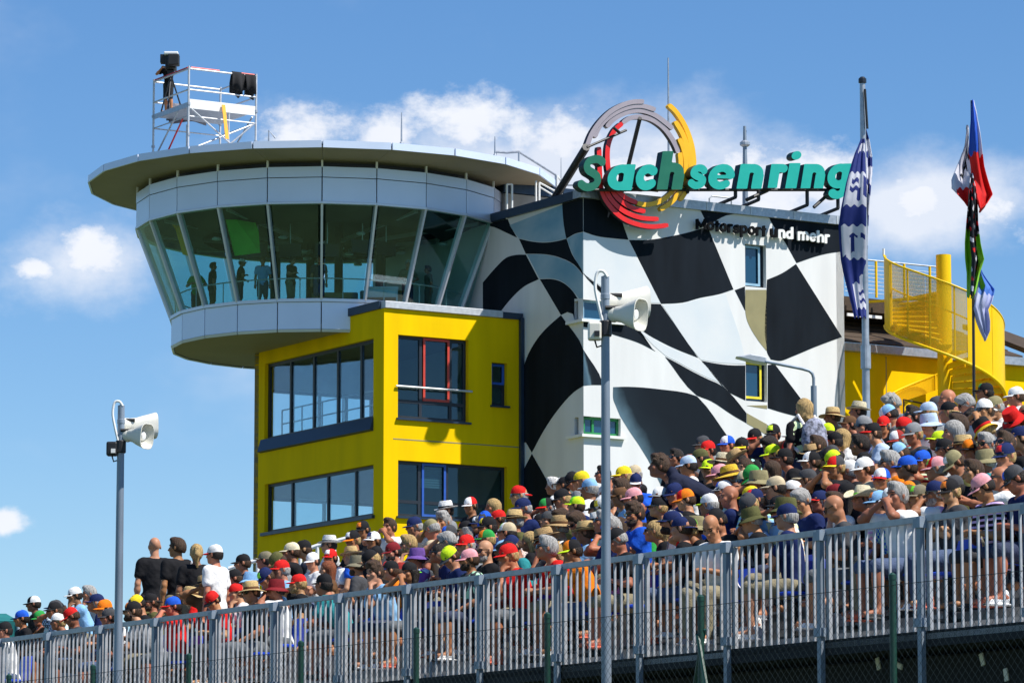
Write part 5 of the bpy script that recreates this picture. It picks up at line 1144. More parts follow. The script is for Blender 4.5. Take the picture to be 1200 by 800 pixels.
M['skin'] = mat('skin', (0,0,0), .55, var=.10, scale=7, obj=True, spec=.35)
M['eye'] = mat('dark_eye', (.02,.014,.01), .35); M['brow'] = mat('eyebrow', (.05,.03,.018), .8); M['lip'] = mat('lip', (.33,.12,.09), .5)
M['hair'] = mat('hair', (0,0,0), .5, var=.6, scale=95, obj=True, streak=(1,1,.16), bump=.6, bscale=160, spec=.3)
M['cap'] = mat('cap_cloth', (0,0,0), .8, var=.18, scale=14, obj=True, bump=.35, bscale=120, spec=.15)
M['straw'] = mat('woven_straw', (0,0,0), .85, var=.28, scale=45, obj=True, bump=.8, bscale=130, streak=(1,1,3))
M['lens'] = mat('dark_lens', (.006,.007,.01), .08, spec=.9); M['denim'] = mat('trouser_cloth', (0,0,0), .85, var=.2, scale=9, obj=True, bump=.4, bscale=60)
M['emblem'] = mat('stitched_emblem', (0,0,0), .6, var=.5, scale=38, obj=True); M['shoe'] = mat('shoe_cloth', (0,0,0), .7, var=.15, obj=True)
def shirt_mat():
    m = mat('shirt_cloth', (0,0,0), .85, var=.10, scale=7, obj=True, bump=.6, bscale=14, spec=.12); t = m.node_tree; nd = t.nodes; L = t.links.new; p = nd['Principled BSDF']
    old = p.inputs['Base Color'].links[0].from_socket; oi = nd.new('ShaderNodeObjectInfo'); co = nd.new('ShaderNodeTexCoord')
    # alpha of the object colour picks the print: 1 plain, .8 checks, .6 chest print, .4 hoops
    def cmp_(v):
        n = nd.new('ShaderNodeMath'); n.operation = 'COMPARE'; L(oi.outputs['Alpha'], n.inputs[0]); n.inputs[1].default_value = v; n.inputs[2].default_value = .05; return n.outputs[0]
    ck = nd.new('ShaderNodeTexChecker'); ck.inputs['Scale'].default_value = 34; L(co.outputs['Object'], ck.inputs[0])
    wv = nd.new('ShaderNodeTexWave'); wv.bands_direction = 'Z'; wv.inputs['Scale'].default_value = 6; L(co.outputs['Object'], wv.inputs[0])
    gt = nd.new('ShaderNodeMath'); gt.operation = 'GREATER_THAN'; L(wv.outputs['Fac'], gt.inputs[0]); gt.inputs[1].default_value = .62
    vo = nd.new('ShaderNodeTexNoise'); vo.inputs['Scale'].default_value = 9; vo.inputs['Detail'].default_value = 1
    ad = nd.new('ShaderNodeVectorMath'); ad.operation = 'ADD'; L(co.outputs['Object'], ad.inputs[0]); cx = nd.new('ShaderNodeCombineXYZ'); ml = nd.new('ShaderNodeMath'); ml.operation = 'MULTIPLY'; L(oi.outputs['Random'], ml.inputs[0]); ml.inputs[1].default_value = 40
    L(ml.outputs[0], cx.inputs[0]); L(cx.outputs[0], ad.inputs[1]); L(ad.outputs[0], vo.inputs['Vector'])
    g2 = nd.new('ShaderNodeMath'); g2.operation = 'GREATER_THAN'; L(vo.outputs['Fac'], g2.inputs[0]); g2.inputs[1].default_value = .60
    def mul(a, b): n = nd.new('ShaderNodeMath'); n.operation = 'MULTIPLY'; L(a, n.inputs[0]); L(b, n.inputs[1]); return n.outputs[0]
    def add(a, b): n = nd.new('ShaderNodeMath'); n.operation = 'ADD'; n.use_clamp = True; L(a, n.inputs[0]); L(b, n.inputs[1]); return n.outputs[0]
    fac = add(add(mul(cmp_(.8), ck.outputs['Fac']), mul(cmp_(.6), g2.outputs[0])), mul(cmp_(.4), gt.outputs[0]))
    hs = nd.new('ShaderNodeHueSaturation'); L(oi.outputs['Random'], hs.inputs['Hue']); hs.inputs['Color'].default_value = (.75,.10,.06,1)
    wm = nd.new('ShaderNodeMix'); wm.data_type = 'RGBA'; wm.inputs['Factor'].default_value = .55; L(hs.outputs[0], wm.inputs['A']); wm.inputs['B'].default_value = (.75,.75,.75,1)
    mx = nd.new('ShaderNodeMix'); mx.data_type = 'RGBA'; L(fac, mx.inputs['Factor']); L(old, mx.inputs['A']); L(wm.outputs['Result'], mx.inputs['B']); L(mx.outputs['Result'], p.inputs['Base Color']); return m
M['shirt'] = shirt_mat()

def ik(s, w, l1, l2, hint):
    s, w, hint = Vector(s), Vector(w), Vector(hint); d = w-s; L = d.length
    if L > (l1+l2)*.985: w = s+d.normalized()*(l1+l2)*.985; d = w-s; L = d.length
    L = max(L, .09); a = (l1*l1-l2*l2+L*L)/(2*L); h = math.sqrt(max(l1*l1-a*a, 0)); n = d.normalized(); p = hint - n*hint.dot(n)
    return s+n*a+p.normalized()*h, w
def skeleton(pose):
    """joints in metres, facing -Y, feet on z=0"""
    J = {}; lean = R(pose.get('lean', 8)); ty = R(pose.get('side', 0)); sit = pose.get('sit', True); hz = .50 if sit else .93
    J['hip'] = Vector((0, .0, hz)); sd = Vector((math.sin(ty), -math.sin(lean), math.cos(lean)*math.cos(ty))).normalized(); J['up'] = sd
    bk = Vector((0, math.cos(lean), math.sin(lean)))
    J['waist'] = J['hip']+sd*.20+bk*.012; J['chest'] = J['hip']+sd*.36; J['neck'] = J['hip']+sd*.545+bk*.01
    nl = R(pose.get('lean', 8)*.55+pose.get('nod', 0)*.3); nd = Vector((0, -math.sin(nl), math.cos(nl)))
    J['head'] = J['neck']+nd*.165+Vector((0,-.03,0))
    J['hrot'] = Matrix.Rotation(R(pose.get('yaw', 0)), 3, 'Z') @ Matrix.Rotation(R(pose.get('nod', 0)), 3, 'X')
    for s, n in ((-1,'r'), (1,'l')):
        J['sh'+n] = J['hip']+sd*.475+Vector((s*.178, 0, 0)); J['hp'+n] = J['hip']+Vector((s*.085, 0, 0))
        wr = pose['w'+n]; el, w_ = ik(J['sh'+n], wr, .285, .255, pose.get('e'+n, (s*.6, .35, -.7))); J['el'+n] = el; J['wr'+n] = w_
        if sit:
            sp_ = pose.get('spread', .13); J['kn'+n] = Vector((s*sp_, -.42, .50)); J['an'+n] = Vector((s*(sp_-.01), -.40+pose.get('tuck', 0), .085)); J['to'+n] = J['an'+n]+Vector((s*.03, -.17, -.045))
        else:
            J['kn'+n] = Vector((s*.10, -.02+pose.get('kb', 0), .50)); J['an'+n] = Vector((s*.11, .03, .085)); J['to'+n] = J['an'+n]+Vector((s*.03, -.17, -.045))
    return J
def limb(f, J, infl=0, g=1.0, parts='bodyarmleg', k=.03, sleeve=None, leg=None):
    H = J['hip']; up = J['up']; rot = None
    lean_m = Matrix((Vector((1,0,0)), up.cross(Vector((1,0,0))), up)).transposed(); rt = [list(r) for r in lean_m]
    if 'body' in parts:
        f.ell(H+Vector((0,.01,.0)), (.165*g+infl, .125*g+infl, .12+infl), rt, k=.05)
        f.ell(J['waist']+Vector((0,-.012*(g-1)*8,0)), (.142*g+infl, .108*g*(1+(g-1)*.8)+infl, .15+infl), rt, k=.07)
        f.ell(J['chest'], (.165*g**.5+infl, .115*g**.5+infl, .17+infl), rt, k=.06)
        f.cone(J['shr']*.86+J['shl']*.14, J['shl']*.86+J['shr']*.14, .068+infl, .068+infl, k=.06)
        if J.get('bust'): 
            for s in (-1,1): f.ell(J['chest']+Vector((s*.072,0,0))+up*.03-up.cross(Vector((1,0,0)))*.098, (.06+infl,.055+infl,.06+infl), rt, k=.04)
    if 'arm' in parts:
        for n in 'rl':
            sh, el, wr = J['sh'+n], J['el'+n], J['wr'+n]
            if sleeve is None:
                f.cone(sh, el, .05*g**.5, .040, k=.04); f.cone(el, wr, .041, .027, k=.015); d = (wr-el).normalized(); f.ell(el.lerp(wr,.3), (.043,)*3, k=.03)
            else:
                f.cone(sh, sh.lerp(el, min(sleeve, 1)), .056*g**.5+infl, .055+infl, k=.04)
                if sleeve > 1: f.cone(el, el.lerp(wr, .92), .052+infl, .040+infl, k=.02)
    if 'leg' in parts:
        for n in 'rl':
            hp, kn, an, to = J['hp'+n], J['kn'+n], J['an'+n], J['to'+n]
            e = kn if leg is None or leg >= 1 else hp.lerp(kn, leg)
            f.cone(hp, e, .086*g+infl, (.058 if e is kn else .07)+infl, k=.04)
            if leg is None or leg > 1: f.cone(kn, an, .056+infl, .038+infl*1.3, k=.025)
            if leg is None:
                c = kn.lerp(an, .3)+Vector((0,.018,0)); f.ell(c, (.052,.055,.10), k=.04); f.cone(an+Vector((0,.03,-.02)), to, .04, .03, k=.03); f.cone(an+Vector((0,.03,-.03)), an, .036, .036, k=.03)
def hand(f, J, n, grip=.6):
    el, wr = J['el'+n], J['wr'+n]; d = (wr-el).normalized(); s = 1 if n == 'l' else -1
    side = d.cross(Vector((0,0,1))); side = side.normalized() if side.length > .1 else Vector((1,0,0)); pal = side.cross(d).normalized()*-1
    c = wr+d*.05; rt = Matrix((side, pal, d)).transposed(); f.ell(c, (.042,.020,.05), [list(r) for r in rt], k=.02)
    for i, (x, L) in enumerate(((-.032,.062),(-.011,.074),(.011,.070),(.032,.055))):
        a = c+side*x+d*.035; g1 = grip*.7+.12*i*grip; b = a+(d*math.cos(g1)+pal*math.sin(g1))*L*.55; g2 = g1+grip*.9+.1; e = b+(d*math.cos(g2)+pal*math.sin(g2))*L*.5
        f.cone(a, b, .0115, .0105, k=.006); f.cone(b, e, .0105, .009, k=.004)
    t0 = wr+d*.025-side*s*-.03; t1 = t0+(d*.6+side*s*.7+pal*.4).normalized()*.045; f.cone(t0, t1, .014, .012, k=.01); f.cone(t1, t1+(d*.8+pal*.5).normalized()*.03, .012, .010, k=.004)
def head(f, c, Rm, female=False):
    P = lambda x, y, z: c+Rm@Vector((x, y, z)); rt = [list(r) for r in Rm]; E = lambda p, r, k=.02, sub=False: f.ell(P(*p), r, rt, k, sub)
    j = .9 if female else 1
    E((0,.014,.028), (.077,.097,.094)); E((0,-.022,-.045), (.058*j,.074,.084)); E((0,-.070,-.102), (.026*j,.022,.020), .025); E((0,-.02,-.085),(.048*j,.055,.035),.03)
    f.cone(P(0,-.088,.012), P(0,-.116,-.034), .0085, .0135, .014); f.cone(P(-.014,-.102,-.036), P(.014,-.102,-.036), .010, .010, .01)
    f.cone(P(-.042,-.078,.026), P(.042,-.078,.026), .012, .012, .016)
    for s in (-1,1):
        E((s*.033,-.100,.004), (.019,.016,.012), .012, True); E((s*.046,-.062,-.030), (.024,.022,.024), .02); E((s*.081,.016,-.012), (.011,.021,.033), .008)
    f.cone(P(-.018,-.093,-.064), P(.018,-.093,-.064), .008, .008, .008); f.cone(P(-.014,-.091,-.074), P(.014,-.091,-.074), .008, .008, .006)
HV = .0125
def make_body(pose, g=1.0, female=False):
    J = skeleton(pose); J['bust'] = female
    pts = [J[k] for k in J if isinstance(J[k], Vector) and k != 'up']; lo = [min(p[i] for p in pts)-.17 for i in range(3)]; hi = [max(p[i] for p in pts)+.19 for i in range(3)]
    f = Field(lo, hi, HV); limb(f, J, 0, g); f.cone(J['neck'], J['head']+J['hrot']@Vector((0,.022,-.07)), .056*(g**.5 if not female else .88), .052*(g**.3), .04)
    f.cone(J['neck']-J['up']*.02+Vector((-.09,0,-.03)), J['neck']-J['up']*.02+Vector((.09,0,-.03)), .042, .042, .05)
    head(f, J['head'], J['hrot'], female)
    for n in 'rl': hand(f, J, n, pose.get('grip', .6))
    v, q = f.mesh(); cen = v[q].mean(1); loc = (cen-np.array(J['head']))@np.array(J['hrot']); x, y, z = loc.T; mi = np.zeros(len(q), int)
    mi[(y < -.055) & (np.abs(np.abs(x)-.033) < .014) & (np.abs(z-.002) < .008)] = 1
    mi[(y < -.06) & (np.abs(np.abs(x)-.034) < .020) & (np.abs(z-.0255) < .0065)] = 2
    mi[(y < -.075) & (np.abs(x) < .022) & (np.abs(z+.069) < .009)] = 3
    me = np_mesh('body', v, q, [M['skin'], M['eye'], M['brow'], M['lip']], mi)
    sv = pose.get('sleeve', .55)
    def cloth_(parts, infl, h, seed, wr, name, mt, **kw):
        f = Field(lo, hi, h); limb(f, J, infl, g, parts, **kw)
        if 'body' in parts and name == 'shirt':
            f.ell(J['neck']+Vector((0,-.045,.045)), (.078,.085,.085), None, .02, True)
        if wr: f.wrinkle(wr, seed)
        if name == 'shirt' and pose.get('hood'):
            f.ell(J['neck']+J['up'].cross(Vector((1,0,0)))*.06+Vector((0,0,.0)), (.12,.07,.085), None, .03)
        v, q = f.mesh(); return np_mesh(name, v, q, [M[mt]])
    sh = cloth_('bodyarm', .016, .0155, int(lo[0]*999) % 97+len(MESHES), .0032, 'shirt', 'shirt', sleeve=sv)
    f = Field(lo, hi, .0165); H = J['hip']; f.ell(H+Vector((0,.01,-.01)), (.175*g, .135*g, .115), None, .04); limb(f, J, .020, g, 'leg', leg=pose.get('leg', 1.0)); f.wrinkle(.003, 5); v, q = f.mesh(); tr = np_mesh('trousers', v, q, [M['denim']])
    return dict(J=J, body=me, shirt=sh, trousers=tr, pose=pose, hm=Matrix.Translation(J['head']) @ J['hrot'].to_4x4(), female=female, g=g)
MESHES = {}
def shoe_mesh():
    f = Field((-.07,-.2,-.02), (.07,.12,.14), .012); f.cone((0,.03,.045), (0,-.13,.035), .042, .036, .02); f.cone((0,.03,.05), (0,.03,.10), .042, .044, .03); f.ell((0,-.05,.0), (.06,.2,.012), None, .01); v, q = f.mesh(); return np_mesh('shoe', v, q, [M['shoe']])
SHOE = shoe_mesh()
# hair in head space
def hair_mesh(kind, capped=False):
    f = Field((-.2,-.2,-.46), (.2,.26,.24), .0125)
    f.ell((0,.018,.036), (.086,.105,.097)); 
    if kind != 'bald_fringe': f.ell((0,.05,-.01), (.083,.085,.10), None, .03)
    if kind == 'short': f.ell((0,-.045,.105), (.06,.05,.035), None, .03)
    if kind == 'tousled':
        f.ell((0,-.045,.11), (.07,.06,.04), None, .03); r = random.Random(3)
        for i in range(34):
            t, p = r.random()*6.28, r.random()*1.4; f.ell((.08*math.sin(p)*math.cos(t), .018+.1*math.sin(p)*math.sin(t), .045+.092*math.cos(p)), (.02,.022,.018), None, .012)
    if kind in ('long', 'bob', 'curly'):
        zb = {'long': -.26, 'bob': -.13, 'curly': -.15}[kind]
        f.cone((-.045,.04,.02), (-.060,.035,zb), .048, .034, .05); f.cone((.045,.04,.02), (.060,.035,zb), .048, .034, .05); f.cone((0,.06,.02), (0,.075,zb), .06, .042, .06)
        if kind == 'curly':
            r = random.Random(5)
            for i in range(60):
                t = 1.0+r.random()*4.3-.9; z = zb+r.random()*(.055-zb); f.ell((.085*math.sin(t), .03-.085*math.cos(t), z), (.020,.020,.022), None, .012)
    if kind == 'pony': f.ell((0,.115,.05), (.03,.03,.03)); f.cone((0,.12,.05), (0,.15,-.03), .03, .035, .02); f.cone((0,.15,-.03), (0,.13,-.20), .035, .014, .03)
    if kind == 'bun': f.ell((0,.10,.11), (.045,.045,.042), None, .015)
    f.ell((0,-.105,-.052), (.068,.082,.10), None, .015, True); f.ell((0,-.13,.03), (.058,.055,.062), None, .012, True)
    if kind == 'short' or kind == 'tousled' or kind == 'bun' or kind == 'pony': f.ell((0,-.01,-.14), (.12,.16,.085), None, .02, True) if kind not in ('pony',) else f.ell((0,-.03,-.15), (.12,.12,.085), None, .02, True)
    X, Y, Z = np.meshgrid(*f.ax, indexing='ij', sparse=True); f.F += (.0026*np.sin(np.arctan2(X, Y-.02)*26)+.0018*np.sin(Z*150+X*70)*np.sin(X*120+Y*90)).astype(np.float32)
    if capped: f.F = np.maximum(f.F, (Z-.026-.10*np.maximum(-Y-.03, 0)*0).astype(np.float32)+0*X.astype(np.float32)+0*Y.astype(np.float32)); f.F = np.maximum(f.F, (-(Y+.055)+0*X+0*Z).astype(np.float32)*1.0)
    v, q = f.mesh(); return np_mesh('hair', v, q, [M['hair']])
CAPHAIR = {k: hair_mesh(k, True) for k in ('short','long','pony')}
HAIR = {k: hair_mesh(k) for k in ('short','tousled','long','bob','curly','pony','bun')}
def beard_mesh():
    f = Field((-.12,-.17,-.2), (.12,.08,.05), .0115); f.ell((0,-.028,-.078), (.062,.078,.062)); f.ell((0,-.08,-.105), (.034,.028,.03)); f.ell((0,-.10,-.068), (.022,.03,.012), None, .006, True); f.ell((0,-.03,-.015), (.2,.2,.032), None, .01, True); v, q = f.mesh(); return np_mesh('beard', v, q, [M['hair']])
BEARD = beard_mesh()
# headgear in head space, facing -Y
def sheet(fn, nu, nv, th):       # closed thin sheet from fn(u,v)->(point, normal)
    mb = MB(); vs = []; 
    for s in (0, 1):
        for j in range(nv+1):
            for i in range(nu+1):
                p, n = fn(i/nu, j/nv); vs.append(Vector(p)+Vector(n)*(th*s))
    W = nu+1; O = W*(nv+1); fs = []
    for j in range(nv):
        for i in range(nu): a = j*W+i; fs += [(a, a+1, a+W+1, a+W), (O+a+W, O+a+W+1, O+a+1, O+a)]
    for i in range(nu): fs += [(i, O+i, O+i+1, i+1), (nv*W+i+1, O+nv*W+i+1, O+nv*W+i, nv*W+i)]
    for j in range(nv): fs += [(j*W, j*W+W, O+j*W+W, O+j*W), (j*W+nu, O+j*W+nu, O+j*W+W+nu, j*W+W+nu)]
    mb.add(vs, fs); return mb
def dome(th, ph, k=1.0):         # cap crown surface: th around (0 = front), ph 0 at brim .. 1 at top
    a = ph*math.pi/2; r = math.cos(a)**.82; fb = .006*max(0, math.cos(th))*math.sin(a*2)
    return Vector((math.sin(th)*.0875*r*k, .012-math.cos(th)*(.109*r+fb)*k, .030+.112*math.sin(a)**.92*k-.004*math.cos(th)))
def cap_crown():
    mb = MB(); n, m = 24, 8; vs = []
    for j in range(m+1):
        for i in range(n): vs.append(dome(2*math.pi*i/n, j/m*.985))
    fs = [(j*n+i, j*n+(i+1) % n, (j+1)*n+(i+1) % n, (j+1)*n+i) for j in range(m) for i in range(n)]; fs += [tuple(range(m*n, m*n+n)), tuple(range(n-1, -1, -1))]; mb.add(vs, fs)
    b = len(mb.v); mb.lathe([(.0,.143),(.007,.1445),(.0065,.1475),(.002,.149)], 8, (0,.012,0)); return mb.mesh('cap', [M['cap']], True)
def visor_fn(u, v):
    th = (u-.5)*2*R(62); b = dome(th, 0); c = math.cos(th*1.35); d = max(c, 0)**.6*.078*v
    return (b.x*(1+.10*v), b.y-d, b.z-.004-.020*v*c*.7-.030*abs(math.sin(th))**2*v*.6+.006*math.sin(v*3)), (0,0,-1)
CAP = cap_crown(); VISOR = sheet(visor_fn, 16, 5, .0045).mesh('visor', [M['cap']], True)
EMBL = sheet(lambda u, v: (dome((u-.5)*R(62), .16+v*.46, 1.018), (0,-.3,.1)), 8, 5, .006).mesh('emblem', [M['emblem']], True)
PANEL = sheet(lambda u, v: (dome((u-.5)*R(118), .02+v*.80, 1.010), (0,-.2,.1)), 12, 7, .006).mesh('front_panel', [M['cap']], True)
def hat(prof, brim, bend, sx=.092, sy=.112, n=28, dent=None, m='straw'):
    """crown profile (fraction of head ring, z) and a separate brim mesh"""
    def fn(v, r, th):
        if dent: v = dent(v, r, th)
        return v
    mb = MB(); mb.lathe(prof, n, (0,.012,0), sx, sy, fn); cr = mb.mesh('hat', [M[m]], True)
    def bf(u, v):
        th = u*2*math.pi; k = 1.0+v*brim; z = prof[0][1]+bend(th, v); return (sx*k*math.sin(th)*(1+.0*v), .012-sy*k*math.cos(th)*.985, z), (0,0,-1)
    br = sheet(bf, n, 5, .005).mesh('brim', [M[m]], True)
    bd = MB(); z0 = prof[0][1]; bd.lathe([(1.0,z0+.002),(1.022,z0+.004),(1.010,z0+.030),(.99,z0+.031)], n, (0,.012,0), sx, sy); bd = bd.mesh('hat_band', [M['cap']], True); return cr, br, bd
HATS = {'f': hat([(1.0,.035),(.97,.08),(.90,.125),(.80,.142),(.4,.135),(.0,.128)], .62, lambda t, v: -.012*v*math.cos(t)+.014*v*abs(math.sin(t)), dent=lambda v, r, th: [v[0]*(1-.22*max(0,-v[1])/.1*(v[2] > .09)), v[1], v[2]]),
        's': hat([(1.0,.030),(.98,.08),(.93,.115),(.80,.135),(.4,.142),(.0,.143)], .95, lambda t, v: -.024*v+.012*v*math.sin(t*2+.6)),
        'w': hat([(1.0,.035),(.94,.09),(.86,.140),(.72,.160),(.35,.150),(.0,.140)], 1.05, lambda t, v: .085*v*v*math.sin(t)**2-.030*v*abs(math.cos(t)), dent=lambda v, r, th: [v[0]*(1-.25*(v[2] > .12)), v[1], v[2]]),
        'k': hat([(1.02,.020),(.98,.075),(.90,.118),(.84,.128),(.4,.133),(.0,.134)], .52, lambda t, v: -.045*v+.006*v*math.sin(3*t), m='cap')}
def glasses_mesh():
    mb = MB()
    for s in (-1,1):
        mb.add([(s*.008,-.112,.018),(s*.060,-.100,.020),(s*.066,-.092,.002),(s*.050,-.104,-.020),(s*.016,-.112,-.018),(s*.008,-.106,.018),(s*.060,-.094,.020),(s*.066,-.086,.002),(s*.050,-.098,-.020),(s*.016,-.106,-.018)],
               [(0,1,2,3,4),(9,8,7,6,5)]+[(i,i+5,(i+1) % 5+5,(i+1) % 5) for i in range(5)])
        mb.hexa([(s*.064,-.095,.016),(s*.064,-.095,.008),(s*.086,.01,.006),(s*.086,.01,.012)], (s*.003,0,0))
    mb.hexa([(-.012,-.113,.016),(.012,-.113,.016),(.012,-.113,.009),(-.012,-.113,.009)], (0,.005,0)); return mb.mesh('sunglasses', [M['lens']])
GLASS = glasses_mesh()
def text_badge(txt, m):
    vs = []; fs = []; x = -.5*(len(txt)-1)*.62
    mb = MB()
    for i, ch in enumerate(txt):
        v, f = glyph_poly(ch, 1.0, .05, .1); 
        ax = min(a[0] for a in v); bx = max(a[0] for a in v); out = []
        for a in v:
            u = (a[0]-(ax+bx)/2+x+i*.62)*.042; z = (a[1]-.35)*.052; th = u/.1; p = dome(th, .40, 1.035); out.append((p.x, p.y-.006*(a[2] < 0)-.002, .085+z*.95+(0)))
        mb.add(out, f)
    return mb.mesh('number', [M[m]])

COLS = {'black':(.014,.014,.016),'white':(.78,.78,.76),'red':(.66,.016,.014),'navy':(.012,.022,.09),'blue':(.015,.10,.58),'light blue':(.24,.46,.72),'pale blue':(.46,.58,.74),'grey':(.22,.23,.24),'dark grey':(.06,.062,.068),
 'beige':(.52,.43,.28),'khaki':(.26,.23,.12),'olive':(.10,.10,.035),'brown':(.13,.065,.03),'maroon':(.20,.015,.02),'orange':(.80,.20,.01),'yellow':(.82,.62,.02),'neon yellow':(.62,.85,.02),'green':(.03,.30,.06),'neon green':(.22,.75,.03),
 'pink':(.75,.33,.36),'purple':(.14,.07,.28),'straw':(.62,.44,.19),'tan':(.46,.30,.13),'cream':(.70,.62,.42),'teal':(.03,.24,.26),'gold':(.8,.5,.03),'dark red':(.30,.03,.025),'camouflage':(.20,.18,.12),'dark navy':(.018,.022,.045)}
HC = {'brown':(.055,.028,.013),'dark':(.018,.012,.009),'blond':(.42,.28,.11),'grey':(.34,.33,.31),'white':(.62,.60,.56),'red':(.22,.06,.02)}
SKINS = [(.42,.18,.09),(.36,.145,.07),(.46,.22,.12),(.33,.13,.062),(.44,.175,.09),(.27,.105,.052)]

POSES = {
 0: dict(lean=6, wl=(.15,-.26,.60), wr=(-.15,-.28,.60)),
 1: dict(lean=30, nod=-8, wl=(.06,-.50,.66), wr=(-.05,-.49,.68), el=(.7,.1,-.7), er=(-.7,.1,-.7)),
 2: dict(lean=14, nod=26, wl=(.07,-.30,.74), wr=(-.07,-.31,.74), grip=.9),
 3: dict(lean=8, wl=(.14,-.26,.61), wr=(-.10,-.15,1.17), er=(-.7,-.5,-.3), grip=.4),
 4: dict(lean=4, wl=(-.09,-.20,.82), wr=(.10,-.22,.80), el=(.8,-.1,-.5), er=(-.8,-.1,-.5)),
 5: dict(lean=20, nod=6, wl=(.04,-.32,1.00), wr=(-.12,-.36,.64), el=(.3,-.2,-.9)),
 6: dict(lean=40, nod=-10, wl=(.08,-.52,.56), wr=(-.09,-.52,.56)),
 7: dict(lean=6, wl=(.06,-.24,1.12), wr=(-.06,-.24,1.12), el=(.7,-.3,-.5), er=(-.7,-.3,-.5), grip=1.0),
 8: dict(lean=16, nod=-4, wl=(.03,-.62,.95), wr=(-.02,-.60,.99), el=(.6,-.1,-.6), er=(-.6,-.1,-.6), grip=.8),
 20: dict(sit=False, lean=1, wl=(.24,-.02,.86), wr=(-.24,-.02,.86), el=(.5,.8,-.1), er=(-.5,.8,-.1)),
 21: dict(sit=False, lean=3, wl=(.13,-.20,1.10), wr=(-.23,-.03,.86), el=(.7,.5,-.3), er=(-.5,.8,-.1)),
 22: dict(sit=False, lean=62, nod=-4, wl=(.16,-.70,.72), wr=(-.16,-.72,.74), sleeve=1.5, hood=True, kb=-.06, leg=2),
 23: dict(sit=False, lean=4, wl=(.09,-.30,1.42), wr=(-.09,-.28,1.42), el=(.7,-.1,-.6), er=(-.7,-.1,-.6)),
 24: dict(sit=False, lean=5, wl=(.22,-.16,1.10), wr=(-.06,-.20,1.22), el=(.6,.6,-.4), er=(-.8,.1,-.5)),
}
VAR = {}
def variant(pid, yaw, nod, g, fem, leg=1.0, sleeve=None):
    key = (pid, yaw, nod, g, fem, leg, sleeve)
    if key not in VAR:
        p = dict(POSES[pid]); p['yaw'] = yaw; p['nod'] = p.get('nod', 0)+nod; p.setdefault('leg', leg)
        if sleeve is not None: p['sleeve'] = sleeve
        MESHES[key] = 1; VAR[key] = make_body(p, g, fem)
    return VAR[key]
POOL = {}
for pid in (0,1,2,3,4,5,6,7):
    POOL[pid] = [(pid, y_, n_, g_, f_, l_, s_) for (y_, n_, g_, f_, l_, s_) in (((-14, 2, 1.0, False, 1.0, None), (16, 8, 1.16, False, 2, None), (6, 4, .92, True, 1.0, .25)) if pid in (0,1,2,4) else ((8, 2, 1.08, False, 1.0, None), (-10, 6, .92, True, 2, .3)))]
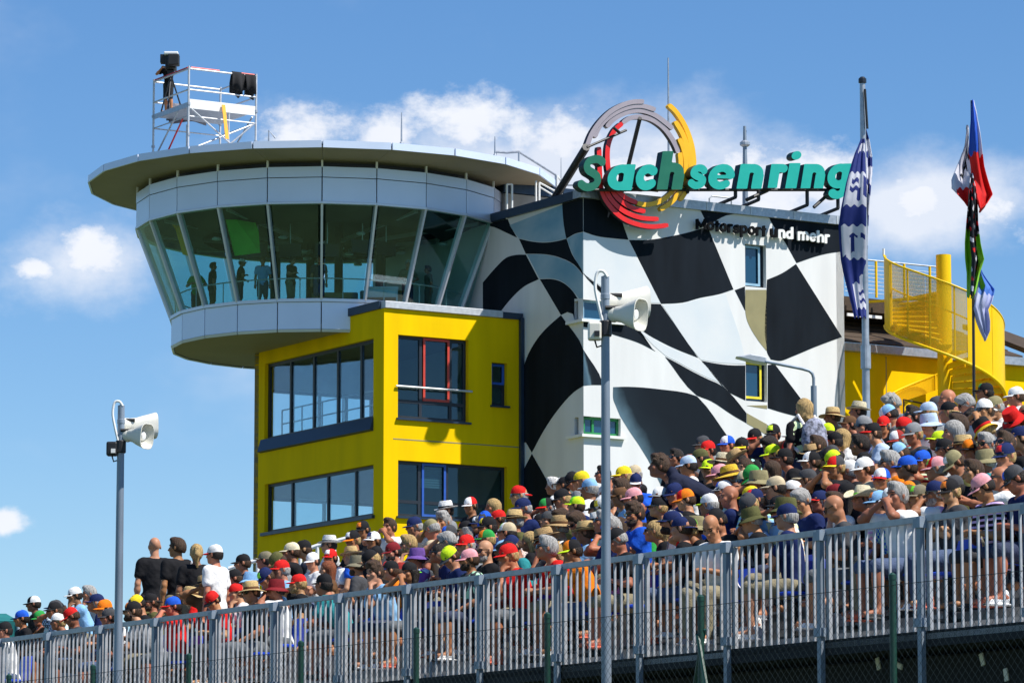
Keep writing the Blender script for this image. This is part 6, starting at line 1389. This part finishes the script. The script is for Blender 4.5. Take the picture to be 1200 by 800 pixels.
# ------------------------------------------------------------------ the crowd
# x y (head in the photograph) | headgear | colour | shirt | extras
# headgear: c cap, b cap backwards, f fedora, s sun hat, w cowboy hat, k bucket hat, n short hair, t tousled, l long, o bob, y curly, p pony tail, u bun, z bald
# extras: g sunglasses, B beard, F woman, v:colour peak, P:colour front panel, e:colour emblem, h:hair, p:pose, X: print
LIST = """
5 738|c|black|white|g h:dark
25 724|c|blue|black|v:navy
46 724|c|green|brown|F H:pony h:red
39 707|c|white|black|v:black P:black
68 728|b|white|grey|
83 722|c|red|dark grey|v:red
87 697|c|white|light blue|g
104 695|n|grey|grey|
112 706|c|navy|navy|
122 713|c|orange|white|v:orange
127 731|c|dark grey|black|
160 708|c|yellow|black|e:black
155 722|c|black|grey|e:orange B
177 705|b|black|olive|g B
202 710|c|blue|red|g v:red
222 698|s|straw|red|
249 703|c|red|red|g v:black
241 686|f|tan|brown|
284 659|c|black|black|
274 677|c|black|dark grey|
293 681|k|light blue|white|
277 694|b|red|white|v:white
294 700|s|straw|black|g
323 690|k|maroon|white|
349 683|c|red|black|B
379 684|c|black|teal|p:1 e:yellow
310 656|c|camouflage|light blue|
325 658|c|olive|grey|
341 646|c|cream|black|
355 643|c|black|grey|
329 667|c|red|light blue|
366 657|c|white|white|P:white
387 653|c|red|white|e:white
385 638|f|white|white|g
383 667|l|red|brown|F
413 632|c|black|black|v:orange e:white
425 620|c|black|black|e:orange
437 633|c|white|dark grey|e:navy
418 662|k|camouflage|dark grey|B
434 656|c|black|black|
441 650|c|black|black|B g
460 646|c|maroon|dark red|B
478 637|n|blond|grey|g B
488 653|k|purple|purple|X
480 670|b|black|dark grey|H:long v:neon green
456 617|n|brown|white|
485 616|c|navy|dark grey|
505 620|c|khaki|beige|h:grey
519 611|t|grey|white|
522 598|f|white|grey|
551 592|c|red|black|v:white P:white
577 594|o|blond|beige|F
571 617|c|black|navy|e:yellow
602 610|f|straw|olive|g
608 580|b|red|white|g
612 595|c|navy|navy|
546 638|c|red|grey|
527 652|c|neon yellow|navy|v:dark grey
568 645|z||black|B g
595 658|c|red|red|
620 634|o|blond|black|F S:.25
640 594|c|black|black|v:red P:green
658 584|c|black|grey|
675 592|c|neon yellow|navy|P:neon green
655 617|s|tan|black|
648 569|n|white|white|
670 645|c|black|orange|P:orange v:neon yellow p:5
685 624|f|straw|light blue|
690 572|c|light blue|white|v:white
660 568|c|black|black|e:white
671 563|c|black|grey|
681 563|c|yellow|black|v:black
730 557|c|yellow|white|
743 555|c|beige|black|
745 565|c|navy|blue|v:white
742 583|c|pink|blue|
726 582|c|brown|light blue|
773 582|c|white|black|v:grey
771 594|c|black|maroon|g p:1
766 622|p|blond|black|F g
722 632|c|black|black|
790 578|c|navy|navy|
706 556|n|dark|white|g
792 536|n|dark|black|g
806 545|c|pale blue|white|
820 537|c|olive|black|
829 527|c|red|white|
823 521|c|dark grey|grey|
830 549|c|neon yellow|black|v:neon yellow
843 556|c|pink|white|
855 559|s|gold|brown|
852 521|c|blue|white|P:white
869 524|c|black|black|v:yellow X
884 513|c|black|black|v:red
803 585|c|orange|black|P:red v:orange
830 591|c|white|blue|num:46 v:neon yellow
833 624|z||white|p:2 h:dark
877 592|c|dark grey|grey|
908 571|c|beige|khaki|
903 551|l|brown|olive|F
918 537|c|black|black|e:gold
905 532|c|neon yellow|white|
926 526|c|black|grey|P:red
921 607|c|navy|navy|
938 586|n|grey|navy|
945 562|c|dark grey|black|v:beige
950 541|c|black|black|P:white v:white
906 508|c|black|navy|e:neon yellow
960 587|c|navy|navy|v:red g p:1
1010 585|w|cream|black|v:neon green
1033 562|c|blue|black|P:white v:red p:1
1062 547|c|blue|black|g
979 547|c|dark grey|black|v:yellow P:red
994 551|c|white|black|
1012 549|c|white|beige|h:brown
977 517|c|black|white|num:69 v:red
1007 521|n|dark|navy|X
1022 507|c|black|pale blue|v:red
1035 498|c|red|black|g
1041 486|c|light blue|grey|P:white
1045 473|t|grey|grey|
1051 516|c|dark red|black|P:white
1005 482|f|cream|black|
975 488|s|straw|black|
968 506|c|neon yellow|teal|P:white
995 497|c|brown|olive|
985 513|y|blond|white|F
1070 508|c|grey|dark grey|
1069 488|n|dark|pale blue|g
1087 483|c|pale blue|grey|
1088 497|k|pale blue|white|
1100 516|c|neon yellow|navy|
1107 526|b|black|white|g
1116 506|l|grey|navy|
1112 483|b|black|black|
1110 468|z||white|
1131 473|n|grey|white|g
1142 491|t|dark|blue|
1154 480|b|white|white|g
1154 459|c|black|black|e:green
1165 476|c|khaki|white|
1186 491|k|red|red|g
1153 505|flag|black|black|
1155 520|n|grey|white|g
1177 520|n|brown|black|g B
1154 540|k|khaki|teal|p:3
1195 513|c|navy|dark grey|
1190 464|c|white|white|
1097 475|c|dark grey|black|
1122 498|n|brown|pale blue|
1171 560|z||white|g p:8 h:dark
1140 552|n|brown|black|p:3
"""
HAT = {'f':'f','s':'s','w':'w','k':'k'}
PEOPLE = []      # dicts with everything needed for the label
SEATM = None
def seat_meshes():
    a = MB(); a.lathe([(.9,0),(1.0,.012),(1.0,.03),(.9,.04),(0,.03)], 20, (0,-.02,.405), .21, .20); 
    b = sheet(lambda u, v: (((u-.5)*.42*(1-.25*v*v), .19+.05*v-.03*math.cos((u-.5)*3), .43+.33*v), (0,1,0)), 10, 6, .014)
    c = MB(); c.abox(-.03,.03,-.05,.05,0.03,.41); c.abox(-.12,.12,-.1,.1,.0,.03)
    return a.mesh('seat_pan',[M['seat_blue']],True), b.mesh('backrest',[M['seat_blue']],True), c.mesh('pedestal',[M['black']])
SEAT = seat_meshes()
def rgba(c, a=1.0): return (*c, a)
def add_person(base, rz, s, var, at, label=None, group='spectators seated in the stand', seat=False):
    """person: Empty at the feet; body, clothes, hair, headgear and glasses as children"""
    rd = at['rd']; o = bpy.data.objects.new('person', None); o.empty_display_size = .2; col.objects.link(o); o.location = base; o.rotation_euler = (0,0,rz); o.scale = (s,)*3; ORG[o.name] = Vector(base)
    tag(o, label, 'person', group)
    b = link('body', var['body'], o); sk = rd.choice(SKINS); b.color = rgba([c*rd.uniform(.9,1.1) for c in sk])
    sh = link('shirt', var['shirt'], o); sh.color = rgba(COLS[at['shirt']], at.get('print', 1.0))
    tr = link('trousers', var['trousers'], o); tr.color = rgba(at.get('trc') or rd.choice([(.02,.03,.07),(.05,.08,.16),(.03,.03,.035),(.22,.19,.12),(.10,.11,.12)]))
    hm = var['hm']; hg = at['head']; hc = HC[at['hair']]
    def hp(name, me, c, m=None, par=None, sc_=1.0):
        x = bpy.data.objects.new(name, me); col.objects.link(x); x.parent = par or o; x.matrix_local = (m if m is not None else Matrix()) if par else (hm @ (m or Matrix())) ; x.color = rgba(c); return x
    squash = Matrix.Translation((0,.012,0)) @ Matrix.Diagonal((.955,.955,1.0,1)) @ Matrix.Translation((0,-.012,0))
    hk = {'n':'short','t':'tousled','l':'long','o':'bob','y':'curly','p':'pony','u':'bun'}.get(hg)
    if hk: hp('hair', HAIR[hk], hc)
    elif hg != 'z': hp('hair', CAPHAIR[at.get('H') or 'short'], hc, squash)
    c = COLS[at['col']] if at.get('col') else (0,0,0)
    if hg in 'cb':
        m = Matrix.Translation((0,.0,-.010)) @ Matrix.Scale(.975, 4) @ Matrix.Rotation(math.pi, 4, 'Z') @ Matrix.Translation((0,-.012,0)) if hg == 'b' else Matrix.Translation((0,.0,-.012)) @ Matrix.Scale(.975, 4) @ Matrix.Rotation(R(rd.uniform(-6,6)), 4, 'Z') @ Matrix.Rotation(R(rd.uniform(-4,5)), 4, 'X')
        k = hp('cap', CAP, c, m); hp('visor', VISOR, COLS[at.get('v') or at['col']], None, k)
        if at.get('P'): hp('front_panel', PANEL, COLS[at['P']], None, k)
        if at.get('e'): hp('emblem', EMBL, COLS[at['e']], None, k)
        if at.get('num'): hp('number', NUM[at['num']], (0,0,0), None, k)
    elif hg in 'fswk' or hg == 'flag':
        cr, br, bd = HATS['k' if hg == 'flag' else hg]
        m = Matrix.Rotation(R(rd.uniform(-40,40)), 4, 'Z') @ Matrix.Rotation(R(rd.uniform(-4,8)), 4, 'X')
        k = hp('hat', cr, c, m); hp('brim', br, c if hg != 'flag' else COLS['gold'], None, k); hp('hat_band', bd, COLS['red'] if hg == 'flag' else COLS[at.get('v') or ('black' if hg in 'f' else 'brown' if hg in 'sw' else at['col'])], None, k)
    if at.get('g'): hp('sunglasses', GLASS, (0,0,0))
    if at.get('B'): hp('beard', BEARD, [x*.8 for x in hc])
    if at.get('shoes'):
        J = var['J']
        for n in 'rl':
            d = J['to'+n]-J['an'+n]; x = link('shoe', SHOE, o); x.location = (J['an'+n].x, J['an'+n].y, 0); x.rotation_euler = (0,0,math.atan2(d.x,-d.y)*1.0); x.color = rgba(rd.choice([(.7,.7,.7),(.03,.03,.03),(.3,.3,.33),(.5,.1,.05)]))
    return o
NUM = {'46': text_badge('46', 'num_yellow') if 'num_yellow' in M else None}
M['num_yellow'] = mat('yellow_number', (.65,.80,.02), .6); M['num_white'] = mat('white_number', (.75,.75,.75), .6)
NUM = {'46': text_badge('46', 'num_yellow'), '69': text_badge('69', 'num_white')}

def parse(line):
    xy, hg, cl, sh, ex = line.split('|'); x, y = map(float, xy.split()); at = dict(x=x, y=y, head=hg, shirt=sh, col=cl or None)
    hair = None
    if hg in 'ntloypu' and cl in HC: hair = cl; at['col'] = None
    toks = []; 
    for t in ex.split():
        if toks and ':' in toks[-1] and toks[-1].split(':')[0] in 'vPeh' and ':' not in t and toks[-1].split(':')[1] in ('dark','light','neon','pale') and t in ('red','grey','blue','yellow','green'): toks[-1] += ' '+t
        else: toks.append(t)
    for t in toks:
        if ':' in t: k, v = t.split(':', 1); at[{'h':'hair_'}.get(k, k)] = v
        elif t == 'X': at['print'] = .6
        else: at[t] = True
    rd = random.Random(int(x*13+y*7)); at['rd'] = rd; at['hair'] = hair or at.get('hair_') or rd.choice(['brown','brown','dark','dark','blond','grey'])
    return at
def place(at, base_phi=None):
    rd = at['rd']; fem = bool(at.get('F')); pid = int(at['p']) if 'p' in at else rd.choice([0,0,0,1,1,1,2,2,4,4,5,3,6,7])
    if pid == 8: var = variant(8, 10, 8, 1.05, False, 1.0, .5)
    else:
        pool = [k for k in POOL[pid] if k[4] == fem] or POOL[pid]
        if 'S' in at: pool = [k for k in POOL[0] if k[4]]
        var = variant(*rd.choice(pool))
    phi = R(rd.gauss(10, 17)) if base_phi is None else base_phi
    if pid in (8,): phi = R(-8)
    rz = math.atan2(-math.cos(phi), math.sin(phi)); s = rd.uniform(.87, .98)*(.94 if fem else 1.0)
    h = var['hm'].to_translation()*s; hx = Vector((h.x*math.cos(rz)-h.y*math.sin(rz), h.x*math.sin(rz)+h.y*math.cos(rz), h.z))
    def at_Y(Y):
        p = pix(at['x'], at['y'], Y); b = p-hx; off = (b-A).dot(T); return b, off
    lo, hi = 25.0, 80.0
    g = lambda Y: (lambda b, off: b.z-bank(off))(*at_Y(Y))
    for _ in range(40):
        mid = (lo+hi)/2
        if g(mid) < 0 and at_Y(mid)[1] > .6: hi = mid
        else: lo = mid
    b, off = at_Y((lo+hi)/2); MINO = .74
    if off < MINO:                      # seats start behind the railing: slide back along the row
        a0, b0 = 20.0, 80.0
        for _ in range(40):
            mid = (a0+b0)/2
            if at_Y(mid)[1] < MINO: a0 = mid
            else: b0 = mid
        b, off = at_Y(b0)
    b.z = bank(off); return b, off, rz, s, var, pid
def env(x): return np.interp(x, [-30,0,60,130,200,290,350,420,520,600,680,760,800,840,900,960,1000,1100,1200,1260], [716,712,694,690,690,652,634,624,600,578,560,548,530,516,502,484,476,464,456,450])
placed = []
for ln in LIST.strip().splitlines():
    at = parse(ln); r = place(at); at.update(listed=True, base=r[0], off=r[1], rz=r[2], s=r[3], var=r[4], pid=r[5]); placed.append(at)
rdm = random.Random(11)
HATC = ['black']*11+['white']*4+['red']*3+['navy']*4+['blue']*1+['grey']*2+['dark grey']*4+['neon yellow']*1+['orange','khaki','beige','beige','olive','maroon','yellow','camouflage','light blue','pink','green']
SHC = ['black']*11+['white']*5+['navy']*3+['grey']*3+['dark grey']*3+['blue']*2+['red']*2+['light blue','olive','teal','beige','maroon','khaki','orange','green','brown','pale blue']
def rand_at(x, y, i):
    rd = random.Random(1000+i); r = rd.random(); fem = rd.random() < .2
    at = dict(x=x, y=y, rd=rd, shirt=rd.choice(SHC), hair=rd.choice(['brown','brown','dark','dark','brown','blond','grey']))
    if fem: at['F'] = True
    if r < .66:
        at['head'] = 'b' if rd.random() < .1 else 'c'; at['col'] = rd.choice(HATC)
        if rd.random() < .3: at['v'] = rd.choice(HATC)
        if rd.random() < .14: at['P'] = rd.choice(['white','red','orange','black','beige','dark grey'])
        if rd.random() < .5: at['e'] = rd.choice(['white','red','yellow','orange','neon green','blue'])
        if fem: at['H'] = rd.choice(['long','pony'])
    elif r < .78: at['head'] = rd.choice('fskk'); at['col'] = {'f':['straw','white','tan'],'s':['straw','tan','cream'],'k':['khaki','olive','white','navy','camouflage','light blue']}[at['head']][rd.randrange(3)]
    else: at['head'] = rd.choice('loypu') if fem else rd.choice('nnntz'); at['col'] = None
    if rd.random() < .45: at['g'] = True
    if not fem and rd.random() < .3: at['B'] = True
    at['print'] = rd.choice([1.0]*6+[.8,.6,.6,.4])
    return at
i = 0; ro = .76
while ro < 8.5:
    u = -2.6
    while u < 21:
        i += 1; uu = u+rdm.uniform(-.08,.08)+0; oo = ro+rdm.uniform(-.06,.06); u += .21
        b = SP(uu, oo, 0); hgt = bank(oo)+1.19; px, py = proj((b.x-.06, b.y, hgt))
        if not (-14 < px < 1214) or py-17 < env(px): continue
        if any(abs((q['base']-b).dot(F)) < .31 and abs((q['base']-b).dot(T)) < .35 for q in placed): continue
        if 766 < px < 838 and 540 < py < 606: continue
        if any(q.get('listed') and q['off'] > oo+.1 and abs(q['x']-px) < 17 and -13 < q['y']-py < 26 for q in placed): continue
        if 150 < px < 268 and py < 690: continue
        at = rand_at(px, py, i); r = place(at)
        bb = r[0]; 
        if r[1] > 9: continue
        at.update(base=bb, off=r[1], rz=r[2], s=r[3], var=r[4], pid=r[5]); placed.append(at)
    ro += .24
print('PLACED', len(placed), 'listed', len(LIST.strip().splitlines()))
placed = placed[:282]
# ---- labels
def hat_words(a):
    h = a['head']
    if h in 'cb':
        t = a['col']+' cap'
        if h == 'b': t += ' worn backwards'
        elif a.get('num'): t += ' numbered '+a['num']
        elif a.get('P') and a['P'] != a['col']: t += ' with '+a['P']+' front'
        elif a.get('v') and a['v'] != a['col']: t += ' with '+a['v']+' peak'
        elif a.get('e') and a['e'] != a['col']: t += ' with '+a['e']+' emblem'
        return t
    if h == 'flag': return 'black, red and gold bucket hat'
    if h in 'fswk': return {'f':a['col']+' fedora','s':'wide '+a['col']+' sun hat','w':'cream cowboy hat','k':a['col']+' bucket hat'}[h].replace('straw sun','straw sun')
    if h == 'z': return None
    return {'n':'short '+a['hair']+' hair','t':'tousled '+a['hair']+' hair','l':'long '+a['hair']+' hair','o':a['hair']+' bobbed hair','y':a['hair']+' curly hair','p':a['hair']+' pony tail','u':a['hair']+' hair bun'}[h]
def who(a):
    hw = hat_words(a); sh = {1.0:'',.8:'checked ',.6:'printed ',.4:'hooped '}[a.get('print',1.0)]+a['shirt']+' shirt'
    p = 'woman' if a.get('F') else 'spectator'
    if a['head'] == 'z': return 'bald '+p+' in '+sh
    if a['head'] in 'ntloypu': return p+' with '+hw+', '+sh
    return p+' in '+hw+', '+sh
def land(x): return ('at the far left' if x < 130 else 'near the left loudspeaker pole' if x < 290 else 'below the yellow side windows' if x < 450 else 'below the yellow front windows' if x < 612 else 'around the tall loudspeaker pole' if x < 770 else 'before the chequered wall' if x < 890 else 'below the street lamp' if x < 1005 else 'below the spiral staircase')
def rowp(o): return 'at the railing' if o < 1.1 else 'close behind the front row' if o < 2.2 else 'midway up the stand' if o < 3.6 else 'high in the stand'
def looks(a): return (', wearing sunglasses' if a.get('g') else '')+(', bearded' if a.get('B') else '')
lv = [lambda a: who(a), lambda a: who(a)+looks(a), lambda a: who(a)+looks(a)+' '+land(a['x']), lambda a: who(a)+looks(a)+' '+rowp(a['off'])+' '+land(a['x'])]
lab = {}
todo = list(range(len(placed)))
for f_ in lv:
    g_ = {}
    for k in todo: g_.setdefault(f_(placed[k]), []).append(k)
    todo = []
    for t, ks in g_.items():
        if len(ks) == 1: lab[ks[0]] = t
        else: todo += ks
def nb(k):
    a = placed[k]; best = None
    for j, q in enumerate(placed):
        if j == k: continue
        dx, dy = q['x']-a['x'], q['y']-a['y']
        if 4 < dx < 60 and abs(dy) < 22 and (best is None or dx < best[0]): best = (dx, j)
    return best[1] if best else k
for k in todo:
    q = placed[nb(k)]; hw = hat_words(q) or 'bald head'; lab[k] = who(placed[k])+', left of the '+hw
seen = {}
for k in sorted(lab): seen.setdefault(lab[k], []).append(k)
for t, ks in seen.items():
    if len(ks) > 1:
        ks.sort(key=lambda k: placed[k]['x'])
        for n, k in enumerate(ks): lab[k] = ('leftmost ','second ','third ','fourth ','fifth ')[min(n,4)]+t
for k, a in enumerate(placed):
    a['shoes'] = a['off'] < 1.6
    t = lab[k]
    if len(t.split()) < 4: t = 'seated '+t
    if len(t.split()) > 16: t = ' '.join(t.replace(', wearing sunglasses', ', sunglasses').split()[:16])
    add_person(a['base'], a['rz'], a['s'], a['var'], a, t)
# seats under them
for k, a in enumerate(placed):
    if a['off'] < 1.25:
        o = bpy.data.objects.new('stadium_chair', None); col.objects.link(o); o.location = a['base']; o.rotation_euler = (0,0,math.atan2(-T.x, T.y)*0 + math.atan2(-1.0*T.x, -(-T.y)))
        tag(o, ' '.join(('blue chair under '+lab[k].replace('spectator','person')).split()[:16]), 'seat', 'blue plastic seats of the stand')
        for me in SEAT: link(me.name.split('.')[0], me, o)
# a few empty blue seats in the front row
for n, (x, y) in enumerate(((1052,690),(1112,672),(1146,662))):
    Y = SP(plane_az(x, y, A + T*.85, F)[0], .85, 0); u = plane_az(x, y, A + T*.85, F)[0]
    if any(abs((q['base']-SP(u,.85,0)).dot(F)) < .33 and q['off'] < 1.15 for q in placed): continue
    o = bpy.data.objects.new('stadium_chair', None); col.objects.link(o); o.location = SP(u,.85,bank(.85)); o.rotation_euler = (0,0,math.atan2(-T.x, T.y))
    tag(o, ('empty blue plastic seat in the front row by the second railing post','empty blue plastic seat beside the man with outstretched arms','empty blue front row seat right of its empty neighbour')[n], 'seat', 'blue plastic seats of the stand')
    for me in SEAT: link(me.name.split('.')[0], me, o)
# terrace under the crowd: shallow steps, each as long as its row is filled
mb = MB(); st_ = .40; nst = int(9.6/st_)
for k in range(nst):
    o0 = .12+k*st_; near = [(q['base']-A).dot(F) for q in placed if abs(q['off']-(o0+st_/2)) < .8]
    if not near: continue
    u1 = max(near)+.5; u0 = min(min(near)-1.2, -3.0) if o0 < 2 else min(near)-1.2
    zb = 0 if o0 > .9 else ZFL-.015; mb.hexa([SP(u0,o0,zb), SP(u1,o0,zb), SP(u1,o0+st_-.002,zb), SP(u0,o0+st_-.002,zb)], (0,0,bank(o0+st_/2)-zb))
tag(mb.build('terrace', M['concrete']), kind='structure')

# ---- people standing apart from the seats
def special(x, y, pid, phi, at, label, group, yaw=0, nod=0, g=1.0, fem=False, leg=1.0, sleeve=None, s=1.0, mode='bank', Y=None, z=None):
    at.setdefault('rd', random.Random(int(x*3+y))); at.setdefault('hair', 'brown'); at.setdefault('col', None); at['x'], at['y'] = x, y
    var = variant(pid, yaw, nod, g, fem, leg, sleeve); ph_ = R(phi); rz = math.atan2(-math.cos(ph_), math.sin(ph_)); h = var['hm'].to_translation()*s
    hx = Vector((h.x*math.cos(rz)-h.y*math.sin(rz), h.x*math.sin(rz)+h.y*math.cos(rz), h.z))
    if mode == 'bank':
        lo, hi = 25.0, 80.0
        for _ in range(40):
            m_ = (lo+hi)/2; b = pix(x, y, m_)-hx
            if b.z-bank((b-A).dot(T)) < 0 and (b-A).dot(T) > .5: hi = m_
            else: lo = m_
        b = pix(x, y, hi)-hx; b.z = bank((b-A).dot(T))
    else: b = pix(x, y, Y)-hx; b.z = z
    at['shoes'] = True
    o = add_person(b, rz, s, var, at, label, group); return o, b, rz, var
SG = 'people standing at the left of the stand'
s1 = special(181, 640, 20, -74, dict(head='z', shirt='black'), 'standing man with shaved head and black T-shirt, seen from behind', SG, g=1.08)
s2 = special(207, 641, 20, -50, dict(head='n', shirt='black', hair='brown'), 'standing man with short brown hair carrying a white tote bag', SG, yaw=30)
s3 = special(230, 648, 20, -80, dict(head='p', shirt='black', hair='blond'), 'standing woman with blond pony tail and black top, seen from behind', SG, g=.92, fem=True, s=.95)
s4 = special(251, 649, 20, -30, dict(head='c', col='white', v='red', shirt='white', hair='dark'), 'standing man in white cap and white T-shirt beside the blond pony tail', SG, s=.96)
w1 = special(941, 479, 20, -60, dict(head='y', shirt='black', hair='blond', print=.6), 'standing woman with curly blond hair wearing a grey patterned backpack', 'people standing in the stand', g=.92, fem=True, yaw=10, s=.96)
h1 = special(772, 546, 22, 4, dict(head='t', shirt='dark navy', hair='brown'), 'man with tousled brown hair bending forward in a dark navy hooded jacket', 'people standing in the stand', yaw=0)
def local(o_, p): b, rz = o_[1], o_[2]; return Vector((b.x+p[0]*math.cos(rz)-p[1]*math.sin(rz), b.y+p[0]*math.sin(rz)+p[1]*math.cos(rz), b.z+p[2]))
# tote bag of the second standing man
M['canvas'] = mat('white_canvas', (.78,.74,.74), .9, var=.08, bump=.5, bscale=12); M['pack'] = mat('grey_patterned_cloth', (.20,.21,.27), .85, var=.9, scale=26, bump=.3)
p = local(s2, (-.20,.16,1.02)); tb = empty('tote_bag', p, 'white canvas tote bag hanging from the shoulder of the brown haired man', 'bag')
f = Field((-.35,-.25,-.3), (.35,.25,.3), .015); f.ell((0,0,-.03), (.21,.085,.15), None, .05); f.ell((.05,0,-.09), (.17,.09,.10), None, .06); f.ell((-.08,0,.07), (.10,.05,.07), None, .05); f.wrinkle(.006, 4); v, q = f.mesh(); link('pouch', np_mesh('pouch', v, q, [M['canvas']]), tb)
mb = MB(); a = local(s2, (-.17,.06,1.43)); mb.tube([p+Vector((-.1,0,.1)), (p+a)/2+Vector((-.03,-.06,.06)), a+Vector((0,-.02,.03)), (p+a)/2+Vector((.06,-.04,.02)), p+Vector((.08,0,.1))], .014, 6); mb.build('strap', M['canvas'], tb, smooth=True)
p = local(w1, (0,.20,1.22)); bp_ = empty('backpack', p, 'grey patterned backpack on the back of the curly blond woman', 'backpack')
f = Field((-.3,-.25,-.35), (.3,.25,.35), .016); f.ell((0,.0,-.02), (.17,.11,.25), None, .05); f.ell((0,.08,-.09), (.13,.07,.12), None, .04); f.wrinkle(.005, 2); v, q = f.mesh(); x = link('pouch', np_mesh('pouch', v, q, [M['pack']]), bp_); x.rotation_euler = (0,0,w1[2])
mb = MB()
for sx in (-.11,.11): mb.tube([local(w1,(sx,.15,1.36)), local(w1,(sx*1.05,.04,1.485)), local(w1,(sx*1.1,-.12,1.40)), local(w1,(sx*1.3,-.10,1.16)), local(w1,(sx*1.5,.10,1.06))], .02, 6)
mb.build('strap', M['canvas'], bp_, smooth=True)
# white towel on the bald man in the front rows
# camera operator and the people behind the tower glass
op = special(196.5, 71, 23, 60, dict(head='c', col='black', shirt='black', trc=(.012,.012,.014)), 'camera operator in black shorts behind the broadcast camera on the scaffold', None, mode='fix', Y=SCY+lenL*.72, z=zt_)
TG = 'people inside the round tower'; zfl = z_l1-.1
for (x, y, dY, pid, phi, at, lb, g_, fem) in ((229,325,-1.2,24,60,dict(head='n',shirt='green',hair='dark'),'person in bright green shirt behind the leftmost tower windows',1.1,False),
        (250,322,-2.2,20,200,dict(head='n',shirt='black',hair='dark'),'dark silhouetted person left of the green banner in the tower',1.0,False),(284,312,-3.0,24,180,dict(head='c',col='white',shirt='black'),'person in white cap and black shirt standing in the round tower',1.0,False),
        (308,303,-3.3,20,90,dict(head='n',shirt='light blue'),'person in light blue shirt beside the green banner in the tower',1.05,False),(343,301,-3.4,24,150,dict(head='n',shirt='black',hair='dark'),'broad person in black shirt at the middle tower window',1.15,False),
        (374,305,-3.6,20,90,dict(head='n',shirt='dark grey'),'person in dark grey shirt near the centre mullion of the tower',1.0,False),(478,328,-2.6,24,100,dict(head='n',shirt='camouflage',hair='grey'),'grey haired person in camouflage shirt in the right tower windows',1.0,False),(501,330,-1.5,20,20,dict(head='n',shirt='camouflage',hair='dark'),'dark haired person in camouflage shirt at the rightmost tower window',1.0,False)):
    special(x, y, pid, phi, at, lb, TG, g=g_, fem=fem, mode='fix', Y=DC+dY, z=zfl)
print('MESHES', len(bpy.data.meshes), 'OBJ', len(bpy.data.objects))
